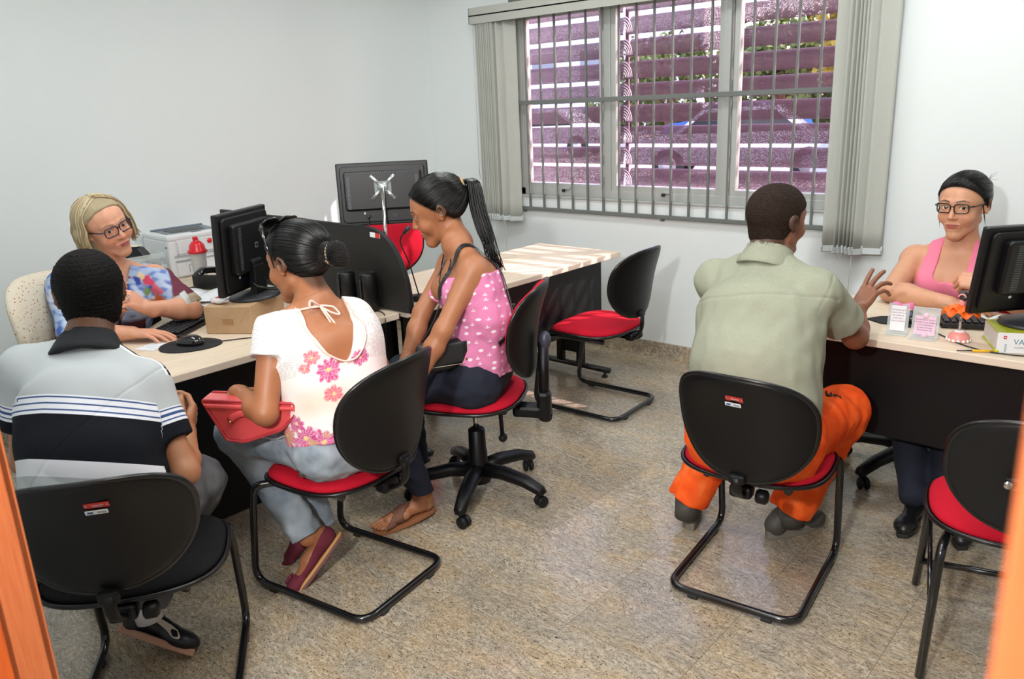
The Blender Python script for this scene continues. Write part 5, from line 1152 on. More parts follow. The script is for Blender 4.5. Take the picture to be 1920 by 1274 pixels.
def polo_uv(p):
    q = uvC(p); v = q[:, 1] + .035 * np.abs(q[:, 0]) + .22 * q[:, 0]
    arm = ((p - Jn['shR']) @ dUR > .012) & (cap(Jn['shR'], Jn['elR'], .064)(p) < .008) & ((p - Jn['shR']) @ B.side_c > -.012)
    armL = ((p - Jn['shL']) @ dUL > .012) & (cap(Jn['shL'], Jn['elL'], .064)(p) < .008) & ((p - Jn['shL']) @ B.side_c < .012)
    tt = np.where(arm, (p - Jn['shR']) @ dUR, (p - Jn['shL']) @ dUL); v = np.where(q[:, 1] > -.07, np.maximum(np.minimum(v, .03), .012 + (q[:, 2] + .048) * 1.2), v)
    return np.stack([v + .4, tt, np.where(arm | armL, 1.0, 0.0)], 1)
k = NT('polo_pique'); a = k.n('Attribute', attribute_name='pat'); sp = k.n('SeparateXYZ'); k.l(a, 'Vector', sp, 0)
W1, K1, U1, G1 = '#e6e8ee', '#15181e', '#3d5687', '#b9bfc1'
def bands(src, so, lst): return k.ramp(src, so, lst, 'CONSTANT')
r1 = bands(sp, 'X', [(0, G1), (.130, W1), (.168, K1), (.280, W1), (.287, U1), (.292, W1), (.302, U1), (.307, W1), (.317, U1), (.322, W1), (.327, G1), (.438, W1), (.456, K1)])
r2 = bands(sp, 'Y', [(0, G1), (.095, W1), (.099, U1), (.1035, W1), (.113, U1), (.1175, W1), (.127, U1), (.1315, W1), (.140, K1)])
mxc = k.n('MixRGB'); gt = k.n('Math', operation='GREATER_THAN'); gt.inputs[1].default_value = .5; k.l(sp, 'Z', gt, 0); k.l(gt, 0, mxc, 0); k.l(r1, 'Color', mxc, 1); k.l(r2, 'Color', mxc, 2); k.l(mxc, 'Color', k.b, 'Base Color'); k.set(rough=.85, spec=.15)
B.part('polo_shirt', shf, lo, hi, .0042, k.m, None, polo_uv)
ring = lambda r0, r1, z0, z1: sub(cap(Jn['neck'] + cu * z0, Jn['neck'] + cu * z1, r0, r1), cap(Jn['neck'] + cu * (z0 - .08), Jn['neck'] + cu * (z1 + .08), r0 - .012, r1 - .006), .002)
col = inter(inter(ring(.100, .064, -.02, .055), half(Jn['neck'] + cu * .045, cu), .002), half(Jn['neck'] - cu * .03, -cu), .002)
B.part('collar', lambda p: col(p) - .001 * vnoise(p, 60), Jn['neck'] - .15, Jn['neck'] + .15, .0032, plain('black_pique', '#101318', .8))
k = NT('charcoal_denim'); tc = k.n('TexCoord'); nz = k.n('TexNoise', ins={'Scale': 9.0, 'Detail': 6.0}); k.l(tc, 'Object', nz, 'Vector'); r = k.ramp(nz, 'Fac', [(.35, '#45474a'), (.65, '#6a6d70')]); k.l(r, 'Color', k.b, 'Base Color'); k.set(rough=.9, spec=.15); m_char = k.m
jn = U(.04, cap(B.J['hipL'], B.J['hipR'], .125), cap(B.J['hipL'], B.J['knL'], .105, .080), cap(B.J['hipR'], B.J['knR'], .105, .082), inter(cap(B.J['knL'], B.J['anL'], .078, .062), half(B.J['anL'] + A((0, 0, .0)), (0, 0, -1)), .004), inter(cap(B.J['knR'], B.J['anR'], .078, .060), half(B.J['anR'] + A((0, 0, .015)), B.J['anR'] - B.J['knR']), .004))
B.part('jeans', lambda p: jn(p) - .005 * vnoise(p * A((1, 1, 1.4)), 36) - .003 * vnoise(p, 75, 2), lo, hi, .0055, m_char)
MB().tube([tuple(B.J['anR'] + A((0, 0, .03))), tuple(B.J['anR'] - A((-.01, -.004, .045)))], [.041, .040], 14).build('sock', plain('white_sock', '#dcdce4', .9), B.root, off=B.o)
o, T = sneaker(B, 'R', (-2.335, .735, .075), (-2.125, .865, .002), (-.35, .50, .80), plain('dark_navy_leather', '#16161f', .35), plain('gum_sole', '#b98d74', .7), 'sneaker', 1.05, thick=.022)
sw = MB(); uS = B._shoe_u; mk = []
for i in range(23):
    t = i / 22; y = .215 - .165 * t; zc = .050 + .042 * t ** 1.3; wd = .0150 * (1 - t) ** .8 + .0016 if t > .18 else .0150 * (t / .18) ** .5 + .002
    mk.append((y, zc - wd * .75 - .008 * (t < .3) * (1 - t / .3), zc + wd * .75 - .006 * (t < .3) * (1 - t / .3)))
for sgn in (1, -1):
    vs = []; fs = []; q_ = A([(sgn * .09, y, z) for y, z0, z1 in mk for z in (z0, z1)])
    for _ in range(16): q_[:, 0] -= sgn * np.maximum(uS(q_), -.002) * .8
    for lay in (.0022, -.002): vs += [(x + sgn * lay, y, z) for x, y, z in q_]
    nn = len(mk); o_ = 2 * nn
    for i in range(nn - 1): fs += [(2 * i, 2 * i + 1, 2 * i + 3, 2 * i + 2), (2 * i + 2 + o_, 2 * i + 3 + o_, 2 * i + 1 + o_, 2 * i + o_), (2 * i, 2 * i + 2, 2 * i + 2 + o_, 2 * i + o_), (2 * i + 1, 2 * i + 1 + o_, 2 * i + 3 + o_, 2 * i + 3)]
    sw.raw(vs, fs, False, 0, T)
sw.build('side_mark', plain('cream_leather', '#d8d0bd', .5), o, off=B.o)
lc = MB()
for i in range(4): lc.tube([(-.024, .10 + i * .017, .087 - i * .0085), (0, .105 + i * .017, .097 - i * .009), (.026, .10 + i * .017, .086 - i * .0085)], .0022, 6, T=T)
lc.build('laces', plain('grey_laces', '#8e8b88', .8), o, off=B.o)
sneaker(B, 'L', (-2.62, .86, .0), (-2.78, 1.05, .0), (0, 0, 1), bpy.data.materials['dark_navy_leather'], bpy.data.materials['gum_sole'], 'sneaker', 1.05, thick=.028)
# ================================================================ woman in the flowered blouse (left of centre)
SKW = '#a56b48'
J = dict(head=(-2.165, 1.412, 1.118), neck=(-2.085, 1.405, .990), shL=(-2.118, 1.268, .935), shR=(-2.035, 1.515, .930), hipL=(-2.02, 1.325, .56), hipR=(-1.985, 1.48, .56), back=(-2.01, 1.40, .75),
         elL=(-2.055, 1.165, .715), wrL=(-2.235, 1.18, .735), elR=(-2.06, 1.62, .70), wrR=(-2.26, 1.50, .70), knL=(-2.385, 1.245, .545), knR=(-2.40, 1.41, .54), anL=(-2.20, 1.345, .165), anR=(-2.28, 1.45, .13),
         face=(-.965, -.20, -.16), up=(-.10, .02, 1), hs=1.04)
B = Body(J, True, girth=.99, limb=.97, bust=1.0, neck_r=.048); D_ = B
B.hand('L', (-.75, .35, -.35), (.1, -.35, .9), curl=(0, 30, 34, 38, 42)); B.hand('R', (-.7, -.5, -.2), (0, .2, .9), curl=(0, 30, 34, 38, 42))
TD = put_foot(B, 'L', (-2.155, 1.415, .125), (-2.19, 1.315, .018), up=(-.55, -.35, .8), k_=1.0); 
hr, reg = slick(.008)
OD = (-2.106, 1.447, .46); lo, hi = A((-2.7, .95, 0)), A((-1.75, 1.8, 1.4))
B.look = (.1, .95, -.2)
B.build('woman with a black hair bun, sunglasses on her head, white flowered blouse', skin_cols(SKW, '#8e4a40', lambda q: reg(q) - .002, brow='#1d1310', blush=.05), ['uaL', 'faL', 'uaR', 'faR', 'snL', 'snR'], OD, lo, hi, head_fn(True, .0))
bunc = A((.012, -.150, .008)); buf = U(.012, ell(bunc, (.036, .030, .036)), ell(bunc + A((.010, .004, -.018)), (.028, .026, .024)), ell(bunc + A((-.006, -.004, .018)), (.026, .022, .022)))
gat = ell((0, -.108, .016), (.030, .032, .030))
B.part('hair', B.hl(U(.014, hr, gat)), B.H - .21, B.H + .21, .003, m_black_hair, uvf=bun_uv(B.H, B.HF, (.05, -1, .08)))
swept_strands(B, reg, (0.01, -.12, .012), 460, m_lock, seed=14, lift=.0095)
B.part('hair_bun', lambda p: B.hl(buf)(p) + .0012 * np.sin(((p - B.H) @ B.HF)[:, 2] * 900 + 3 * np.sin(((p - B.H) @ B.HF)[:, 0] * 90)), B.H - .22, B.H + .22, .0028, m_black_hair, uvf=bun_uv(W_(B.H, B.HF, bunc), B.HF, (1, 0, .3)))
m = MB()
for off in (-.124, -.134):
    for j in range(18):
        a = 6.283 * j / 18; m.ball(tuple(W_(B.H, B.HF, (.008 + math.cos(a) * .024, off, .012 + math.sin(a) * .026), B.k)), (.0058,) * 3, 8)
m.build('hair_tie', plain('beige_ribbed_elastic', '#a08e74', .85), B.root, off=B.o)
# sunglasses pushed up on the head
m = MB(); T = Matrix(((*B.HF[0], B.H[0]), (*B.HF[1], B.H[1]), (*B.HF[2], B.H[2]), (0, 0, 0, 1))) @ Matrix.Scale(B.k, 4) @ T_(0, .018, .088) @ RX(50) @ Matrix.Diagonal((1.14, 1.0, 1.0, 1))
for s in (1, -1):
    m.tube([(s * .033 + x, .052 - (abs(s * .033 + x) * 3.2) ** 2 * .12, z) for x, z in rrect(.058, .046, .018, 5)], .0032, 8, closed=True, T=T)
    m.sheet(lambda u, v, s=s: (s * .033 + (u - .5) * .052, .052 - (abs(s * .033 + (u - .5) * .052) * 3.2) ** 2 * .12, (v - .5) * .040), 6, 4, .0012, T=T, mi=1)
    m.tube([(s * .064, .046, .008), (s * .080, .020, .004), (s * .083, -.03, -.018), (s * .078, -.075, -.052)], [.006, .005, .0032, .0022], 8, T=T, round_=.02)
    m.ball((s * .0835, .005, .0), (.0015, .008, .005), 10, T=T, mi=2)
m.build('sunglasses', [plain('black_glossy_plastic', '#08080a', .12, spec=.7), plain('dark_lens', '#101016', .05, spec=.8), m_chrome], B.root, off=B.o)
uvD = B.torso_uv(); Jn = B.J; dUL = nrm(Jn['elL'] - Jn['shL']); dUR = nrm(Jn['elR'] - Jn['shR'])
slv = U(.02, inter(cap(Jn['shL'] - dUL * .01, Jn['shL'] + dUL * .12, .058, .066), half(Jn['shL'] + dUL * .085, dUL), .005), inter(cap(Jn['shR'] - dUR * .01, Jn['shR'] + dUR * .12, .058, .066), half(Jn['shR'] + dUR * .085, dUR), .005))
bl_ = U(.05, grow(B.trunk, .011), cap(B.P - B.up * .03, B.P * .5 + B.Sm * .5, .150, .130, 1.22, B.side_p)); bl_ = U(.02, bl_, slv); bl_ = inter(bl_, half(B.P + B.up * .035, -B.up), .008)
def openD(p):
    q = uvD(p); hw = .070 * np.clip(1 + (q[:, 1] + .0) / .118, 0, 1.1) ** .55; bk = np.maximum(np.maximum(np.abs(q[:, 0] - .018 + .10 * np.minimum(q[:, 1], 0)) - hw, -q[:, 1] - .125), q[:, 2] - .02)
    frn = np.maximum(np.abs(q[:, 0]) - .085 - .3 * q[:, 1], -q[:, 1] - .09 + q[:, 0] * 0)
    return np.minimum(bk, np.maximum(frn, -q[:, 2]))
blf = sub(sub(inter(bl_, half(Jn['neck'] + B.up * .01, B.up), .004), openD, .004), cap(Jn['neck'] - B.up * .05, B.H, .054, .05), .004)
foldD = lambda p: .003 * vnoise(p * A((1, 1, .5)), 34) + .004 * (np.abs(np.sin((uvD(p)[:, 1] * .55 + uvD(p)[:, 0]) * 30 + 2 * np.sin(uvD(p)[:, 1] * 14))) - .5) * np.clip(-uvD(p)[:, 1] * 3 - .5, 0, 1)
hs_ = lambda a: (math.sin(a * 127.1) * 43758.5) % 1
def blouse_col(p):
    q = uvD(p); ang = np.arctan2(q[:, 0], -q[:, 2] + .0) * .14; v = q[:, 1]; n = len(p)
    c = np.repeat(A(lin('#efe9e4'))[None], n, 0); mag, pink, peach, cor = A(lin('#c42f80')), A(lin('#e07fae')), A(lin('#f3cdb4')), A(lin('#dd5f72'))
    def blend(w, col):
        nonlocal c; w = np.clip(w, 0, 1)[:, None]; c = c + (col - c) * w
    nz = vnoise(p, 40, 3) * .5 + .5; st = .5 + .5 * np.sin(v * 900 + 3 * vnoise(p, 40))
    for (cu_, cv, r, w) in ((-.03, -.20, .07, .45), (.03, -.235, .05, .4), (-.09, -.22, .05, .5), (.05, -.30, .04, .3)):
        blend((1 - np.hypot((ang - cu_) / 1.5, v - cv) / r) * w * 2 * (.5 + .5 * st), peach)
    fl = [(-.02, -.135, .030, mag, 9), (-.062, -.085, .020, cor, 7), (-.085, -.115, .014, cor, 5), (.075, -.125, .022, mag, 8), (-.015, -.215, .022, cor, 6), (-.06, -.365, .034, mag, 9), (.02, -.385, .050, mag, 13), (-.115, -.34, .030, mag, 8), (-.10, -.405, .034, cor, 9), (.085, -.33, .030, cor, 8), (.09, -.40, .032, mag, 9), (-.01, -.315, .018, cor, 6), (-.14, -.29, .022, mag, 7), (.13, -.24, .024, cor, 7), (-.16, -.40, .03, mag, 8), (.15, -.36, .032, mag, 9), (-.19, -.33, .03, cor, 8), (.045, -.345, .014, cor, 5), (.19, -.29, .03, mag, 8), (.22, -.40, .034, mag, 9), (-.23, -.28, .03, cor, 7), (-.25, -.39, .034, mag, 9), (.27, -.2, .03, cor, 7), (-.29, -.18, .03, mag, 8)]
    for cu_, cv, r, col, npet in fl:
        cv = cv * .92; r = r * 1.32
        d = np.hypot(ang - cu_, v - cv); a = np.arctan2(v - cv, ang - cu_); R = r * (.72 + .28 * np.abs(np.cos(a * npet / 2 + cu_ * 90)) + .18 * vnoise(p, 90))
        w = np.clip((R - d) / .0035, 0, 1) * (.62 + .38 * (np.sin(a * npet * 2) > -.4)); blend(w * (.85 + .15 * st), col); blend(np.clip((r * .2 - d) / .002, 0, 1), A(lin('#f0cf8e')))
    w = np.clip((-v - .27) / .06, 0, 1) * np.clip((vnoise(p, 55, 7) - .25) / .15, 0, 1); blend(w * .6, pink); w = np.clip((-v - .27) / .06, 0, 1) * np.clip((vnoise(p, 48, 11) - .4) / .1, 0, 1); blend(w * .7, A(lin('#c9b27a')))
    blend(np.clip((-v - .372) / .006, 0, 1) * .9, A(lin('#f4cfc6')))
    # lace shoulders: little grey openings
    lace = (np.clip((np.abs(q[:, 0]) - .088) / .01, 0, 1)) * np.clip((v + .125 + .25 * (np.abs(q[:, 0]) - .1)) / .008, 0, 1)
    lp = .5 + .5 * np.sin(p[:, 0] * 900 + 2 * np.sin(p[:, 1] * 500)) * np.sin(p[:, 2] * 820 + 2 * np.sin(p[:, 0] * 450)); blend(lace * (lp > .62) * .55, A(lin('#9a9aa4')))
    return c
B.part('blouse', lambda p: blf(p) - foldD(p), lo, hi, .0036, attr_mat('printed_cotton', .85, bump=.0004, bscale=700, spec=.15), blouse_col)
bd_ = MB(); P0 = lambda u, v, w: tuple(B.Sm + B.side_c * u + B.up * v + B.fwd_c * w)
# neckline piping, drawn on the back, and the tied bow with its tails
vn = [(-.058, .045, -.03), (-.055, .0, -.062), (-.036, -.065, -.088), (.030, -.120, -.098), (.082, -.065, -.088), (.092, -.01, -.065), (.090, .045, -.035)]
vP = snap(lambda p: np.minimum(B.trunk(p), bl_(p)), dense([P0(*a) for a in vn], 40, .03), .0045); bd_.tube([tuple(v) for v in vP], .0030, 6)
kn_ = A(P0(.006, .062, -.072)); bd_.tube([P0(-.078, .052, -.03), tuple(kn_), P0(.088, .048, -.035)], .0036, 6, round_=.02)
for lp in ([(.006, .062, -.075), (-.02, .085, -.08), (-.03, .06, -.085), (.004, .058, -.078)], [(.006, .062, -.075), (.045, .055, -.082), (.060, .025, -.09), (.035, .035, -.088), (.008, .058, -.078)], [(.006, .06, -.076), (.018, .02, -.088), (.038, -.045, -.100), (.046, -.078, -.103), (.052, -.048, -.102), (.030, .01, -.092), (.012, .055, -.08)]):
    bd_.tube([P0(*a) for a in lp], .0030, 6, round_=.012)
bd_.build('neck_ties', plain('peach_piping', '#efd0c2', .8), B.root, off=B.o)
k = NT('light_grey_denim'); tc = k.n('TexCoord'); nz = k.n('TexNoise', ins={'Scale': 8.0, 'Detail': 7.0}); k.l(tc, 'Object', nz, 'Vector'); r = k.ramp(nz, 'Fac', [(.35, '#74808c'), (.65, '#a3adb6')]); k.l(r, 'Color', k.b, 'Base Color'); k.set(rough=.9, spec=.15); m_lden = k.m
Bj = B.J; jn = U(.04, cap(Bj['hipL'] + A((.02, 0, 0)), Bj['hipR'] + A((.02, 0, 0)), .108), cap(Bj['hipL'], Bj['knL'], .090, .068), cap(Bj['hipR'], Bj['knR'], .090, .068), inter(cap(Bj['knL'], Bj['anL'], .068, .056), half(Bj['anL'] - nrm(Bj['anL'] - Bj['knL']) * .01, Bj['anL'] - Bj['knL']), .004), inter(cap(Bj['knR'], Bj['anR'], .068, .055), half(Bj['anR'], Bj['anR'] - Bj['knR']), .004))
B.part('jeans', lambda p: jn(p) - .0038 * vnoise(p * A((1, 1, 1.6)), 40) - .0015 * vnoise(p, 95, 3), lo, hi, .005, m_lden)
sm = MB(); tL = nrm(Bj['knL'] - Bj['hipL']); sL = nrm(np.cross(tL, (0, 0, 1)))
if sL[1] > 0: sL = -sL
up_ = A((0, 0, 1))
sm.tube([tuple(Bj['hipL'] * (1 - t) + Bj['knL'] * t + sL * (.090 - .024 * t) * .93 + up_ * (.040 - .014 * t)) for t in [i / 10 for i in range(1, 10)]], .0014, 5)
sm.tube([tuple(Bj['hipL'] + tL * x + sL * (.098 * math.cos(a)) * .99 + up_ * .1 * math.sin(a)) for x, a in ((.02, .9), (.06, .62), (.10, .45), (.16, .38))], .0014, 5, round_=.02)
sm.tube([tuple(Bj['hipL'] + tL * .165 + sL * (.093 * math.cos(a)) + up_ * .092 * math.sin(a)) for a in (.38, .7, 1.0)], .0014, 5)
sm.build('seams', plain('pale_stitching', '#b9c0c4', .9), B.root, off=B.o)
pt_ = MB(); c0 = Bj['hipL'] - tL * .0 + sL * .100 - up_ * .05; T = Matrix(((tL[0], up_[0], sL[0], c0[0]), (tL[1], up_[1], sL[1], c0[1]), (tL[2], up_[2], sL[2], c0[2]), (0, 0, 0, 1)))
for a in range(4): pt_.ball((math.cos(a * 1.57 + .4) * .012, math.sin(a * 1.57 + .4) * .012, .0), (.010, .006, .002), 8, T=T @ RZ(0))
pt_.build('pocket_embroidery', plain('brown_embroidery', '#4a3a2c', .8), B.root, off=B.o)
wt_ = MB(); w_, d_ = Bj['wrL'], nrm(Bj['wrL'] - Bj['elL']); c0 = w_ - d_ * .02; s1 = nrm(np.cross(d_, (0, 0, 1))); s2 = np.cross(s1, d_)
wt_.tube([tuple(c0 + (s1 * math.cos(a) + s2 * math.sin(a)) * .0295) for a in [6.283 * i / 24 for i in range(24)]], .0052, 8, closed=True)
T = Matrix(((s1[0], d_[0], s2[0], 0), (s1[1], d_[1], s2[1], 0), (s1[2], d_[2], s2[2], 0), (0, 0, 0, 1)))
sgn = 1 if s1[1] < 0 else -1; c1 = c0 + s1 * sgn * .031; Tn = frame(s1 * sgn, d_); wt_.lathe([(0, 0), (.017, 0), (.019, .003), (.017, .007), (.014, .008), (0, .008)], seg=24, T=Matrix(((Tn[0][0], Tn[0][2], Tn[0][1], c1[0]), (Tn[1][0], Tn[1][2], Tn[1][1], c1[1]), (Tn[2][0], Tn[2][2], Tn[2][1], c1[2]), (0, 0, 0, 1))))
wt_.build('wristwatch', plain('gold_metal', '#cfa85c', .25, metal=.9), B.root, off=B.o)
# closed shoe, sole toward the camera
m_bur = plain('burgundy_canvas', '#6e2436', .85, bump=.0005, bscale=500); heelD, FD = A(TD.translation), A([list(r)[:3] for r in TD.to_3x3()])
ftD = local(foot_fn(), heelD, FD, 1.0); shD = lambda p: (lambda q: np.maximum(np.maximum(ftD(p) - .005, q[:, 2] - .055 + .22 * np.clip(q[:, 1], 0, .12)), -1))((p - heelD) @ FD)
toe_ = local(ell((0, .185, .022), (.040, .048, .024)), heelD, FD); shoeD = U(.01, inter(shD, lambda p: ell((0, .07, .075), (.026, .07, .04))(((p - heelD) @ FD)) * -1, .003), toe_)
o = B.part('shoe', shoeD, heelD - .3, heelD + .3, .003, m_bur)
op = [(.038 * math.copysign(abs(math.sin(6.283 * i / 40)) ** .8, math.sin(6.283 * i / 40)) * (1.0 - .12 * math.cos(6.283 * i / 40)), .098 - .138 * math.cos(6.283 * i / 40)) for i in range(40)]
MB().prism(op, -.014, -.002, .002, T=TD).build('sole', plain('dusty_maroon_rubber', '#7c4a4e', .7), o, off=B.o)
MB().prism([(x * 1.03, (y - .098) * 1.02 + .098) for x, y in op], -.004, .006, .002, T=TD).build('espadrille_band', plain('jute_band', '#c79a5c', .8), o, off=B.o)
fl_ = MB(); [fl_.ball((math.cos(a) * .014, .185 + math.sin(a) * .012, .05), (.011, .010, .006), 10, T=TD) for a in (0, 1.25, 2.5, 3.77, 5.0)]; fl_.build('bow', m_bur, o, off=B.o)
# second shoe behind
T2 = frame(nrm(A((-.25, -.25, -.35))), (0, 0, 1)); hx = A((-2.275, 1.46, .115))
ft2 = local(foot_fn(), hx, T2, 1.0); B.part('shoe', lambda p: ft2(p) - .005, hx - .3, hx + .3, .0045, m_bur)
# ================================================================ blonde clerk (behind the left desk)
SKB = '#dca082'
J = dict(head=(-3.345, 1.315, 1.165), neck=(-3.40, 1.315, 1.005), shL=(-3.355, 1.475, .930), shR=(-3.44, 1.155, .945), hipL=(-3.43, 1.29, .53), hipR=(-3.47, 1.12, .53), back=(-3.47, 1.27, .74),
         elL=(-3.155, 1.52, .805), wrL=(-3.115, 1.325, .860), elR=(-3.28, 1.09, .785), wrR=(-3.11, 1.245, .778), knL=(-3.02, 1.35, .50), knR=(-3.06, 1.17, .50), anL=(-2.98, 1.36, .10), anR=(-3.0, 1.2, .10),
         face=(.985, .12, -.08), up=(.10, -.30, 1), hs=1.0)
B = Body(J, True, girth=1.06, limb=1.06, bust=1.2, neck_r=.05); B_ = B
B.hand('L', (.05, -.75, .62), (.72, .20, .55), curl=(0, (50, 70, 40), (55, 75, 45), (60, 78, 45), (62, 80, 45)), thumb=(20, 30))
B.hand('R', (.75, .62, -.05), (0, -.05, 1), curl=(0, 10, 12, 14, 18), thumb=(30, 10), k=.95)
hreg = inter(half((0, .060, .062), (0, 1, -.8)), half((0, -.08, -.15), (0, .3, -1)), .01)
OB = (-3.27, 1.21, .46); lo, hi = A((-3.9, .8, 0)), A((-2.8, 1.8, 1.4))
B.look = (.25, .95, -.05)
B.build('blonde woman in dark glasses and a blue floral blouse seated behind the left desk', skin_cols(SKB, '#b9635a', None, brow='#9a7a58', blush=.16), ['uaL', 'faL', 'uaR', 'faR'], OB, lo, hi, head_fn(True, .003, .0006))
hb = inter(U(.03, ell((0, -.022, .036), (.086, .104, .092)), ell((0, .012, .036), (.076, .074, .077)), ell((0, -.04, -.05), (.088, .072, .085))), lambda q: q[:, 1] - .012 - .98 * np.maximum(q[:, 2] - .035, 0) + .0 * q[:, 0], .012)
hb = inter(hb, half((0, 0, -.115), (0, 0, -1)), .01)
m_bln = hair_mat('blonde_grey_hair', '#94805c', '#cfc0a0', .5, 60, 10, .003, .35)
B.part('hair', lambda p: B.hl(hb)(p) + .002 * vnoise(p, 90), B.H - .2, B.H + .2, .0034, m_bln, uvf=lambda p: (lambda q: np.stack([np.arctan2(q[:, 0], q[:, 1] + .02) * 1.0, q[:, 2], q[:, 2] * 0], 1))((p - B.H) @ B.HF))
m = MB(); rg = random.Random(21); shB = U(0.03, ell((0, -.020, .036), (.079, .100, .087)), ell((0, .02, .034), (.069, .072, .072))); c0 = A((0, -.012, .030))
for i in range(420):
    s_ = 1 if i % 2 else -1; a0_ = rg.uniform(.12, 3.0); lift = rg.uniform(.006, .016); fr_ = a0_ < 1.2; ph_end = R_(rg.uniform(84, 98)); st_ = R_(4 + rg.uniform(0, 10)); ph = rg.uniform(0, 6.28); wav = rg.uniform(.002, .006); ln = rg.uniform(.75, 1.05); pth = []
    for j in range(8):
        t = j / 7; phi = st_ + (ph_end - st_) * t; az = a0_ if not fr_ else a0_ * .75 + (1.42 - a0_ * .75) * min(1, (t * 1.15)) ** .62 + .1
        D = A([[s_ * math.sin(az) * math.sin(phi), math.cos(az) * math.sin(phi), math.cos(phi)]]); r_ = .17
        for _ in range(12): r_ -= float(shB(c0 + D * r_)[0]) - lift * (.5 + .8 * t)
        pth.append((c0 + D * r_)[0])
    e = pth[-1]; o_ = nrm((e[0], e[1] + .02, 0))
    for j in range(1, 8):
        t = j / 7; pth.append(e + A((0, 0, -.125 * ln * t)) + o_ * (.012 * math.sin(t * 3.1) + (.022 * (t - .75) * 4 * (i % 3 == 0) if t > .75 else 0)) + A((math.cos(ph), math.sin(ph), 0)) * wav * math.sin(t * 7 + ph) + (A((0, -.012, 0)) * t))
    m.tube([tuple(W_(B.H, B.HF, q_, B.k)) for q_ in pth], [.0030] + [.0038] * 10 + [.0032, .0026, .0018, .0009], 5, mi=rg.choice((0, 0, 1, 1, 2)))
m.build('hair_locks', [plain('honey_blonde', '#a8906a', .5), plain('pale_blonde', '#cabd9c', .5), plain('grey_blonde', '#9c8a68', .5)], B.root, off=B.o)
glasses(B, plain('navy_acetate', '#161a38', .2), w=.0265, h=.018)
uvB = B.torso_uv(); Jn = B.J; dUL = nrm(Jn['elL'] - Jn['shL']); dUR = nrm(Jn['elR'] - Jn['shR'])
slv = U(.03, inter(cap(Jn['shL'], Jn['elL'] + dUL * .02, .064, .058), half(Jn['elL'] - dUL * .02, dUL), .005), cap(Jn['shR'], Jn['elR'], .062, .054), inter(cap(Jn['elL'] - dUL * .02, Jn['elL'] * .6 + Jn['wrL'] * .4, .054, .050), half(Jn['elL'] * .72 + Jn['wrL'] * .28, Jn['wrL'] - Jn['elL']), .004))
bl2 = U(.035, U(.05, grow(B.trunk, .013), cap(B.P, B.P * .5 + B.Sm * .5, .15, .14, 1.2, B.side_p)), slv); bl2 = sub(inter(bl2, half(Jn['neck'] + B.up * .02, B.up), .005), cap(Jn['neck'] - B.up * .03 + B.fwd_c * .02, B.H, .054, .055), .006)
bl2 = sub(bl2, lambda p: (lambda q: np.maximum(np.abs(q[:, 0]) - .05 * np.clip(1 + q[:, 1] / .16, 0, 1.5), -q[:, 2] - .0))(uvB(p)), .004)
def bl_col(p):
    q = uvB(p); n = len(p); nz = vnoise(p, 24, 2); n2 = vnoise(p * A((1, 1, 2.2)), 60, 5); c = np.repeat(A(lin('#a9bbd8'))[None], n, 0)
    def blend(w, col):
        nonlocal c; w = np.clip(w, 0, 1)[:, None]; c = c + (A(lin(col)) - c) * w
    blend((nz - .1) * 1.2, '#cfd6e4'); blend((n2 - .05) * 2.0, '#6f88c0'); blend((vnoise(p, 45, 9) - .25) * 3, '#4a63b0')
    for u, v, r, col in ((-.13, .035, .022, '#d6506a'), (-.155, .005, .020, '#dd6a7c'), (-.165, -.03, .020, '#e0703c'), (-.15, -.055, .022, '#e58a4a'), (-.105, .05, .016, '#e6c9a0'), (-.12, -.005, .018, '#7f9a6a'), (-.09, .03, .016, '#3f4f9a'), (.06, -.1, .02, '#cf4a52'), (-.05, -.16, .022, '#c9b46a'), (.0, -.2, .024, '#cf4a52'), (.04, -.16, .02, '#4f6a4a')):
        d = np.hypot(q[:, 0] - u, q[:, 1] - v) + .006 * vnoise(p, 110); blend((r - d) / .004, col)
    w = ((p - Jn['shL']) @ A((.15, 1, -.35)) - .030) / .006; blend(w * 1.0, '#6f3a48'); blend(w * np.clip((.875 - p[:, 2]) / .01, 0, 1), '#b9a68e'); blend(w * np.clip((.845 - p[:, 2]) / .01, 0, 1) * (vnoise(p, 50) > 0), '#6b6a3c')
    blend(np.where(np.linalg.norm(p - Jn['elL'], axis=1) < .085, ((p - Jn['elL']) @ nrm(Jn['wrL'] - Jn['elL']) - .03) / .003, 0), '#c9ccc8'); blend((.80 - p[:, 2]) / .02 * (q[:, 0] > -.1), '#5d3340')
    return c
B.part('blouse', lambda p: bl2(p) - .004 * vnoise(p * A((1, 1, .6)), 30) - .002 * vnoise(p, 70, 3), lo, hi, .004, bpy.data.materials['printed_cotton'], bl_col)
m = MB()
for i in range(30):
    t = i / 29; u = -.06 + .12 * t; v = .03 - .22 * math.sin(math.pi * t); m.ball(tuple(B.Sm + B.side_c * u * .9 + B.up * v + B.fwd_c * (.085 + .05 * math.sin(math.pi * t))), .0048, 8, mi=i % 3)
m.build('bead_necklace', [plain('bead_red', '#b0404a', .3), plain('bead_pearl', '#d8c8b8', .3), plain('bead_violet', '#4a3a8a', .3)], B.root, off=B.o)
jn = U(.05, cap(Jn['hipL'], Jn['knL'], .11, .08), cap(Jn['hipR'], Jn['knR'], .11, .08), cap(Jn['knL'], Jn['anL'], .075, .05), cap(Jn['knR'], Jn['anR'], .075, .05), cap(Jn['hipL'], Jn['hipR'], .125)); B.part('trousers', jn, lo, hi, .01, m_navy)
for x, y in ((-3.03, 1.36), (-3.05, 1.2)): sneaker(B, 'L', (x, y, 0), (x + .22, y - .03, 0), (0, 0, 1), m_bl, bpy.data.materials['dark_sole'], 'shoe', 1.0, thick=.02)
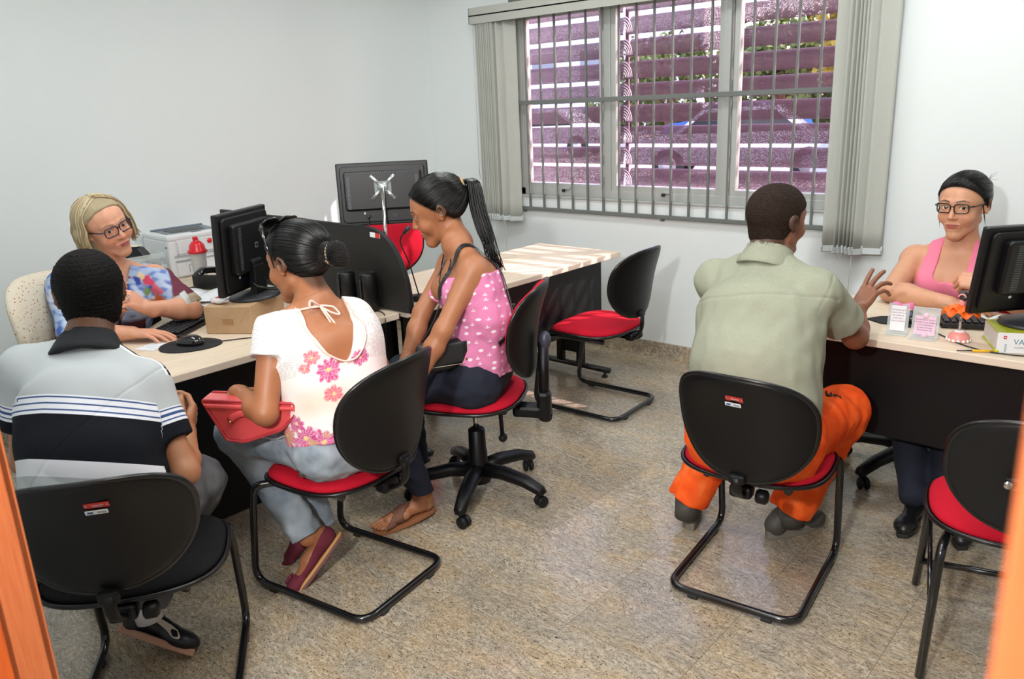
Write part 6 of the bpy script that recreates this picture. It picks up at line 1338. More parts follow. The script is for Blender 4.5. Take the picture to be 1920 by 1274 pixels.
rg_ = MB(); hw = Jn['wrL'] + nrm((.05, -.75, .62)) * .095; rg_.tube([tuple(hw + A((.02, 0, 0)) + .0105 * (A((.72, .2, .55)) * math.cos(a) + A((.69, -.2, -.6)) * math.sin(a))) for a in [6.283 * i / 16 for i in range(16)]], .0016, 6, closed=True); rg_.build('ring', m_chrome, B.root, off=B.o)
# ================================================================ THINGS ON THE DESKS
m_pc = plain('black_computer_plastic', '#0c0d0f', .38, bump=.0003, bscale=900, spec=.5); m_pc2 = plain('dark_grey_plastic', '#2b2d31', .45); m_slot = plain('vent_slot_grey', '#5e666c', .5); m_dk = plain('screen_glass', '#0a0b10', .12)
def monitor(label, loc, rz, w, h, zc, stand='base', tilt=0, vents='side', btn=True, ratio=.72):
    t = thing('computer_monitor', label, 'computer monitor', loc, R_(rz))
    T = T_(0, 0, zc) @ RX(tilt)
    bz = MB(); bz.box((0, 0, 0), (w, .028, h), .006, T=T); bz.build('screen_housing', m_pc, t)
    MB().box((0, -.0145, .004), (w - .03, .002, h - .04), .0005, T=T).build('screen', m_dk, t)
    bk = MB(); f0 = rrect(w * .92, h * .90, .02, 4); bk.prism(f0, 0.012, .026, .004, T=T @ RX(-90)); 
    f1 = rrect(w * ratio, h * .62, .015, 4, 0, -h * .06); bk.prism(f1, .02, .052, .008, T=T @ RX(-90))
    cv = bk.build('back_cover', m_pc, t)
    vn = MB()
    if vents == 'side':
        for i in range(26): vn.box((w * ratio * .36, .0525, h * (.32 - i * .0205)), (w * .055, .001, h * .006), 0, T=T)
    elif vents == 'frame':
        for i in range(38): vn.box((w * ratio * (-.46 + i * .0249), .0525, h * .345), (w * .006, .001, h * .022), 0, T=T)
        for s in (-1, 1):
            for i in range(26): vn.box((s * w * ratio * .44, .0525, h * (.28 - i * .020)), (w * .03, .001, h * .008), 0, T=T)
    vn.build('vents', m_slot, t)['kind'] = 'stuff'
    if btn: MB().lathe([(0, 0), (.0055, 0), (.0055, .002), (0, .002)], seg=14, T=T @ T_(w * .22, .0265, -h * .30) @ RX(-90)).build('sticker', plain('white_sticker', '#e6e9ea', .5), t)
    if stand == 'base':
        MB().lathe([(0, 0), (.112, 0), (.118, .006), (.105, .014), (.04, .020), (0, .020)], seg=36, sy=.85, c=(0, .03, 0)).build('stand_base', m_pc2, t)
        nk = MB(); nk.prism([(-.045, 0), (.045, 0), (.035, zc - h * .22), (-.035, zc - h * .22)], -.012, .016, .003, T=T_(0, .055, .012) @ RX(90)); nk.box((0, .045, zc - h * .2), (.07, .04, .06), .008); nk.build('stand_neck', m_pc, t)
    return t, T
mB, T1 = monitor('black computer monitor seen from behind, standing on the brown paper parcel', (-2.965, 1.68, .853), -62, .36, .325, .195, tilt=-3, vents='side')
MB().box((-.02, .0535, .02), (.022, .001, .022), .002, T=T1 @ T_(0, 0, 0)).box((-.02, .0542, .02), (.013, .001, .013), .001, T=T1, mi=1).build('maker_badge', [m_slot, m_pc], mB)
MB().box((.01, .045, -.125), (.016, .03, .034), .003, T=T1).build('video_plug', plain('blue_plastic', '#1e55c4', .4), mB)
cb = MB(); cb.tube([(.01, .05, .055), (.0, .09, .03), (-.04, .13, .026), (-.09, .16, .022), (-.16, .17, .018)], .0036, 8, round_=.04); cb.tube([(.05, .05, .075), (.055, .085, .05), (0, .125, .04), (-.08, .15, .03), (-.16, .18, .018)], .0036, 8, round_=.04); cb.build('cables', m_pc, mB)
m2, T2_ = monitor('black monitor on a chrome pole mount, seen from behind beyond the partition', (-2.90, 2.385, .74), -132, .415, .282, .462, stand=None, vents='frame', tilt=3, ratio=.84)
q = MB()
for a in (45, 135, 225, 315):
    c, s = math.cos(R_(a)), math.sin(R_(a)); q.tube([(c * .015, .058, s * .015 + .03), (c * .075, .056, s * .075 + .03)], .0075, 10, T=T2_, flat=.4, flat_up=(0, 1, 0))
q.lathe([(0, 0), (.024, 0), (.024, .008), (.012, .02), (0, .02)], seg=20, T=T2_ @ T_(0, .054, .03) @ RX(-90)); q.build('mount_cross', plain('galvanised_steel', '#c4cac8', .3, metal=.7), m2)
MB().tube([(0, .075, .495), (.012, .085, .03)], .0085, 14).lathe([(0, 0), (.05, 0), (.05, .006), (.012, .012), (0, .012)], c=(.012, .085, 0), seg=24).build('mount_pole', m_chrome, m2)
MB().box((0, .0535, .03), (.075, .001, .055), .001, T=T2_).build('rating_label', plain('grey_label', '#8d9496', .5), m2)
q = MB(); q.box((.075, .032, -.098), (.018, .014, .013), .002, T=T2_); q.tube([tuple(T2_ @ Vector((.075, .034, -.104))), tuple(T2_ @ Vector((.08, .038, -.15))), (.10, .04, .15), (.10, .02, .005)], .003, 8, round_=.03); q.build('power_cable', m_pc, m2)
q = MB(); [q.box((x, .0285, -.10), (.03, .002, .018), .001, T=T2_, mi=0) for x in (.0, -.045)]; [q.ball(tuple(T2_ @ Vector((x, .030, -.10))), .0025, 8, mi=1) for x in (.0, -.045)]; q.build('screw_plates', [m_pc2, m_chrome], m2)
mF, T3 = monitor('black computer monitor seen from behind at the right, standing on a thick book', (-.425, 3.035, .808), -132, .43, .292, .185, tilt=-8, vents='side')
q = MB(); q.box((.02, .035, -.09), (.02, .02, .022), .003, T=T3); q.tube([tuple(T3 @ Vector((.02, .04, -.10))), (.02, .07, .06), (-.03, .09, .03), (-.10, .10, .01)], .0028, 8, round_=.03); q.build('power_cable', m_pc, mF)
# parcel
k = NT('brown_kraft_paper'); tc = k.n('TexCoord'); nz = k.n('TexNoise', ins={'Scale': 7.0, 'Detail': 6.0}); k.l(tc, 'Object', nz, 'Vector'); r = k.ramp(nz, 'Fac', [(.3, '#b89673'), (.7, '#cbab88')]); k.l(r, 'Color', k.b, 'Base Color'); k.set(rough=.75, spec=.25); k.bump(nz, 'Fac', .004, .4); m_kraft = k.m
bx = thing('paper_parcel', 'brown paper wrapped parcel under the left computer monitor', 'parcel', (-2.965, 1.476, .74), R_(33)); ang_ = 33
MB().box((.098, .155, .0565), (.196, .31, .113), .004).build('wrapping', m_kraft, bx)
fl = MB(); fl.prism([(.004, .108), (.192, .108), (.145, .040), (.055, .040)], 0, .0012, T=Matrix(((1, 0, 0, 0), (0, 0, -1, 0), (0, 1, 0, 0), (0, 0, 0, 1)))); fl.prism([(.004, .004), (.192, .004), (.145, .040), (.055, .040)], .0, .0009, T=Matrix(((1, 0, 0, 0), (0, 0, -1, 0), (0, 1, 0, 0), (0, 0, 0, 1)))); fl.build('folded_flap', m_kraft, bx)
MB().box((.098, -.0016, .05), (.046, .0008, .024), .0).build('sticky_tape', plain('amber_tape', '#b08a60', .3), bx)
# keyboard builder
def keyboard(label, loc, rz, w=.43, d=.145):
    t = thing('keyboard', label, 'keyboard', loc, R_(rz)); MB().prism(rrect(w, d, .012, 4), 0, .016, .004, T=RX(3)).build('case', m_pc, t)
    ks = MB(); 
    for r in range(6):
        n = 18
        for i in range(n):
            if (r == 0 and 4 <= i <= 9): continue
            ks.box((-w / 2 + .022 + i * (w - .044) / (n - 1), -d / 2 + .022 + r * .0195 + (0.005 if r == 5 else 0), .0195 + r * .001), (.0175, .0155, .007), .0025, seg=1)
    ks.box((-w / 2 + .022 + 6.5 * (w - .044) / 17, -d / 2 + .022, .0195), (.125, .0155, .007), .0025); ko = ks.build('keys', m_pc2, t); ko['kind'] = 'stuff'; return t
keyboard('black keyboard lying diagonally on the left desk in front of the blonde woman', (-3.175, 1.52, .741), 124)
keyboard('black keyboard on the right desk in front of the monitor', (-.515, 3.19, .741), 200)
def mouse(label, loc, rz):
    t = thing('computer_mouse', label, 'computer mouse', loc, R_(rz)); f = inter(U(.01, ell((0, 0, .008), (.031, .055, .026)), ell((0, -.015, .010), (.030, .036, .027))), half((0, 0, .001), (0, 0, -1)), .002)
    P, Q = smesh(f, (-.05, -.08, -.01), (.05, .08, .05), .0022); o = mesh_obj('body', [(P, Q)], plain('glossy_black', '#121316', .12, coat=.5), t)
    q = MB(); q.lathe([(0, -.003), (.008, -.003), (.008, .003), (0, .003)], seg=14, T=T_(0, .028, .027) @ RY(90)); q.build('scroll_wheel', m_pc2, t)
    MB().tube([(-.006, .02, .0325), (-.007, .053, .018)], .0008, 5).tube([(.006, .02, .0325), (.007, .053, .018)], .0008, 5).build('button_line', m_slot, t); return t
pdm = plain('black_mousepad', '#17181c', .8)
mp_ = MB(); ol = [(.115 * math.cos(a) * (1 + .12 * math.cos(a)), .095 * math.sin(a)) for a in [6.283 * i / 40 for i in range(40)]]; mp_.prism(ol, 0, .004, .001); mo = mp_.build('mousepad', pdm); mo.location = (-2.87, 1.345, .7405); mo.rotation_euler = (0, 0, R_(50)); tag(mo, 'black rounded mousepad on the left desk under the glossy mouse', 'mousepad')
mouse('glossy black mouse on the mousepad, left desk', (-2.865, 1.355, .7452), 120)
mp2 = MB(); mp2.prism([(-.12, 0), (-.07, .05), (.0, .075), (.09, .08), (.12, .0), (.09, -.08), (.0, -.075), (-.07, -.05)], 0, .004, .001); q = mp2.build('mousepad', pdm); q.location = (-.83, 3.07, .7405); q.rotation_euler = (0, 0, R_(15)); tag(q, 'black pointed mousepad behind the card stands on the right desk', 'mousepad')
mouse('black mouse on the right desk behind the white card stand', (-.79, 3.085, .7452), 200)
def cable(label, pts, r=.0022, name='cable'):
    o = MB().tube(pts, r, 8, round_=.05, steps=8).build(name, m_pc); tag(o, label, 'cable'); return o
cable('thin black mouse cable running along the left desk behind the flowered blouse', [(-2.83, 1.41, .7435), (-2.78, 1.50, .7435), (-2.70, 1.62, .7435), (-2.72, 1.80, .7435), (-2.80, 1.95, .7435)])
cable('thin black cable crossing the right desk below the figurine', [(-.735, 3.02, .7435), (-.66, 2.95, .7435), (-.59, 2.875, .7435), (-.50, 2.83, .7435), (-.40, 2.84, .7435), (-.2, 2.95, .7435)])
cable('black speaker cable drooping over the front edge of the left desk', [(-2.70, 2.10, .744), (-2.62, 2.09, .744), (-2.565, 2.06, .7445), (-2.553, 2.05, .71), (-2.555, 2.03, .55)])
# paper slip
q = MB().box((0, 0, 0), (.085, .10, .0008), 0); 
for i in range(5): q.box((0, -.038 + i * .019, .0006), (.07, .006, .0002), 0, mi=1)
q = q.build('paper_slip', [plain('white_paper', '#eceef2', .7), plain('pale_grey_print', '#c9ced8', .7)]); q.location = (-2.975, 1.262, .7412); q.rotation_euler = (0, 0, R_(20)); tag(q, 'small printed white slip beside the mousepad on the left desk', 'paper')
# open booklet
m_paper = bpy.data.materials['white_paper']
bk = thing('open_booklet', 'open white booklet with curling pages behind the parcel', 'booklet', (-3.60, 1.78, .741), R_(40)); 
q = MB(); q.sheet(lambda u, v: (-.16 + u * .16, -.12 + v * .24, .004 + .028 * math.sin(math.pi * u) ** .8 * (1 - .2 * v)), 10, 4, .004); q.build('left_pages', m_paper, bk)
q = MB(); q.sheet(lambda u, v: (u * .17, -.12 + v * .24, .004 + .020 * math.sin(math.pi * min(u * 1.2, 1)) ** .8), 10, 4, .005); q.build('right_pages', m_paper, bk)
q = MB(); q.sheet(lambda u, v: ((u - .5) * .21, (v - .5) * .29, .0 + .001 * math.sin(u * 5)), 4, 4, .0008); q = q.build('loose_sheet', m_paper); q.location = (-3.38, 1.80, .742); q.rotation_euler = (0, 0, R_(15)); tag(q, 'loose white sheet between the booklet and the parcel', 'paper')
q = thing('sweet_packet', 'crumpled white and red packet on the corner of the parcel', 'packet', (-2.955, 1.545, .854), R_(10))
P, Q = smesh(lambda p: ell((0, 0, .012), (.045, .026, .013))(p) - .003 * vnoise(p, 120), (-.07, -.05, -.01), (.07, .05, .04), .002); mesh_obj('wrapper', [(P, Q)], plain('glossy_white_foil', '#e8e6e8', .25), q)
MB().ball((0, 0, .021), (.019, .014, .006), 16).build('red_mark', plain('candy_red', '#c8303a', .3), q)
q = MB().prism([(0, 0), (.12, 0), (.12, .08), (0, .08)], 0, .001); q = q.build('red_edged_leaflet', [m_paper]); q.location = (-3.06, 1.51, .8545); q.rotation_euler = (0, 0, R_(35)); tag(q, 'small white leaflet under the crumpled packet on the parcel', 'leaflet')
# telephone
m_tel = plain('charcoal_telephone_plastic', '#1b1c1e', .35)
tp = thing('telephone', 'black desk telephone with coiled cord between the shaker and the monitor', 'telephone', (-3.80, 2.00, .741), R_(-62 + 90))
q = MB(); q.prism([(-.10, 0), (.10, 0), (.10, .025), (-.10, .075)], -.085, .085, .006, T=Matrix(((0, 0, 1, 0), (1, 0, 0, 0), (0, 1, 0, 0), (0, 0, 0, 1))) @ RZ(0)); q.build('base', m_tel, tp)
kk = MB()
for r in range(5):
    for c_ in range(6): kk.box((-.015 + c_ * .016, -.065 + r * .024 + .04, .032 + (.05 - (-.065 + r * .024 + .04)) * .0 - (-.065 + r * .024 + .04 - .05) * .27 + .006), (.010, .012, .005), .001, seg=1)
kk.build('buttons', plain('grey_keys', '#aab0b2', .5), tp)['kind'] = 'stuff'
q = MB(); q.tube([(-.055, -.10, .065), (-.055, -.055, .088), (-.055, .05, .072), (-.055, .11, .05)], [.024, .019, .019, .026], 14, round_=.05, flat=.7); q.build('handset', plain('glossy_telephone_black', '#131416', .18, coat=.4), tp)
q = MB(); q.tube([(-.055 - .03 * (i / 130) + .009 * math.cos(i * .75), -.115 - i / 130 * .14, .012 + .009 * math.sin(i * .75) + .0) for i in range(131)], .0028, 6); q.build('coiled_cord', m_tel, tp)
# shaker
sh = thing('shaker_bottle', 'translucent shaker bottle with a red lid in front of the printer', 'bottle', (-4.02, 2.02, .741))
k = NT('translucent_plastic'); k.set(col='#dfe2e0', rough=.3, alpha=.72, spec=.4); m_trp = k.m
MB().lathe([(0, 0), (.030, 0), (.032, .004), (.042, .145), (.044, .15), (0, .15)], seg=28).build('body', m_trp, sh)
q = MB(); q.lathe([(.046, .146), (.050, .148), (.050, .158), (.042, .165), (.038, .188), (.024, .205), (.016, .208), (.016, .222), (.018, .225), (.013, .232), (0, .232)], seg=28); q.build('lid', plain('red_lid_plastic', '#e02330', .25), sh)
MB().tube([(.018 + .012 * math.cos(a), 0, .224 + .012 * math.sin(a)) for a in [6.283 * i / 16 for i in range(16)]], .003, 6, closed=True).build('flip_cap_ring', m_trp, sh)
# printer
pn = thing('laser_printer', 'white laser printer on the desk against the left wall', 'printer', (-4.17, 1.935, .741), R_(0))
m_pr = plain('printer_white', '#dfe2e3', .35); m_pr2 = plain('printer_grey', '#6f7b86', .4); m_line = plain('printer_seam', '#9aa1a6', .5)
W_p, D_p, H_p = .40, .285, .228
MB().box((-D_p / 2, W_p / 2, .103), (D_p, W_p, .206), .010).build('body', m_pr, pn)
q = MB(); q.prism([(-D_p, 0), (.004, 0), (.004, W_p), (-D_p, W_p)], .200, .232, .010); q.build('top_cover', m_pr, pn)
q = MB(); q.prism([(-D_p + .02, .05), (-.06, .03), (-.05, W_p - .09), (-D_p + .02, W_p - .06)], .2325, .2345, .0); q.box((-D_p + .03, W_p * .47, .238), (.02, .30, .010), .003); q.build('output_tray', m_pr2, pn)
q = MB(); q.prism([(-.20, .08), (-.08, .07), (-.075, W_p - .14), (-.20, W_p - .11)], .2345, .236); q.build('tray_slot', m_pc, pn)
MB().box((.0025, W_p * .52, .165), (.006, .33, .075), .003).build('front_door', m_pr, pn); MB().box((.003, W_p * .52, .045), (.006, .35, .07), .004).build('paper_drawer', m_pr, pn)
q = MB(); q.box((.0045, W_p * .52, .092), (.004, .36, .004), .0); q.box((.0045, W_p * .52, .118), (.003, .36, .003), 0); q.box((.0045, .05, .155), (.003, .003, .075), 0); q.box((.0065, .10, .045), (.002, .003, .04), 0); q.box((.0065, .107, .064), (.002, .015, .003), 0); q.box((-.02, .0, .17), (.022, .002, .010), 0, mi=1); q.build('seam_lines', [m_line, m_pr2], pn)
MB().box((-.03, .185, .2335), (.02, .055, .003), .001).build('display', plain('grey_display', '#59616a', .2), pn); MB().lathe([(0, 0), (.014, 0), (.014, .003), (0, .003)], seg=20, T=T_(.006, .235, .178) @ RY(90)).build('red_sticker', bpy.data.materials['red_lid_plastic'], pn)
# letter tray with a stapler block on it
lt = thing('letter_tray', 'clear plastic three-tier letter tray beside the printer, behind the blonde woman', 'letter tray', (-4.20, 1.76, .741))
k = NT('clear_acrylic'); k.set(col='#dce3e2', rough=.12, alpha=.42, spec=.6); m_acr = k.m
for z in (.012, .075, .138): MB().prism(rrect(.22, .25, .02, 5), z, z + .005).box((.105, 0, z + .016), (.008, .24, .022), .003).box((0, .122, z + .012), (.2, .004, .02), .001).build('tier', m_acr, lt)
for x, y in ((-.09, .11), (.08, .11), (-.09, -.11), (.08, -.11)): MB().tube([(x, y, .0), (x, y, .15)], .005, 8).build('post', m_acr, lt)
for z in (.018, .081): MB().box((0, 0, z + .006), (.19, .22, .01), .001).build('papers', m_paper, lt)
q = thing('hole_punch', 'black hole punch with a note on top of the letter tray', 'hole punch', (-4.18, 1.77, .885), R_(35)); MB().prism([(-.06, 0), (.06, 0), (.06, .018), (.03, .055), (-.02, .062), (-.06, .02)], -.03, .03, .004, T=RX(90)).build('body', m_tel, q); MB().box((-.01, 0, .064), (.07, .06, .002), 0).build('note', plain('cream_note', '#e4dcc4', .7), q)
# speakers
def speaker(label, x, y, rz):
    t = thing('loudspeaker', label, 'loudspeaker', (x, y, .741), R_(rz)); q = MB()
    pr = [(.034, 0), (.036, .006), (.0345, .10), (.033, .158), (.028, .166), (0, .168)]; q.lathe(pr, seg=24, sx=1.0, sy=1.15); q.build('cabinet', m_pc, t)
    MB().lathe([(.026, .1665), (.028, .1685), (.024, .169), (.022, .167)], seg=24, sy=1.1).build('top_ring', m_pc2, t); MB().prism(rrect(.05, .125, .01, 4, 0, .08), 0, .006, .002, T=T_(0, .040, 0) @ RX(90)).build('grille', m_pc2, t)
    MB().ball((.018, -.037, .03), (.003, .003, .003), 10).build('led', bpy.data.materials['white_sticker'], t); return t
speaker('black computer speaker in front of the partition, the one nearer the flowered blouse', -2.80, 2.055, 150); speaker('black computer speaker in front of the partition, the one nearer its curved end', -2.69, 2.085, 150)
# pencil cup
pc = thing('pencil_cup', 'pencil cup with yellow and green pens, behind the flowered woman\'s hair bun', 'pencil cup', (-2.98, 2.00, .741)); MB().lathe([(0, 0), (.036, 0), (.038, .1), (.035, .1), (.033, .006), (0, .006)], seg=24).build('cup', m_pc2, pc)
for i, (cc, a) in enumerate((('#d9c81e', 10), ('#3aa05a', 80), ('#c98a4a', 150), ('#9fd12e', 220), ('#2f7fa8', 300))):
    c_, s_ = math.cos(R_(a)), math.sin(R_(a)); MB().tube([(c_ * .012, s_ * .012, .008), (c_ * .030, s_ * .030, .15 + .008 * i), (c_ * .031, s_ * .031, .158 + .008 * i)], [.0042, .0042, .001], 8).build('pen', plain('pen_' + cc[1:], cc, .35), pc)
# gooseneck microphone
gm = thing('desk_microphone', 'small black gooseneck microphone rising above the partition end', 'microphone', (-2.66, 2.34, .741)); MB().lathe([(0, 0), (.045, 0), (.042, .02), (0, .024)], seg=24).build('base', m_pc, gm); MB().tube([(0, 0, .02), (-.03, -.02, .18), (-.055, -.045, .27), (-.02, -.04, .31)], .003, 8, round_=.1).build('gooseneck', m_pc, gm); MB().tube([(-.022, -.041, .305), (.01, -.035, .335)], [.008, .010], 12).build('capsule', m_pc2, gm)
# ---- right desk
def card_stand(label, x, y, rz, w, h, colr, bg, lines, size, pink=None, tcol='#7a5060', notch=False):
    t = thing('card_stand', label, 'card stand', (x, y, .741), R_(rz)); MB().box((0, 0, .002), (w + .02, .05, .004), .001).box((0, .012, .055), (w + .02, .0025, .105), .001, T=RX(-8)).build('acrylic_holder', m_acr, t)
    T = RX(-8) @ T_(0, .0095, .012) ; c_ = MB(); c_.box((0, -.0035, h / 2), (w, .0008, h), 0, T=T); 
    if notch: c_.lathe([(0, 0), (.010, 0), (.010, .0008), (0, .0008)], seg=20, T=T @ T_(0, -.0041, h) @ RX(90)); c_.lathe([(0, 0), (.010, 0), (.010, .0008), (0, .0008)], seg=20, T=T @ T_(0, -.0041, 0.0) @ RX(90))
    cd_ = c_.build('card', plain(bg[0], bg[1], .6), t)
    letters('lettering', lines, size, plain('ink_' + tcol[1:], tcol, .6), cd_, T @ T_(0, -.0042, h - size * 2.0) @ RX(90), center=True, fit=w * .94, extr=.0001)
    if pink: c2 = MB(); P_ = [( -w / 2, h), (w / 2 + .012, h), (w / 2 + .016, h - .03), (w / 2, h - .045), (w / 2, h + .0), ]; c2.sheet(lambda u, v: (-w / 2 + u * (w + .02), .004 + .004 * math.sin(u * 12), h - .012 + v * .022 + .003 * math.sin(u * 9)), 16, 3, .001, T=T); c2.build('pink_ribbon', plain('pink_tissue', pink, .6), t)
    return t
card_stand('clear stand holding a narrow white card with a pink bow, right desk', -.795, 2.895, 8, .048, .088, None, ('white_card', '#eef0f4'), 'Lâmpada para\nmeus pés é a\ntua palavra,\ne luz para\nmeus caminhos', .0085, pink='#ee6fae', tcol='#a05070')
card_stand('clear stand holding a pale pink card, right desk, next to the narrow one', -.705, 2.885, 4, .066, .066, None, ('pink_card', '#ecc8dc'), 'Reconhece o Senhor\nem todos os teus caminhos\ne ele endireitará\nas tuas veredas.\nProvérbios 3:6', .0078, tcol='#54406a', notch=True)
tr = thing('ballerina_figurine', 'small figurine with pink bell base, metal stem and orange ruffle, beside the right monitor', 'figurine', (-.605, 2.925, .741))
MB().lathe([(.0, 0), (.034, 0), (.036, .006), (.030, .022), (.018, .032), (0, .034)], seg=28).build('base', plain('salmon_pink', '#ef9a92', .35), tr)
q = MB(); [q.ball((math.cos(a) * .033, math.sin(a) * .033, .005), (.007, .007, .006), 8) for a in [6.283 * i / 14 for i in range(14)]]; q.lathe([(.019, .030), (.015, .036), (0, .037)], seg=20); q.build('white_icing', plain('white_glaze', '#f2efec', .3), tr)
MB().tube([(0, 0, .034), (0, 0, .105)], .0042, 12).build('stem', m_chrome, tr)
q = MB(); q.sheet(lambda u, v: ((.010 + .036 * v) * math.cos(u * 6.283) * 1.25, (.010 + .036 * v) * math.sin(u * 6.283), .118 - .022 * v + .010 * v * math.sin(u * 6.283 * 7)), 84, 4, .0012); q.sheet(lambda u, v: ((.008 + .028 * v) * math.cos(u * 6.283) * 1.2, (.008 + .028 * v) * math.sin(u * 6.283), .123 - .012 * v + .008 * v * math.sin(u * 6.283 * 6 + 1)), 84, 4, .0012); q.build('ruffle_skirt', plain('orange_tulle', '#f76a12', .5), tr)
MB().lathe([(.006, .105), (.008, .118), (.011, .135), (.009, .142), (0, .145)], seg=16).build('bodice', plain('salmon_pink2', '#f09a94', .4), tr)
q = MB(); q.ball((0, 0, .156), .0165, 18); q.ball((.006, -.012, .150), (.009, .006, .009), 12); q.build('head', m_pc2, tr); q = MB(); q.tube([(.0 + .011 * math.cos(a), -.0145, .152 + .011 * math.sin(a)) for a in [math.pi * i / 8 for i in range(9)]], .0028, 6); q.build('hair_band', bpy.data.materials['salmon_pink'], tr)
bkk = thing('law_book', 'thick white law book with a yellow-green cover under the right monitor', 'book', (-.478, 2.846, .741), R_(24))
MB().box((.135, .095, .0335), (.262, .182, .061), .002).build('pages', plain('page_edges', '#d6d4ce', .8), bkk)
MB().box((.135, .095, .0655), (.27, .19, .003), .001).box((.135, .095, .0015), (.27, .19, .003), .001).build('cover', plain('lime_cover', '#b9bf2c', .35), bkk)
sp_ = MB().box((.135, 0.0, .0335), (.27, .003, .067), .001).build('spine', plain('white_spine', '#e9ebee', .35), bkk)
TS = T_(0, -.0018, 0) @ RX(90)
letters('title', 'VADE MECUM', .024, plain('teal_ink', '#2f7f86', .5), sp_, TS @ T_(.046, .030, 0), extr=.0001); letters('subtitle', 'Acadêmico de Direito', .0085, plain('grey_ink', '#7d8288', .5), sp_, TS @ T_(.050, .017, 0), extr=.0001)
letters('publisher', 'RIDEEL', .009, plain('teal_ink', '#2f7f86', .5), sp_, TS @ T_(.022, .030, 0) @ RZ(-90), extr=.0001); MB().box((.021, -.002, .052), (.009, .0006, .010), 0).box((.021, -.0024, .052), (.004, .0006, .004), 0, mi=1).build('publisher_mark', [bpy.data.materials['candy_red'], m_paper], sp_)
q = MB(); 
for s in (-1, 1): q.prism([(0, 0), (s * .012, .020), (s * .040, .026), (s * .030, .004), (s * .022, -.016), (s * .008, -.010)], 0, .0012, T=RY(-s * 22) @ T_(0, 0, .002))
q = q.build('paper_butterfly', plain('white_card2', '#e8ecf0', .6)); q.location = (-.535, 2.985, .8095); q.rotation_euler = (0, 0, R_(10)); tag(q, 'white paper butterfly resting on the law book', 'paper butterfly')
q = MB().box((0, 0, .006), (.10, .028, .012), .002).build('yellow_box', plain('yellow_card', '#e7b321', .5)); q.location = (-.438, 3.135, .741); q.rotation_euler = (0, 0, R_(-28)); tag(q, 'small yellow box lying behind the law book', 'box')
pn_ = thing('yellow_pen', 'yellow pen with a dark tip beside the law book on the right desk', 'pen', (-.53, 2.818, .7455), R_(28)); MB().tube([(-.01, 0, 0), (.055, 0, 0)], .0042, 10).build('barrel', bpy.data.materials['yellow_card'], pn_); MB().tube([(-.055, 0, -.001), (-.01, 0, 0)], [.0018, .0026], 8).build('tip', m_pc2, pn_); MB().ball((.06, 0, .001), (.008, .007, .005), 10).build('cap', plain('lime_cap', '#cdd02a', .4), pn_)
q = MB().box((0, 0, 0), (.15, .065, .0008), 0); q.box((0, 0, .0006), (.13, .05, .0002), 0, mi=1); q = q.build('banknote', [plain('note_paper', '#c5cdb0', .8), plain('note_print', '#a9b795', .8)]); q.location = (-.70, 3.16, .7412); q.rotation_euler = (0, 0, R_(-12)); tag(q, 'pale green printed paper lying behind the card stands', 'paper')
# ---- bags
m_cor = plain('coral_patent_leather', '#d94f52', .22, coat=.5, spec=.6)
cbg = thing('coral_handbag', 'coral red patent handbag on the lap of the woman in the flowered blouse', 'handbag', (-2.145, 1.172, .638), R_(38))
pf = [(-.115, .02), (-.125, .105), (-.12, .118), (.13, .112), (.135, .09), (.06, -.02), (-.07, -.035)]
pf = [(-.135, .112), (.15, .095), (.15, .06), (.10, .01), (-.02, -.028), (-.075, -.02)]
TBG = T_(0, 0, 0) @ RX(90); MB().prism(pf, -.035, .035, .008, T=TBG, seg=3).build('body', m_cor, cbg)
q = MB(); q.tube([(x, -.036, z) for x, z in pf], .0045, 8, closed=True, round_=.012); q.tube([(x, .036, z) for x, z in pf], .0045, 8, closed=True, round_=.012); q.build('piping', plain('dark_coral_edge', '#b23a40', .3), cbg)
MB().prism([(-.128, .102), (.15, .086), (.15, .074), (-.122, .088)], .034, .046, .004, T=T_(0, 0, 0) @ RX(90) @ T_(0, 0, 0)).build('top_band', m_cor, cbg)
q = MB(); q.tube([(-.055, -.045, .045), (-.03, -.048, .068), (.03, -.05, .075), (.10, -.048, .082)], [.011, .015, .013, .009], 12, flat=.35, flat_up=(0, 1, 0), round_=.02); q.build('strap_tab', m_cor, cbg)
q = MB(); [q.ball(p, .0045, 10) for p in ((-.05, -.050, .045), (.045, -.055, .075), (.07, -.055, .079), (.09, -.055, .082))]; q.build('studs', bpy.data.materials['gold_metal'], cbg)
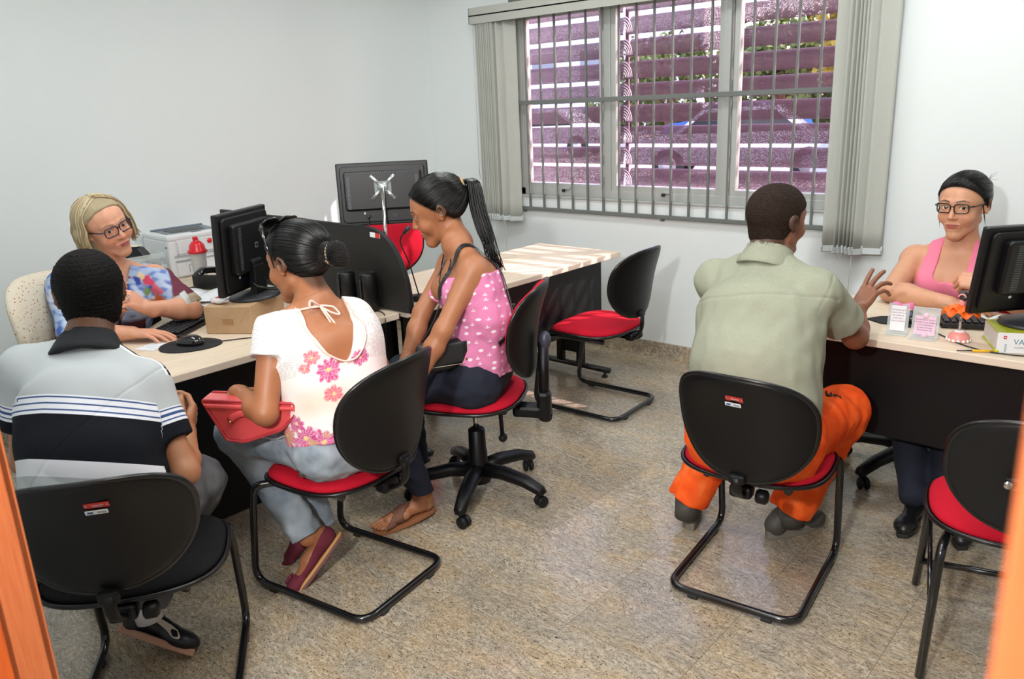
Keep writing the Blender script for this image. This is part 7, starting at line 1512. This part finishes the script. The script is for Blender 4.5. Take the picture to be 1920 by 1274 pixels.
bb = thing('black_shoulder_bag', 'black leather shoulder bag with long strap worn by the woman in the anchor-print top', 'handbag', (-2.10, 1.94, .66), R_(62)); m_bag = plain('black_grained_leather', '#1f2022', .42, bump=.0008, bscale=250)
P, Q = smesh(lambda p: U(.02, cap((-.075, 0, .0), (.075, 0, .0), .038, .038, 1.0), cap((-.07, 0, .05), (.07, 0, .05), .030, .030))(p) - .003 * vnoise(p, 60), (-.16, -.08, -.08), (.16, .08, .12), .004); mesh_obj('body', [(P, Q)], m_bag, bb)
q = MB(); q.sheet(lambda u, v: (-.085 + .17 * u, -.040 - .004 * math.sin(v * 3.1) - .0 , .078 - v * .085), 8, 8, .004); q.build('flap', m_bag, bb); q = MB(); q.tube([(-.085, -.046, .07), (-.085, -.048, -.005), (.085, -.048, -.005), (.085, -.046, .07)], .0012, 5, round_=.03); q.build('stitching', plain('cream_thread', '#c9c2b0', .8), bb)
q = MB(); q.tube([(.095 + .012 * math.cos(a), -.02, .045 + .012 * math.sin(a)) for a in [6.283 * i / 16 for i in range(16)]], .0022, 6, closed=True); q.tube([(.075, -.05, .01), (.115, -.045, .02)], .0045, 8); q.build('gold_clasp', bpy.data.materials['gold_metal'], bb)
inv = (T_(-2.10, 1.94, .66) @ RZ(62)).inverted(); q = MB(); BE = E_; 
SE = lambda u, v, w: BE.Sm + BE.side_c * u + BE.up * v + BE.fwd_c * w
fB = lambda p: np.minimum(BE.skinf(p), tkf_E(p))
ribbon(q, fB, [(-2.115, 1.86, .76), (-2.125, 1.905, .86), (-2.135, 1.935, .95), (-2.12, 1.99, 1.03), (-2.105, 2.05, 1.09), SE(-.078, .045, .0), SE(-.10, .0, -.06), SE(-.125, -.09, -.09), SE(-.135, -.20, -.09), SE(-.135, -.28, -.02)], .019, .006, 70)
q.v = [tuple(inv @ Vector(v)) for v in q.v]; q.build('strap', m_bag, bb)
q = MB(); qp = snap(fB, [SE(-.13, -.18, -.09)], .008)[0]; q.box(tuple(inv @ Vector(qp)), (.020, .012, .016), .003); q.build('strap_buckle', m_pc2, bb)
